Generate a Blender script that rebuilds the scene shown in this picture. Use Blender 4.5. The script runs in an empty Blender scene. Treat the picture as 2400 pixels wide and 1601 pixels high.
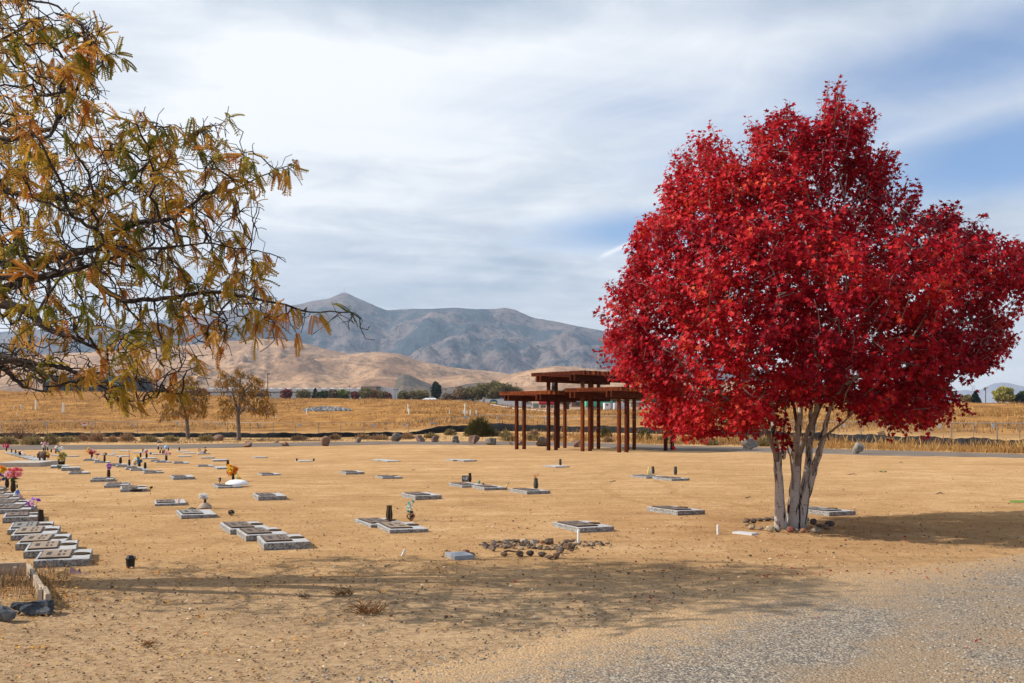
import bpy, math, random
import numpy as np
from mathutils import Vector, Matrix, noise as mnoise
random.seed(7); RNG = np.random.default_rng(7)
S = bpy.context.scene
COL = S.collection
FPX, CX, HY, CAMZ = 2333.333, 1200.0, 988.0, 1.6     # focal length, centre column, horizon row in photo pixels; eye height

# ------------------------------------------------------------------ camera
cd = bpy.data.cameras.new('camera'); cam = bpy.data.objects.new('camera', cd); COL.objects.link(cam)
cam.location = (0, 0, CAMZ); cam.rotation_euler = (math.radians(90), 0, 0)
cd.sensor_width = 36; cd.lens = 35; cd.shift_y = (HY - 800.5) / 2400; cd.clip_start = .05; cd.clip_end = 40000
S.camera = cam
S.view_settings.view_transform = 'Standard'; S.view_settings.look = 'None'
S.view_settings.exposure = .34; S.view_settings.gamma = 1

# ------------------------------------------------------------------ terrain
# columns over the view's azimuth: fence distance, fence ground z, mid distance, mid row, crest distance, crest row
TC = [(-900, 98, .09, 170, 984, 260, 914), (0, 98, .09, 170, 984, 260, 917), (300, 98, .09, 170, 984, 260, 919), (480, 97, .06, 170, 984, 260, 926),
      (650, 95, .06, 170, 983, 260, 934), (900, 97, .12, 165, 978, 260, 936), (1060, 98, .55, 170, 965, 250, 938), (1130, 98, .65, 170, 966, 250, 944),
      (1200, 97, .66, 165, 970, 250, 955), (1300, 95, .62, 160, 974, 250, 962), (1500, 86, .6, 150, 976, 240, 962), (1650, 80, .48, 140, 976, 220, 957),
      (1800, 76, .3, 130, 978, 200, 950), (1950, 74, .1, 115, 984, 180, 946), (2200, 62, .06, 105, 988, 170, 945), (2400, 55, .07, 100, 990, 160, 947), (3300, 50, .07, 95, 990, 160, 947)]
TCA = np.array(TC, float)
def sstep(t): t = np.clip(t, 0, 1); return t * t * (3 - 2 * t)
def terrain(x, y):
    x = np.asarray(x, float); y = np.asarray(y, float)
    yy = np.maximum(y, 5.0)
    px = CX + FPX * x / yy
    F, zF, Dm, ym, Dc, yc = [np.interp(px, TCA[:, 0], TCA[:, k]) for k in range(1, 7)]
    zm = CAMZ + (HY - ym) / FPX * Dm; zc = CAMZ + (HY - yc) / FPX * Dc
    z = zF * sstep((yy - (F - 20)) / 20)
    t = np.clip((yy - F) / (Dm - F), 0, 1); z = z + (zm - zF) * t ** 1.3
    t = np.clip((yy - Dm) / (Dc - Dm), 0, 1); z = z + (zc - zm) * (.45 * t + .55 * sstep(t))
    sl = (HY - (yc + 3.0)) / FPX
    zf = CAMZ + sl * yy
    w = sstep((yy - Dc) / 60); z = z * (1 - w) + np.minimum(zf, CAMZ + sl * 2200) * w
    bump = .12 * np.sin(x * .21 + 1.3 * np.sin(y * .07)) * np.sin(y * .13 + 2 * np.sin(x * .05)) + .06 * np.sin(x * .7 + y * .31) * np.sin(y * .5)
    z = z + bump * sstep((yy - F - 8) / 40) * 1.5
    return z
def TZ(x, y): return float(terrain(x, y))
YS = np.concatenate([np.arange(3, 60, .5), np.arange(60, 300, 1.0), np.geomspace(300, 2500, 120)])
def G(px, py):
    """point of the ground seen at a photo pixel"""
    sx = (px - CX) / FPX; sz = (HY - py) / FPX
    f = CAMZ + sz * YS - terrain(sx * YS, YS)
    i = np.where(f < 0)[0]
    if len(i) == 0 or i[0] == 0: k = 400.0; return Vector((sx * k, k, TZ(sx * k, k)))
    a, b = YS[i[0] - 1], YS[i[0]]
    for _ in range(40):
        m = .5 * (a + b)
        if CAMZ + sz * m - TZ(sx * m, m) < 0: b = m
        else: a = m
    return Vector((sx * a, a, CAMZ + sz * a))
def GP(px, py, z):
    d = (CAMZ - z) * FPX / (py - HY); return Vector(((px - CX) / FPX * d, d, z))
def P(px, py, d): return Vector(((px - CX) / FPX * d, d, CAMZ + (HY - py) / FPX * d))
REG = dict(A=(0, 1000), B=(0, 1200), C=(300, 1020), D=(480, 1120), E=(800, 1040), F=(1000, 1040), G=(1280, 1040), H=(1640, 1040),
           Q=(1000, 1200), T=(0, 860), U=(350, 820), V=(650, 820), W=(950, 820), X=(1150, 820), Y=(1450, 860))
ZK = 5.8725
def px_(r, x, y):
    if r == 'S': return x, y
    o = REG[r]; return o[0] + x / ZK, o[1] + y / ZK

# ------------------------------------------------------------------ mesh building
class MB:
    def __init__(s): s.v = []; s.f = []; s.m = []
    def add(s, vs, fs, mi=0):
        o = len(s.v); s.v += [tuple(v) for v in vs]; s.f += [tuple(i + o for i in f) for f in fs]; s.m += [mi] * len(fs); return s
    def box(s, c, d, R=None, mi=0, taper=1.0):
        hx, hy, hz = d[0] / 2, d[1] / 2, d[2] / 2
        vs = [Vector((sx * hx * (taper if sz > 0 else 1), sy * hy * (taper if sz > 0 else 1), sz * hz)) for sz in (-1, 1) for sx, sy in ((-1, -1), (1, -1), (1, 1), (-1, 1))]
        if R is not None: vs = [R @ v for v in vs]
        c = Vector(c)
        return s.add([v + c for v in vs], [(3, 2, 1, 0), (4, 5, 6, 7), (0, 1, 5, 4), (1, 2, 6, 5), (2, 3, 7, 6), (3, 0, 4, 7)], mi)
    def bevbox(s, c, d, b, R=None, mi=0):
        """box with its upper edges chamfered"""
        hx, hy, hz = d[0] / 2, d[1] / 2, d[2] / 2
        rings = [(-hz, 0), (hz - b, 0), (hz, b)]
        vs = [Vector((sx * (hx - i), sy * (hy - i), z)) for z, i in rings for sx, sy in ((-1, -1), (1, -1), (1, 1), (-1, 1))]
        if R is not None: vs = [R @ v for v in vs]
        c = Vector(c); fs = [(3, 2, 1, 0), (8, 9, 10, 11)]
        for r in (0, 4): fs += [(r + k, r + (k + 1) % 4, r + 4 + (k + 1) % 4, r + 4 + k) for k in range(4)]
        return s.add([v + c for v in vs], fs, mi)
    def bar(s, a, b, w, h=None, mi=0, up=Vector((0, 0, 1))):
        """square bar from a to b"""
        a, b = Vector(a), Vector(b); d = (b - a); L = d.length; d.normalize(); h = h or w
        if abs(d.dot(up)) > .98: up = Vector((0, 1, 0))
        x = d.cross(up).normalized(); z = x.cross(d)
        R = Matrix((x, d, z)).transposed()
        return s.box((a + b) / 2, (w, L, h), R, mi)
    def tube(s, pts, rad, n=6, mi=0, cap=True):
        pts = [Vector(p) for p in pts]
        if not hasattr(rad, '__len__'): rad = [rad] * len(pts)
        vs = []; u = None
        for i, p in enumerate(pts):
            t = (pts[min(i + 1, len(pts) - 1)] - pts[max(i - 1, 0)])
            t = t.normalized() if t.length > 1e-9 else Vector((0, 0, 1))
            if u is None: u = t.orthogonal().normalized()
            else:
                u = u - t * u.dot(t); u = u.normalized() if u.length > 1e-6 else t.orthogonal().normalized()
            w = t.cross(u)
            for k in range(n):
                a = 2 * math.pi * k / n; vs.append(p + (u * math.cos(a) + w * math.sin(a)) * rad[i])
        fs = [(i * n + k, i * n + (k + 1) % n, (i + 1) * n + (k + 1) % n, (i + 1) * n + k) for i in range(len(pts) - 1) for k in range(n)]
        if cap: fs += [tuple(range(n - 1, -1, -1)), tuple(range((len(pts) - 1) * n, len(pts) * n))]
        return s.add(vs, fs, mi)
    def lathe(s, prof, n=14, c=(0, 0, 0), mi=0, ribs=0.0):
        vs = []; c = Vector(c)
        for r, z in prof:
            for k in range(n):
                a = 2 * math.pi * k / n; q = r * (1 - (ribs if k % 2 else 0)); vs.append(c + Vector((q * math.cos(a), q * math.sin(a), z)))
        m = len(prof)
        fs = [(i * n + k, i * n + (k + 1) % n, (i + 1) * n + (k + 1) % n, (i + 1) * n + k) for i in range(m - 1) for k in range(n)]
        fs += [tuple(range(n - 1, -1, -1)), tuple(range((m - 1) * n, m * n))]
        return s.add(vs, fs, mi)
    def build(s, name, mats, parent=None, smooth=False, loc=None):
        me = bpy.data.meshes.new(name); me.from_pydata(s.v, [], s.f)
        if not isinstance(mats, (list, tuple)): mats = [mats]
        for m in mats: me.materials.append(m)
        if len(mats) > 1: me.polygons.foreach_set('material_index', s.m)
        if smooth: me.polygons.foreach_set('use_smooth', [True] * len(me.polygons))
        me.update()
        o = bpy.data.objects.new(name, me); COL.objects.link(o)
        if parent is not None: o.parent = parent
        if loc is not None: o.location = loc
        return o
def np_mesh(name, V, F, mats, parent=None, smooth=False, attr=None, loc=None, midx=None):
    """V (n,3); F (m,k) with a constant k"""
    me = bpy.data.meshes.new(name); V = np.asarray(V, np.float32); F = np.asarray(F, np.int32)
    me.vertices.add(len(V)); me.vertices.foreach_set('co', V.ravel())
    m, k = F.shape; me.loops.add(m * k); me.loops.foreach_set('vertex_index', F.ravel())
    me.polygons.add(m); me.polygons.foreach_set('loop_start', np.arange(0, m * k, k, dtype=np.int32))
    me.polygons.foreach_set('loop_total', np.full(m, k, np.int32))
    if not isinstance(mats, (list, tuple)): mats = [mats]
    for q in mats: me.materials.append(q)
    if midx is not None: me.polygons.foreach_set('material_index', np.asarray(midx, np.int32))
    me.polygons.foreach_set('use_smooth', np.full(m, smooth, bool))
    for an, av in (attr or {}).items():
        a = me.attributes.new(an, 'FLOAT', 'POINT'); a.data.foreach_set('value', np.asarray(av, np.float32))
    me.update(); me.validate()
    o = bpy.data.objects.new(name, me); COL.objects.link(o)
    if parent is not None: o.parent = parent
    if loc is not None: o.location = loc
    return o
def scatter(name, tv, tf, pos, X, Y, Z, scale, mats, parent=None, smooth=False, attr=None, loc=None):
    """template (tv, tf) put at every pos with axes X, Y, Z (n,3) and scale (n,)"""
    tv = np.asarray(tv, float); tf = np.asarray(tf, int); n = len(pos); k = len(tv)
    A = np.stack([X, Y, Z], axis=1)                        # n,3(axis),3
    V = np.einsum('ka,nac->nkc', tv, A) * np.asarray(scale)[:, None, None] + np.asarray(pos)[:, None, :]
    F = (tf[None] + (np.arange(n) * k)[:, None, None]).reshape(-1, tf.shape[1])
    at = {a: np.repeat(b, k) for a, b in (attr or {}).items()}
    return np_mesh(name, V.reshape(-1, 3), F, mats, parent, smooth, at, loc)
def unit(a): return a / np.maximum(np.linalg.norm(a, axis=-1, keepdims=True), 1e-9)
def frames(Y, roll=None, rng=RNG):
    """axes with Y given (leaf direction), random roll unless a normal hint is given"""
    Y = unit(Y); h = rng.normal(size=Y.shape) if roll is None else roll
    X = unit(np.cross(Y, h)); return X, Y, np.cross(X, Y)

def tag(o, label, cat, group=None, kind=None):
    if label: o['label'] = label
    if cat: o['category'] = cat
    if group: o['group'] = group
    if kind: o['kind'] = kind
    return o
def thing(name, label, cat, loc=(0, 0, 0), rz=0, group=None):
    o = bpy.data.objects.new(name, None); COL.objects.link(o); o.empty_display_size = .2
    o.location = loc; o.rotation_euler = (0, 0, rz); return tag(o, label, cat, group)

# ------------------------------------------------------------------ materials
def lin(c):
    return tuple(((v / 255) / 12.92 if v / 255 <= .04045 else ((v / 255 + .055) / 1.055) ** 2.4) for v in c)
class NT:
    def __init__(s, t): s.t = t; s.n = t.nodes; s.l = t.links
    def node(s, typ, **kw):
        n = s.n.new(typ)
        for k, v in kw.items(): setattr(n, k, v)
        return n
    def put(s, sock, v):
        if hasattr(v, 'links'): s.l.new(v, sock)
        elif v is not None: sock.default_value = v if not (isinstance(v, (tuple, list)) and len(v) == 3 and sock.type == 'RGBA') else (*v, 1)
    def math(s, op, a, b=None, c=None, clamp=False):
        n = s.node('ShaderNodeMath', operation=op, use_clamp=clamp); s.put(n.inputs[0], a); s.put(n.inputs[1], b); s.put(n.inputs[2], c); return n.outputs[0]
    def mix(s, f, a, b, bt='MIX'):
        n = s.node('ShaderNodeMix', data_type='RGBA', blend_type=bt); s.put(n.inputs[0], f); s.put(n.inputs[6], a); s.put(n.inputs[7], b); return n.outputs[2]
    def noise(s, vec, scale, detail=4, rough=.55, dist=0, dim='3D', lac=2.0):
        n = s.node('ShaderNodeTexNoise', noise_dimensions=dim); s.put(n.inputs['Vector'], vec); n.inputs['Scale'].default_value = scale
        n.inputs['Detail'].default_value = detail; n.inputs['Roughness'].default_value = rough; n.inputs['Distortion'].default_value = dist; return n.outputs['Fac']
    def vor(s, vec, scale, feature='F1', out='Distance', rnd=1.0):
        n = s.node('ShaderNodeTexVoronoi', feature=feature); s.put(n.inputs['Vector'], vec); n.inputs['Scale'].default_value = scale; n.inputs['Randomness'].default_value = rnd; return n.outputs[out]
    def ramp(s, f, stops, interp='LINEAR'):
        n = s.node('ShaderNodeValToRGB'); r = n.color_ramp; r.interpolation = interp
        while len(r.elements) < len(stops): r.elements.new(.5)
        for e, (p, c) in zip(r.elements, stops):
            e.position = p; e.color = (*c, 1) if hasattr(c, '__len__') else (c, c, c, 1)
        s.put(n.inputs[0], f); return n.outputs[0]
    def mapr(s, v, a, b, c=0.0, d=1.0, smooth=True):
        n = s.node('ShaderNodeMapRange', interpolation_type='SMOOTHSTEP' if smooth else 'LINEAR')
        s.put(n.inputs[0], v); n.inputs[1].default_value = a; n.inputs[2].default_value = b; n.inputs[3].default_value = c; n.inputs[4].default_value = d; return n.outputs[0]
    def sep(s, v):
        n = s.node('ShaderNodeSeparateXYZ'); s.put(n.inputs[0], v); return n.outputs
    def comb(s, x, y, z):
        n = s.node('ShaderNodeCombineXYZ'); s.put(n.inputs[0], x); s.put(n.inputs[1], y); s.put(n.inputs[2], z); return n.outputs[0]
    def vmul(s, v, m):
        n = s.node('ShaderNodeVectorMath', operation='MULTIPLY'); s.put(n.inputs[0], v); n.inputs[1].default_value = m; return n.outputs[0]
    def attr(s, name): return s.node('ShaderNodeAttribute', attribute_name=name).outputs['Fac']
    def pos(s): return s.node('ShaderNodeNewGeometry').outputs['Position']
    def obj(s): return s.node('ShaderNodeTexCoord').outputs['Object']
    def bump(s, h, strength=.3, dist=.02):
        n = s.node('ShaderNodeBump'); n.inputs['Strength'].default_value = strength; n.inputs['Distance'].default_value = dist; s.put(n.inputs['Height'], h); return n.outputs[0]
def new_mat(name):
    m = bpy.data.materials.new(name); m.use_nodes = True; t = NT(m.node_tree); b = t.n['Principled BSDF']; return m, t, b
def mat(name, c, rough=.7, var=.18, scale=8.0, metal=0.0, c2=None, bump=0.0, bscale=40.0, spec=.35, stretch=None, det=4):
    """plain procedural material: colour with noise towards c2"""
    m, t, b = new_mat(name); co = t.obj()
    if stretch: co = t.vmul(co, stretch)
    f = t.noise(co, scale, det)
    d = c2 if c2 else tuple(max(0, v * (1 - 2 * var)) for v in c)
    t.put(b.inputs['Base Color'], t.ramp(f, [(.3, d), (.7, c)]))
    b.inputs['Roughness'].default_value = rough; b.inputs['Metallic'].default_value = metal; b.inputs['Specular IOR Level'].default_value = spec
    if bump: t.put(b.inputs['Normal'], t.bump(t.noise(co, bscale, 4), bump, .01))
    return m
_plain = {}
def plain(c, rough=.6):
    k = (tuple(round(v, 3) for v in c), rough)
    if k not in _plain: _plain[k] = mat('tint_%d' % len(_plain), c, rough, .12, 30)
    return _plain[k]
def leaf_mat(name, stops, patch=None, trans=.45, rough=.5, scale=.6):
    """foliage: colour from a per-leaf random attribute and a slow patch noise; partly translucent"""
    m, t, b = new_mat(name)
    f = t.attr('rnd'); g = t.noise(t.pos(), scale, 2)
    f2 = t.math('ADD', t.math('MULTIPLY', f, .62), t.math('MULTIPLY', t.mapr(g, .3, .7), .38))
    c = t.ramp(f2, stops)
    t.put(b.inputs['Base Color'], c); b.inputs['Roughness'].default_value = rough; b.inputs['Specular IOR Level'].default_value = .10
    tr = t.node('ShaderNodeBsdfTranslucent'); t.put(tr.inputs[0], c)
    mx = t.node('ShaderNodeMixShader'); mx.inputs[0].default_value = trans
    t.l.new(b.outputs[0], mx.inputs[1]); t.l.new(tr.outputs[0], mx.inputs[2])
    t.l.new(mx.outputs[0], t.n['Material Output'].inputs[0]); return m

# ------------------------------------------------------------------ light
SUN_EL, SUN_AZ = math.radians(37), math.radians(-92)        # azimuth measured from +Y towards +X: the sun stands to the left
sd = bpy.data.lights.new('sun', 'SUN'); sd.energy = 5.0; sd.angle = math.radians(.55); sd.color = (1, .91, .77)
sun = bpy.data.objects.new('sun', sd); COL.objects.link(sun)
sdir = Vector((math.sin(SUN_AZ) * math.cos(SUN_EL), math.cos(SUN_AZ) * math.cos(SUN_EL), math.sin(SUN_EL)))
sun.rotation_euler = sdir.to_track_quat('Z', 'Y').to_euler(); sun.location = (-30, 0, 30)

W = bpy.data.worlds.new('World'); S.world = W; W.use_nodes = True
t = NT(W.node_tree); bg = t.n['Background']
sky = t.node('ShaderNodeTexSky', sky_type='NISHITA'); sky.sun_disc = False; sky.sun_elevation = SUN_EL; sky.sun_rotation = SUN_AZ % (2 * math.pi)
sky.altitude = 1500; sky.air_density = 1.0; sky.dust_density = .6; sky.ozone_density = 1.5
dv = t.node('ShaderNodeTexCoord').outputs['Generated']
sx, sy, sz = t.sep(dv)
el = t.math('MAXIMUM', sz, 0.0)
pz = t.math('ADD', el, .10)
cu = t.math('DIVIDE', sx, pz); cv = t.math('DIVIDE', sy, pz)
# cloud deck coordinates: streaks run left-right, slightly rising
cp = t.comb(t.math('ADD', t.math('MULTIPLY', cu, .62), t.math('MULTIPLY', cv, .16)), t.math('ADD', t.math('MULTIPLY', cv, .62), t.math('MULTIPLY', cu, -.2)), .37)
n1 = t.noise(cp, .75, 5, .55, .6); n2 = t.noise(cp, 2.1, 6, .6, .9); n3 = t.noise(t.vmul(cp, (.6, 2.6, 1)), 1.5, 5, .55, .8)
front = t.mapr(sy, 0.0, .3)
def blob(u, v, wu, wv, rot=0.0):
    a = t.math('SUBTRACT', sx, u); b = t.math('SUBTRACT', sz, v)
    b = t.math('SUBTRACT', b, t.math('MULTIPLY', a, rot))
    q = t.math('ADD', t.math('POWER', t.math('ABSOLUTE', t.math('DIVIDE', a, wu)), 2.0), t.math('POWER', t.math('ABSOLUTE', t.math('DIVIDE', b, wv)), 2.0))
    return t.math('MULTIPLY', t.math('EXPONENT', t.math('MULTIPLY', q, -1.0)), front)
# openings of blue sky where the cirrus thins out
op = None
for bl, amt in ((blob(.45, .235, .15, .042, .12), 1.15), (blob(.15, .188, .15, .022, .05), .95), (blob(.40, .315, .20, .05, .1), .85), (blob(.10, .30, .20, .05, .05), .42), (blob(.28, .27, .24, .05, .1), .55), (blob(.33, .38, .2, .025, .1), .35), (blob(-.02, .22, .16, .02, .1), .22)):
    q = t.math('MULTIPLY', bl, amt); op = q if op is None else t.math('MAXIMUM', op, q)
nn = t.math('ADD', t.math('ADD', t.math('MULTIPLY', n1, .35), t.math('MULTIPLY', n2, .35)), t.math('MULTIPLY', n3, .30))
thin = t.math('ADD', op, t.math('MULTIPLY', t.math('SUBTRACT', nn, .5), 2.0))
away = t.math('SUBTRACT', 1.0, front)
thin = t.math('ADD', t.math('SUBTRACT', thin, .04), t.math('MULTIPLY', away, .55))  # unseen sky behind the camera, cleared of cloud to dim the fill
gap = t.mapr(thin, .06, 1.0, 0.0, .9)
# cloud tone
n4 = t.noise(cp, 4.5, 6, .62, 1.4)
tone = t.math('ADD', t.math('ADD', t.math('MULTIPLY', n1, .5), t.math('MULTIPLY', n3, .2)), t.math('ADD', t.math('MULTIPLY', n2, .18), t.math('MULTIPLY', n4, .12)))
tone = t.math('ADD', tone, t.math('MULTIPLY', blob(-.12, .31, .17, .075, .1), .10))
tone = t.math('SUBTRACT', tone, t.math('MULTIPLY', blob(-.10, .40, .2, .035), .16))
tone = t.math('SUBTRACT', tone, t.math('MULTIPLY', blob(.35, .385, .30, .035), .10))
CLOUD_LO, CLOUD_MID, CLOUD_HI = (.38, .455, .55), (.57, .62, .69), (.80, .82, .84)
cl = t.ramp(tone, [(.41, CLOUD_LO), (.49, CLOUD_MID), (.57, CLOUD_HI)])
# brighter, warmer veil towards the horizon
hz = t.mapr(el, .02, .16, 1.0, 0.0)
cl = t.mix(t.math('MULTIPLY', hz, .75), cl, (.84, .80, .75))
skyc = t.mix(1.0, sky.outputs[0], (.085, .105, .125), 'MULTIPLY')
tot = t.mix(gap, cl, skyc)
# contrail: a thin line of ice cloud, low in the open band
ca = t.math('SUBTRACT', sz, t.math('ADD', .1684, t.math('MULTIPLY', t.math('SUBTRACT', sx, .101), .44)))
cw = t.math('MULTIPLY', t.math('EXPONENT', t.math('MULTIPLY', t.math('POWER', t.math('ABSOLUTE', t.math('DIVIDE', ca, .0024)), 2.0), -1.0)), t.math('MULTIPLY', t.mapr(sx, .082, .095), t.mapr(sx, .118, .135, 1.0, 0.0)))
tot = t.mix(t.math('MULTIPLY', t.math('MULTIPLY', cw, front), .8), tot, (.9, .91, .92))
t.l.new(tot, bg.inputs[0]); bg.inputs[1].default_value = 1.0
# ------------------------------------------------------------------ ground sheet
ROAD = [(-700, 1045, 1055), (0, 1045, 1055), (400, 1043, 1052), (550, 1040.5, 1049), (750, 1037, 1045), (900, 1035.5, 1042), (1200, 1035.5, 1043.5),
        (1400, 1039, 1048), (1550, 1044, 1056), (1800, 1049, 1060), (2000, 1055, 1066), (2400, 1066, 1074), (3000, 1080, 1086)]
RA = np.array(ROAD, float); RD_FAR = CAMZ * FPX / (RA[:, 1] - HY); RD_NEAR = CAMZ * FPX / (RA[:, 2] - HY)
def build_ground():
    s = np.concatenate([np.linspace(-2.6, -.62, 24), np.linspace(-.6, .6, 300), np.linspace(.62, 2.6, 24)])
    y = np.concatenate([np.linspace(-50, 0, 12), np.arange(1, 30, 1.0), np.arange(30, 290, 1.0), np.geomspace(291, 4000, 60)])
    Sg, Y = np.meshgrid(s, y); X = Sg * (Y + 30 * np.exp(-np.maximum(Y, 0) / 60) + 25)
    Z = terrain(X, Y)
    near = 1 - sstep((Y - 45) / 20)
    Z = Z - .012 * near
    n, m = X.shape; V = np.stack([X, Y, Z], -1).reshape(-1, 3)
    i = np.arange(n * m).reshape(n, m)
    F = np.stack([i[:-1, :-1], i[:-1, 1:], i[1:, 1:], i[1:, :-1]], -1).reshape(-1, 4)
    px = CX + FPX * X / np.maximum(Y, 5)
    far = np.interp(px, RA[:, 0], RD_FAR); field = sstep((Y - far - 1.0) / 4)
    Fd, _, Dm, _, Dc, _ = [np.interp(px, TCA[:, 0], TCA[:, k]) for k in range(1, 7)]
    bank = sstep((Y - Fd - 8) / 18)
    m, t, b = new_mat('sandy_ground'); p = t.pos()
    big = t.noise(p, .11, 4, .6); mid = t.noise(p, .9, 5, .6); fine = t.noise(p, 14, 6, .75); grit = t.noise(p, 70, 4, .8)
    sand = t.ramp(t.math('ADD', t.math('MULTIPLY', big, .45), t.math('MULTIPLY', mid, .55)), [(.34, (.38, .22, .100)), (.52, (.51, .31, .148)), (.68, (.63, .42, .23))])
    sand = t.mix(t.mapr(fine, .50, .68), sand, (.29, .165, .075))
    sand = t.mix(t.math('MULTIPLY', t.mapr(fine, .30, .44, 1, 0), .55), sand, (.72, .52, .32))
    sand = t.mix(t.math('MULTIPLY', t.mapr(grit, .54, .66), .75), sand, (.17, .105, .06))
    sand = t.mix(t.math('MULTIPLY', t.mapr(grit, .33, .43, 1, 0), .5), sand, (.75, .58, .40))
    # rake and tyre lines: long shallow arcs of darker, damp sand
    dt = t.noise(t.vmul(p, (.10, .55, 1)), 1.3, 3, .5, 1.2)
    sand = t.mix(t.math('MULTIPLY', t.mapr(dt, .54, .63), .42), sand, (.33, .19, .085))
    mott = t.noise(p, 3.2, 5, .7, .6); sand = t.mix(t.math('MULTIPLY', t.mapr(mott, .50, .66), .38), sand, (.30, .165, .075)); sand = t.mix(t.math('MULTIPLY', t.mapr(mott, .32, .46, 1, 0), .25), sand, (.68, .46, .26))
    gx, gy, _g = t.sep(p)
    for cx0, cy0, r0, w0 in ((25, 25, 21.3, .16), (25, 25, 22.9, .16), (-10, 95, 52, .22), (-10, 95, 53.7, .22), (30, 70, 33, .2), (30, 70, 34.7, .2), (6, -20, 47, .18), (6, -20, 48.6, .18)):
        dx = t.math('SUBTRACT', gx, cx0); dy = t.math('SUBTRACT', gy, cy0); rr2 = t.math('SQRT', t.math('ADD', t.math('MULTIPLY', dx, dx), t.math('MULTIPLY', dy, dy)))
        dd_ = t.math('ABSOLUTE', t.math('SUBTRACT', t.math('ADD', rr2, t.math('MULTIPLY', t.math('SUBTRACT', big, .5), 3.0)), r0)); sand = t.mix(t.math('MULTIPLY', t.mapr(dd_, w0 * .4, w0, 1, 0), t.math('MULTIPLY', t.mapr(mid, .40, .55), .42)), sand, (.30, .17, .075))
    # greyer, finer soil close to the drive
    sy2 = t.sep(p)
    grey = t.mapr(t.math('ADD', sy2[1], t.math('MULTIPLY', t.math('SUBTRACT', mid, .5), 4.0)), 8.2, 12.5, 1, 0)
    sand = t.mix(t.math('MULTIPLY', grey, .55), sand, t.mix(t.mapr(fine, .40, .62), (.50, .37, .24), (.27, .20, .135)))
    gf = t.noise(t.vmul(p, (1, .45, 1)), .35, 5, .65); gg = t.noise(t.vmul(p, (1, .4, 2.5)), 1.7, 6, .75, .6); gb = t.noise(t.vmul(p, (.12, .3, 1)), .5, 4, .6, 1.2)
    grass = t.ramp(t.math('ADD', t.math('MULTIPLY', gf, .4), t.math('ADD', t.math('MULTIPLY', gg, .35), t.math('MULTIPLY', gb, .25))), [(.36, (.13, .068, .032)), (.47, (.25, .125, .048)), (.56, (.40, .21, .07)), (.68, (.52, .30, .11))])
    flat = t.mix(t.mapr(gg, .45, .62), (.56, .36, .17), (.40, .23, .095))
    fld = t.mix(t.attr('bank'), flat, grass)
    fl = t.math('ADD', t.attr('field'), t.math('MULTIPLY', t.math('SUBTRACT', mid, .5), .5))
    t.put(b.inputs['Base Color'], t.mix(t.mapr(fl, .4, .6), sand, fld)); b.inputs['Roughness'].default_value = 1; b.inputs['Specular IOR Level'].default_value = .0
    h = t.math('ADD', t.math('MULTIPLY', fine, .6), t.math('ADD', t.math('MULTIPLY', grit, .5), t.math('MULTIPLY', mid, .8)))
    t.put(b.inputs['Normal'], t.bump(h, .75, .05))
    o = np_mesh('ground', V, F, m, None, True, dict(field=field.ravel(), bank=bank.ravel())); tag(o, 'bare sandy soil of the cemetery running into dry grass field', 'ground', None, 'structure')
build_ground()

# ------------------------------------------------------------------ asphalt path beyond the graves
def build_road():
    xs = np.linspace(-700, 3000, 120); V = []; F = []
    for k, x in enumerate(xs):
        j = .25 * math.sin(k * 1.7) + .2 * math.sin(k * .61)
        dn = np.interp(x, RA[:, 0], RD_NEAR) + j; df = np.interp(x, RA[:, 0], RD_FAR) - j * .6
        for d in (dn, dn + .15, (dn + df) / 2, df - .15, df):
            e = d in (dn, df); V.append(((x - CX) / FPX * d, d, -.01 if e else .035))
    for k in range(len(xs) - 1):
        for q in range(4): F.append((k * 5 + q, (k + 1) * 5 + q, (k + 1) * 5 + q + 1, k * 5 + q + 1))
    m, t, b = new_mat('old_asphalt'); p = t.pos()
    a = t.noise(p, .5, 5, .6); g = t.noise(p, 30, 3, .7)
    c = t.ramp(a, [(.3, (.135, .108, .09)), (.7, (.215, .18, .155))]); c = t.mix(t.math('MULTIPLY', t.mapr(g, .5, .65), .4), c, (.12, .1, .09))
    t.put(b.inputs['Base Color'], c); b.inputs['Roughness'].default_value = 1; b.inputs['Specular IOR Level'].default_value = .0
    o = np_mesh('asphalt_path', V, F, m, None, False); tag(o, 'grey worn asphalt path running between graves and dry grass', 'path', None, 'structure')
build_road()

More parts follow.
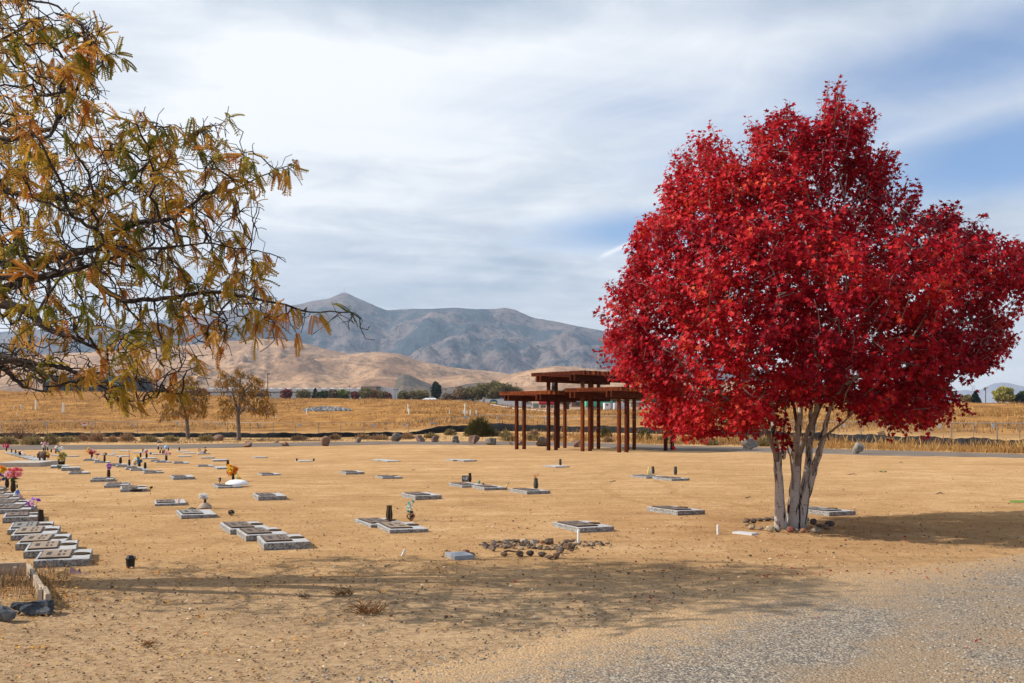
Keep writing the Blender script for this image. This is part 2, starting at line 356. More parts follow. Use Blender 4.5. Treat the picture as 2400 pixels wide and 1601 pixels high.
# ------------------------------------------------------------------ gravel drive in the foreground
EDGE = [(-9, -3.5), (-4.5, 1.6), (-2.3, 4.6), (-1.0, 6.25), (-.05, 7.05), (.68, 7.75), (1.94, 9.1), (3.6, 10.5), (6.4, 12.5), (11, 15.4), (18, 19.5), (30, 26)]
EA = np.array(EDGE)
def edge_d(x, y):
    """signed distance-ish to the drive's edge, positive on the drive"""
    return np.interp(x, EA[:, 0], EA[:, 1]) - y
def build_drive():
    V = []; F = []; xs = np.concatenate([np.linspace(-9, -1, 40), np.linspace(-.95, 14, 300), np.linspace(14.2, 30, 40)]); K = 14
    at = []
    for k, x in enumerate(xs):
        e = np.interp(x, EA[:, 0], EA[:, 1]); q = .20 * mnoise.noise(Vector((x * 1.3, 3, 0))) + .12 * mnoise.noise(Vector((x * 5, 9, 0))); e += q + .05
        for r in range(K):
            f = (r / (K - 1)) ** 2; d = f * 24
            V.append((x + d * .35, e - d, -.012 + .022 * min(1, d / .35) + .012 * math.sin(x * .8 + d))); at.append(min(d, 6))
    for k in range(len(xs) - 1):
        for r in range(K - 1): F.append((k * K + r, k * K + r + 1, (k + 1) * K + r + 1, (k + 1) * K + r))
    m, t, b = new_mat('loose_gravel'); p = t.pos()
    v1 = t.vor(p, 52, 'F1', 'Color'); v2 = t.vor(p, 105, 'F1', 'Color'); dd = t.vor(p, 52); d2 = t.vor(p, 105)
    r1 = t.sep(v1)[0]; r2 = t.sep(v2)[1]
    pal = [(0, (.06, .056, .055)), (.25, (.145, .135, .13)), (.5, (.265, .235, .20)), (.72, (.39, .32, .24)), (.9, (.56, .48, .38)), (1, (.62, .55, .46))]
    c = t.mix(.45, t.ramp(r1, pal), t.ramp(r2, pal))
    c = t.mix(t.math('MULTIPLY', t.mapr(dd, .35, .65), .5), c, (.10, .08, .065))
    big = t.noise(p, .55, 4, .6, .8); w = t.noise(t.vmul(p, (.35, 1.2, 1)), .5, 3)
    dirt = t.mix(t.mapr(t.noise(p, 60, 4, .7), .42, .6), (.36, .26, .165), (.22, .155, .10))
    dm = t.math('ADD', t.math('ADD', t.math('MULTIPLY', big, .6), t.math('MULTIPLY', w, .4)), t.math('SUBTRACT', t.math('MULTIPLY', t.mapr(t.attr('ed'), 1.4, 3.2), .20), .02)); dm = t.mapr(dm, .47, .62)
    c = t.mix(t.math('MULTIPLY', dm, .9), c, dirt)
    da = t.attr('ed'); ed = t.mapr(t.math('ADD', da, t.math('MULTIPLY', t.math('SUBTRACT', t.noise(p, 7, 6, .75), .5), 2.6)), .0, 1.5)
    sand = t.mix(t.mapr(t.noise(p, 45, 4, .75), .45, .62), (.50, .335, .185), (.27, .175, .10))
    c = t.mix(ed, sand, c)
    t.put(b.inputs['Base Color'], c); b.inputs['Roughness'].default_value = 1; b.inputs['Specular IOR Level'].default_value = .03
    h = t.math('SUBTRACT', 1.0, t.math('ADD', t.math('MULTIPLY', dd, .7), t.math('MULTIPLY', d2, .4)))
    t.put(b.inputs['Normal'], t.bump(h, .7, .02))
    o = np_mesh('gravel_drive', V, F, m, None, True, dict(ed=at)); tag(o, 'grey gravel drive sweeping across the near right corner', 'drive', None, 'structure')
build_drive()

# ------------------------------------------------------------------ loose stones, litter (nobody could count them)
ICO = [(0, 0, 1), (.89, 0, .45), (.28, .85, .45), (-.72, .53, .45), (-.72, -.53, .45), (.28, -.85, .45), (.72, .53, -.45), (-.28, .85, -.45), (-.89, 0, -.45), (-.28, -.85, -.45), (.72, -.53, -.45), (0, 0, -1)]
ICF = [(0, 1, 2), (0, 2, 3), (0, 3, 4), (0, 4, 5), (0, 5, 1), (1, 6, 2), (2, 7, 3), (3, 8, 4), (4, 9, 5), (5, 10, 1), (2, 6, 7), (3, 7, 8), (4, 8, 9), (5, 9, 10), (1, 10, 6), (6, 11, 7), (7, 11, 8), (8, 11, 9), (9, 11, 10), (10, 11, 6)]
def rand_view(n, y0, y1, power=1.0):
    """points spread over the visible floor, denser close by"""
    d = 1 / (1 / y1 + RNG.random(n) ** power * (1 / y0 - 1 / y1)); s = RNG.uniform(-.56, .56, n); return s * d, d
def stones(name, n, y0, y1, lo, hi, keep, m, label, flat=.55):
    x, y = rand_view(n, y0, y1); k = keep(x, y); x, y = x[k], y[k]; n = len(x)
    sc = lo + (hi - lo) * RNG.random(n) ** 3
    X, Y, Z = frames(np.stack([RNG.normal(size=n), RNG.normal(size=n), np.zeros(n)], 1), np.stack([RNG.normal(size=n) * .25, RNG.normal(size=n) * .25, np.ones(n)], 1))
    Z = Z * (flat * RNG.uniform(.7, 1.2, n))[:, None]; X = X * RNG.uniform(.7, 1.25, n)[:, None]
    z = terrain(x, y) + sc * .12
    o = scatter(name, ICO, ICF, np.stack([x, y, z], 1), X, Y, Z, sc, m, attr=dict(rnd=RNG.random(n))); tag(o, label, 'stones', None, 'stuff')
def rnd_mat(name, pal, rough=.9):
    m, t, b = new_mat(name); t.put(b.inputs['Base Color'], t.ramp(t.attr('rnd'), pal)); b.inputs['Roughness'].default_value = rough; b.inputs['Specular IOR Level'].default_value = .2; return m
M_peb = rnd_mat('pebble_mix', [(0, (.07, .068, .07)), (.35, (.17, .16, .155)), (.6, (.32, .28, .23)), (.85, (.42, .35, .27)), (1, (.50, .45, .38))])
M_clod = rnd_mat('clod_mix', [(0, (.085, .06, .042)), (.45, (.20, .125, .07)), (.7, (.36, .23, .12)), (.9, (.55, .38, .22)), (1, (.8, .68, .52))])
stones('drive_pebbles', 42000, 5.6, 18, .004, .0125, lambda x, y: RNG.random(len(x)) < np.clip(edge_d(x, y) * .55 + .45, 0, 1), M_peb, 'loose grey and tan pebbles strewn over the gravel drive')
stones('soil_pebbles', 16000, 6, 30, .004, .013, lambda x, y: edge_d(x, y) < 0, M_clod, 'small clods and pebbles scattered over the sandy soil')
stones('soil_clods', 3000, 8, 62, .007, .021, lambda x, y: (edge_d(x, y) < -.5) & (y < np.interp(CX + FPX * x / y, RA[:, 0], RD_NEAR)), M_clod, 'darker dirt clods dotted over the bare cemetery soil')
LQ = [(0, 0, 0), (.30, .35, .06), (0, 1, 0), (-.30, .35, .06)]; LQF = [(0, 1, 2, 3)]
M_litter = rnd_mat('leaf_litter', [(0, (.16, .07, .02)), (.4, (.42, .20, .04)), (.75, (.62, .36, .07)), (1, (.50, .12, .05))])
M_redlit = rnd_mat('red_leaf_litter', [(0, (.15, .012, .015)), (.6, (.32, .02, .02)), (1, (.42, .10, .05))])
def litter(name, x, y, lo, hi, m, label, lift=.012):
    n = len(x); d = np.stack([RNG.normal(size=n), RNG.normal(size=n), RNG.normal(size=n) * .25], 1)
    X, Y, Z = frames(d, np.stack([RNG.normal(size=n) * .4, RNG.normal(size=n) * .4, np.ones(n)], 1))
    o = scatter(name, LQ, LQF, np.stack([x, y, terrain(x, y) + lift * RNG.random(n)], 1), X, Y, Z, RNG.uniform(lo, hi, n), m, attr=dict(rnd=RNG.random(n))); tag(o, label, 'leaves', None, 'stuff')
x1, y1 = rand_view(2600, 6, 14); k = (RNG.random(len(x1)) < np.clip(.9 - (x1 / y1 + .51) * 2.0, .03, 1) * np.clip(mnoise.noise(Vector((0, 0, 0))) + .8, 0, 1)) & (edge_d(x1, y1) < .8)
x1, y1 = x1[k], y1[k]
cx = RNG.uniform(-5.4, -.2, 90); cy = RNG.uniform(6.3, 11.5, 90); kk = edge_d(cx, cy) < 0; cx, cy = cx[kk], cy[kk]
n = RNG.integers(6, 26, len(cx)); x2 = np.repeat(cx, n) + RNG.normal(size=n.sum()) * .085; y2 = np.repeat(cy, n) + RNG.normal(size=n.sum()) * .055
x3 = RNG.normal(-5.15, .5, 3600); y3 = RNG.normal(9.35, .6, 3600)
u = RNG.random(700); x4 = -5.0 + u * 1.1 + RNG.normal(size=700) * .12 + .1; y4 = 10.5 - u * 2.1 + RNG.normal(size=700) * .16
litter('fallen_leaves', np.concatenate([x1, x2, x3, x4]), np.concatenate([y1, y2, y3, y4]), .012, .036, M_litter, 'fallen orange and yellow leaflets drifted over the near soil', .02)
x5 = np.concatenate([RNG.normal(4.6, 2.0, 90), RNG.normal(3.3, .8, 70), RNG.uniform(0, 7, 40)]); y5 = np.concatenate([RNG.normal(13.8, 1.6, 90), RNG.normal(10.6, .28, 70), RNG.uniform(7, 15, 40)])
litter('fallen_maple_leaves', x5, y5, .03, .06, M_redlit, 'few fallen red leaves under and before the red tree', .012)

# ------------------------------------------------------------------ dry grass beyond the path and on the banks
BL = [(-.5, 0, 0), (.5, 0, 0), (.28, .12, .6), (-.05, .3, 1.0)]; BLF = [(0, 1, 2, 3)]
M_grass = leaf_mat('dry_grass_blades', [(0, (.13, .07, .03)), (.4, (.30, .155, .052)), (.75, (.48, .275, .088)), (1, (.62, .43, .18))], trans=.3, scale=.12)
M_brush = leaf_mat('brown_brush_blades', [(0, (.14, .085, .05)), (.5, (.30, .19, .10)), (1, (.48, .33, .16))], trans=.25, scale=.2)
def grass(name, x, y, h, w, per, m, label, spread=.25):
    n = len(x); x = np.repeat(x, per) + RNG.normal(size=n * per) * spread; y = np.repeat(y, per) + RNG.normal(size=n * per) * spread; h = np.repeat(h, per) * RNG.uniform(.55, 1.2, n * per); N = n * per
    a = RNG.uniform(0, 2 * math.pi, N); X = np.stack([np.cos(a), np.sin(a), np.zeros(N)], 1) * (np.repeat(w, per) if hasattr(w, '__len__') else np.full(N, w))[:, None]
    Z = np.stack([RNG.normal(size=N) * .25, RNG.normal(size=N) * .25, np.ones(N)], 1) * h[:, None]
    Y = np.stack([-np.sin(a), np.cos(a), np.zeros(N)], 1) * h[:, None]
    o = scatter(name, BL, BLF, np.stack([x, y, terrain(x, y) - .02], 1), X, Y, Z, np.ones(N), m, attr=dict(rnd=RNG.random(N))); tag(o, label, 'grass', None, 'stuff')
def band(n, pxa, pxb, f0, f1):
    """points in the strip between path (f=0) and fence (f=1)"""
    px = RNG.uniform(pxa, pxb, n); f = RNG.uniform(f0, f1, n); d0 = np.interp(px, RA[:, 0], RD_FAR) + .3; d1 = np.interp(px, TCA[:, 0], TCA[:, 1])
    d = d0 + (d1 - d0) * f; return (px - CX) / FPX * d, d, px
x, y, p_ = band(1500, 1180, 2500, 0, .62)
hh = RNG.uniform(.14, .36, len(x)) * np.where(RNG.random(len(x)) < .12, 2.2, 1); grass('roadside_grass', x, y, hh, .035, 12, M_grass, 'tall pale straw grass between the path and black fabric', .3)
x, y, p_ = band(900, -100, 1200, .12, .8); grass('verge_grass', x, y, RNG.uniform(.08, .24, len(x)), .04, 9, M_brush, 'low brown grass along the verge before the fence', .35)
px = RNG.uniform(-150, 2550, 11000); Fd, _, Dm, _, Dc, _ = [np.interp(px, TCA[:, 0], TCA[:, k]) for k in range(1, 7)]
d = Fd + 6 + (Dc + 12 - Fd - 6) * RNG.random(len(px)) ** .8
xx = (px - CX) / FPX * d; nv = np.array([mnoise.noise(Vector((a * .05, b * .035, 1))) for a, b in zip(xx, d)]); k = (nv + RNG.normal(size=len(px)) * .18 > -.05) & (d > Fd + (Dm - Fd) * .35)
grass('field_grass', xx[k], d[k], RNG.uniform(.22, .6, k.sum()), .12, 6, M_grass, 'golden dry grass covering the field and bank beyond the fence', .8)

rq = RNG.uniform(0, 6.28, 230); rd = np.sqrt(RNG.uniform(.1, 1.25, 230)); qx = .47 + .80 * rd * np.cos(rq); qy = 12.95 + .42 * rd * np.sin(rq)
Xr, Yr, Zr = frames(np.stack([RNG.normal(size=230), RNG.normal(size=230), np.zeros(230)], 1), np.stack([RNG.normal(size=230) * .3, RNG.normal(size=230) * .3, np.ones(230)], 1))
o = scatter('ring_rubble', ICO, ICF, np.stack([qx, qy, np.full(230, .004)], 1), Xr, Yr, Zr * .6, .012 + .035 * RNG.random(230) ** 2.5, rnd_mat('rubble_mix', [(0, (.06, .045, .035)), (.5, (.17, .115, .08)), (1, (.40, .30, .2))]), attr=dict(rnd=RNG.random(230))); tag(o, 'small brown rubble filling the rock ring', 'stones', None, 'stuff')
px_a = RNG.normal(-5.3, .45, 120); py_a = RNG.normal(9.6, .45, 120); kk = px_a < -4.1 - (py_a - 8.9) * -.55 - .9 * (py_a - 8.9)
grass('frame_weeds', px_a[kk], py_a[kk], RNG.uniform(.06, .2, kk.sum()), .006, 9, M_brush, 'dry weeds and stalks inside the wooden frame', .08)
# ------------------------------------------------------------------ hills and mountains
def range_(name, line, dist, front, depth, seed, amp, m, label, zoff=0, gully=1.0, nx=420, ny=110, steep=1.25):
    L = np.array(line, float); px = np.linspace(L[0, 0], L[-1, 0], nx); yr = np.interp(px, L[:, 0], L[:, 1])
    ker = np.array([1, 2, 1.]); ker /= ker.sum(); yr = np.convolve(np.pad(yr, 1, 'edge'), ker, 'valid') + np.array([.7 * mnoise.fractal(Vector((q * .09, seed, 0)), 1, 2, 4) for q in px])
    V = np.zeros((nx, ny, 3)); ts = np.concatenate([np.linspace(0, 1, ny - 24), np.linspace(1.02, 1.7, 24)])
    for i in range(nx):
        H = (HY - yr[i]) / FPX * dist + CAMZ; s = (px[i] - CX) / FPX
        z0 = front[1]
        for j, tt in enumerate(ts):
            d = front[0] + (dist - front[0]) * tt if tt <= 1 else dist + depth * (tt - 1)
            x = s * d
            if tt <= 1:
                base = z0 + (H - z0) * (tt ** steep)
                q = mnoise.noise(Vector((x / dist * 9 + seed, d / dist * 2.2, seed)))
                g = mnoise.ridged_multi_fractal(Vector((x / dist * 8.5 * gully + .55 * q + seed * 3.1, d / dist * 3.2 + .3 * q, seed)), .9, 2.1, 6, 1.0, 2.0) - 1.0
                w = (tt ** .7) * (1 - tt ** 3) * 1.5
                z = base + amp * (H - z0 + 20) * g * w * .42 + amp * .22 * (H - z0) * mnoise.fractal(Vector((x / dist * 26, d / dist * 20, seed)), 1, 2, 5) * w
                if tt > .985: z = z0 + (H - z0) * (tt ** steep)
            else: z = H - (tt - 1) * (H - z0) * 1.3
            V[i, j] = (x, d, z)
    i = np.arange(nx * ny).reshape(nx, ny); F = np.stack([i[:-1, :-1], i[1:, :-1], i[1:, 1:], i[:-1, 1:]], -1).reshape(-1, 4)
    o = np_mesh(name, V.reshape(-1, 3), F, m, None, True); tag(o, label, 'mountain', None, 'structure'); return o
def scrub_mat(name, a, bcol, dark, sc, dk=.5, pat=(.42, .6), bs=.5):
    m, t, b = new_mat(name); p = t.pos()
    n1 = t.noise(t.vmul(p, (1, .6, 1.6)), sc, 6, .62, .4); n2 = t.noise(p, sc * 9, 5, .7); n3 = t.noise(p, sc * 2.3, 3, .5, 1.0); sp = t.vor(t.vmul(p, (1, .5, 1)), sc * 42)
    c = t.mix(t.mapr(t.math('ADD', t.math('MULTIPLY', n1, .7), t.math('MULTIPLY', n2, .3)), *pat), a, bcol)
    c = t.mix(t.math('MULTIPLY', t.mapr(n2, .5, .66), dk), c, dark)
    c = t.mix(t.math('MULTIPLY', t.math('MULTIPLY', t.mapr(sp, .16, .34, 1, 0), t.mapr(n3, .42, .58)), dk * 1.1), c, dark)
    t.put(b.inputs['Base Color'], c); b.inputs['Roughness'].default_value = 1; b.inputs['Specular IOR Level'].default_value = 0
    t.put(b.inputs['Normal'], t.bump(t.math('ADD', t.noise(t.vmul(p, (1.6, .5, 1)), sc * 3.2, 6, .62, .6), t.math('MULTIPLY', n2, .25)), bs, .22 / sc))
    return m
M_mtn = scrub_mat('hazed_mountain_scrub', (.17, .135, .13), (.048, .066, .084), (.012, .028, .038), .0026, .85, (.46, .55), .45)  # scrub tinted bluer than it is, part of the haze put into colour
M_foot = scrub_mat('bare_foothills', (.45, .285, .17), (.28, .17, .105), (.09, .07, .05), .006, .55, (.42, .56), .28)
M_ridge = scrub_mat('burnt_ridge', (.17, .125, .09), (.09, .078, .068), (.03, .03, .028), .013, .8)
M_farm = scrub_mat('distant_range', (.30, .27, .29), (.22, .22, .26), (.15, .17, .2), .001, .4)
MTN = [(-500, 815), (-200, 792), (0, 778), (150, 768), (300, 758), (420, 745), (520, 728), (607, 719.5), (654, 719.5), (701, 713), (739, 704), (756, 702.5), (770, 699.5), (786, 693.5), (798, 687.5), (806, 685), (814, 687), (824, 692), (836, 698), (867, 711), (890, 721), (905, 727), (960, 724), (1016, 724), (1067, 721), (1109, 724.6), (1165, 724), (1181.6, 721), (1207, 726), (1250, 745), (1301, 753), (1343, 762), (1415, 779), (1520, 806), (1650, 838), (1800, 872), (1950, 905), (2100, 932), (2250, 945)]
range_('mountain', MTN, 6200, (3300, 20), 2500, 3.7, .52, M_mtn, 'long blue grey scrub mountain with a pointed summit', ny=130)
FOOT = [(-600, 850), (-200, 842), (0, 836), (200, 826), (380, 814), (480, 806), (526, 800), (590, 797), (654, 796), (690, 800), (714, 805), (760, 817), (820, 830), (850, 827), (875, 825), (905, 826), (939, 830), (962, 838), (986, 847), (1045, 858), (1080, 864), (1130, 868), (1180, 874), (1230, 884), (1290, 896), (1400, 910), (1500, 925)]
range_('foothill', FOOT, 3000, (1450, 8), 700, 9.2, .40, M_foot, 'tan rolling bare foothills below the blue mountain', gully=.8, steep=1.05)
FOOT2 = [(1020, 945), (1080, 915), (1130, 893), (1180, 880), (1237, 868), (1270, 862), (1301, 858), (1340, 859), (1386, 864), (1450, 868), (1540, 876), (1700, 892), (1850, 908), (2000, 925), (2150, 940)]
range_('foothill', FOOT2, 2600, (1300, 8), 600, 5.1, .35, M_foot, 'second tan foothill behind the timber pergola', gully=.8, steep=1.0, nx=300, ny=80)
BURN = [(860, 938), (890, 928), (912, 908), (930, 886), (945, 876), (962, 880), (985, 891), (1010, 902), (1040, 909), (1070, 906), (1100, 899), (1130, 896), (1160, 898), (1190, 904), (1230, 917), (1290, 935)]
range_('dark_ridge', BURN, 2000, (1150, 6), 500, 2.4, .22, M_ridge, 'dark scrubby hillside patch above the tree line', nx=200, ny=60, steep=1.0)
FARM = [(1900, 940), (2050, 934), (2150, 927), (2230, 918), (2262, 914), (2290, 917), (2310, 908), (2328, 899), (2345, 896.5), (2362, 897), (2385, 902), (2420, 910), (2500, 918), (2700, 912), (2900, 925)]
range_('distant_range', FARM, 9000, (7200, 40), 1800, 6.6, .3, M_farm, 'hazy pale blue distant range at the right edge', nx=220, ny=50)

# ------------------------------------------------------------------ air
m, t, b = new_mat('thin_haze'); t.n.remove(b)
pv = t.node('ShaderNodeVolumePrincipled'); pv.inputs['Color'].default_value = (.58, .75, 1.0, 1); pv.inputs['Density'].default_value = 7.5e-5; pv.inputs['Anisotropy'].default_value = .25
t.l.new(pv.outputs[0], t.n['Material Output'].inputs['Volume'])
hz_ = MB().box((0, 5750, 425), (22000, 11800, 870)).build('haze', m); hz_.location.z = 0
tag(hz_, 'thin pale blue haze filling the valley air', 'haze', None, 'stuff')
# ------------------------------------------------------------------ grave markers
def granite_mat():
    m, t, b = new_mat('speckled_granite'); co = t.obj(); g = t.node('ShaderNodeNewGeometry')
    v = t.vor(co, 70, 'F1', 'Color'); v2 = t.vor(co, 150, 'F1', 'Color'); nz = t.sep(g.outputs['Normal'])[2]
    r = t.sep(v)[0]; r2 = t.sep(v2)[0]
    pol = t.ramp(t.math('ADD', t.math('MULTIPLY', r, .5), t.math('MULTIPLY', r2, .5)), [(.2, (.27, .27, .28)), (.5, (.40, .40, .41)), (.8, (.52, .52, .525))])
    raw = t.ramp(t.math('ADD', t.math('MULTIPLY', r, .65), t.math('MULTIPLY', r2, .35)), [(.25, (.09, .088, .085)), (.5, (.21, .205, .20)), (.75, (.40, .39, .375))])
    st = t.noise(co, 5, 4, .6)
    c = t.mix(t.mapr(nz, .6, .9), raw, pol); c = t.mix(t.math('MULTIPLY', t.mapr(st, .5, .7), .35), c, (.40, .31, .22))  # sides darker than the top: rough finish plus shade put into the colour
    t.put(b.inputs['Base Color'], c); t.put(b.inputs['Roughness'], t.mapr(nz, .6, .9, .85, .55)); b.inputs['Specular IOR Level'].default_value = .22
    t.put(b.inputs['Normal'], t.bump(r, .25, .004)); return m
M_gran = granite_mat()
def bronze(name, c, c2, rough=.5): return mat(name, c, rough, .1, 9, .2, c2, .25, 60, .15)
M_plq = {'t': bronze('plaque_sunlit_tan_bronze', (.34, .25, .17), (.25, .17, .11)), 'b': bronze('plaque_brown_bronze', (.19, .125, .085), (.12, .08, .055)), 'g': bronze('plaque_grey_bronze', (.24, .225, .205), (.17, .155, .14))}  # tan tone: weathered bronze with sun sheen put into its colour
M_rim = bronze('plaque_dark_rim', (.07, .045, .03), (.05, .03, .02)); M_let = mat('plaque_dark_ground', (.05, .034, .025), .6, .1, 20)
M_ring = mat('ring_bronze', (.09, .06, .038), .75, .2, 20, spec=.04)
TH = math.radians(22); RU = Vector((-math.sin(TH), math.cos(TH), 0)); RV = Vector((math.cos(TH), math.sin(TH), 0))
MW, ML = .57, .98
MARK = []
_mk = {}
def base_mesh(th, seed):
    b = MB(); b.bevbox((0, 0, (th - .12) / 2), (MW, ML, th + .12), .007); return b
def marker(r, x, y, th, tone, ring, label, l=ML, w=MW):
    px, py = px_(r, x, y); f = G(px, py)
    th = th * .74; c = f + RV * (w / 2) + RU * (l / 2); i = len(MARK); rz = TH + random.uniform(-.05, .05)
    t = thing('grave_marker', label, 'grave marker', (c.x, c.y, 0), rz, 'flat granite grave markers')
    t.rotation_euler[0] = random.uniform(-.012, .012); t.rotation_euler[1] = random.uniform(-.015, .015)
    MARK.append((c, rz, th))
    b = MB(); b.bevbox((0, 0, (th - .12) / 2), (w, l, th + .12), .007); b.build('granite_base', M_gran, t)
    if tone != 'n':
        q = MB(); pcx, pw, pl = -.085 * w / MW, .33 * w / MW, .76 * l / ML
        q.bevbox((pcx, 0, th + .009), (pw, pl, .018), .006, None, 1); q.box((pcx, 0, th + .0185), (pw - .03, pl - .03, .003), None, 0)
        if c.y < 34:
            e = q; rr = random.Random(i)
            for k, (dx, n0, n1) in enumerate(((-.075, -.15, .14), (.035, -.24, -.06), (.085, -.2, -.08), (.035, .07, .22), (.085, .1, .2))):
                yy = n0
                while yy < n1:
                    q_ = rr.uniform(.022, .05); e.box((pcx + dx + rr.uniform(-.003, .003), yy + q_ / 2, th + .0195), (.05 if k == 0 else .026, q_ * .78, .006), None, 2); yy += q_
        q.build('plaque', [M_plq[tone], M_rim, M_let], t)
    if ring:
        g = MB(); n = 18; g.lathe([(.105, 0), (.105, .008), (.085, .016), (.06, .016), (.055, .006)], n, (.175, random.uniform(-.03, .06), th))
        g.build('vase_ring', M_ring, t, True)
    return t
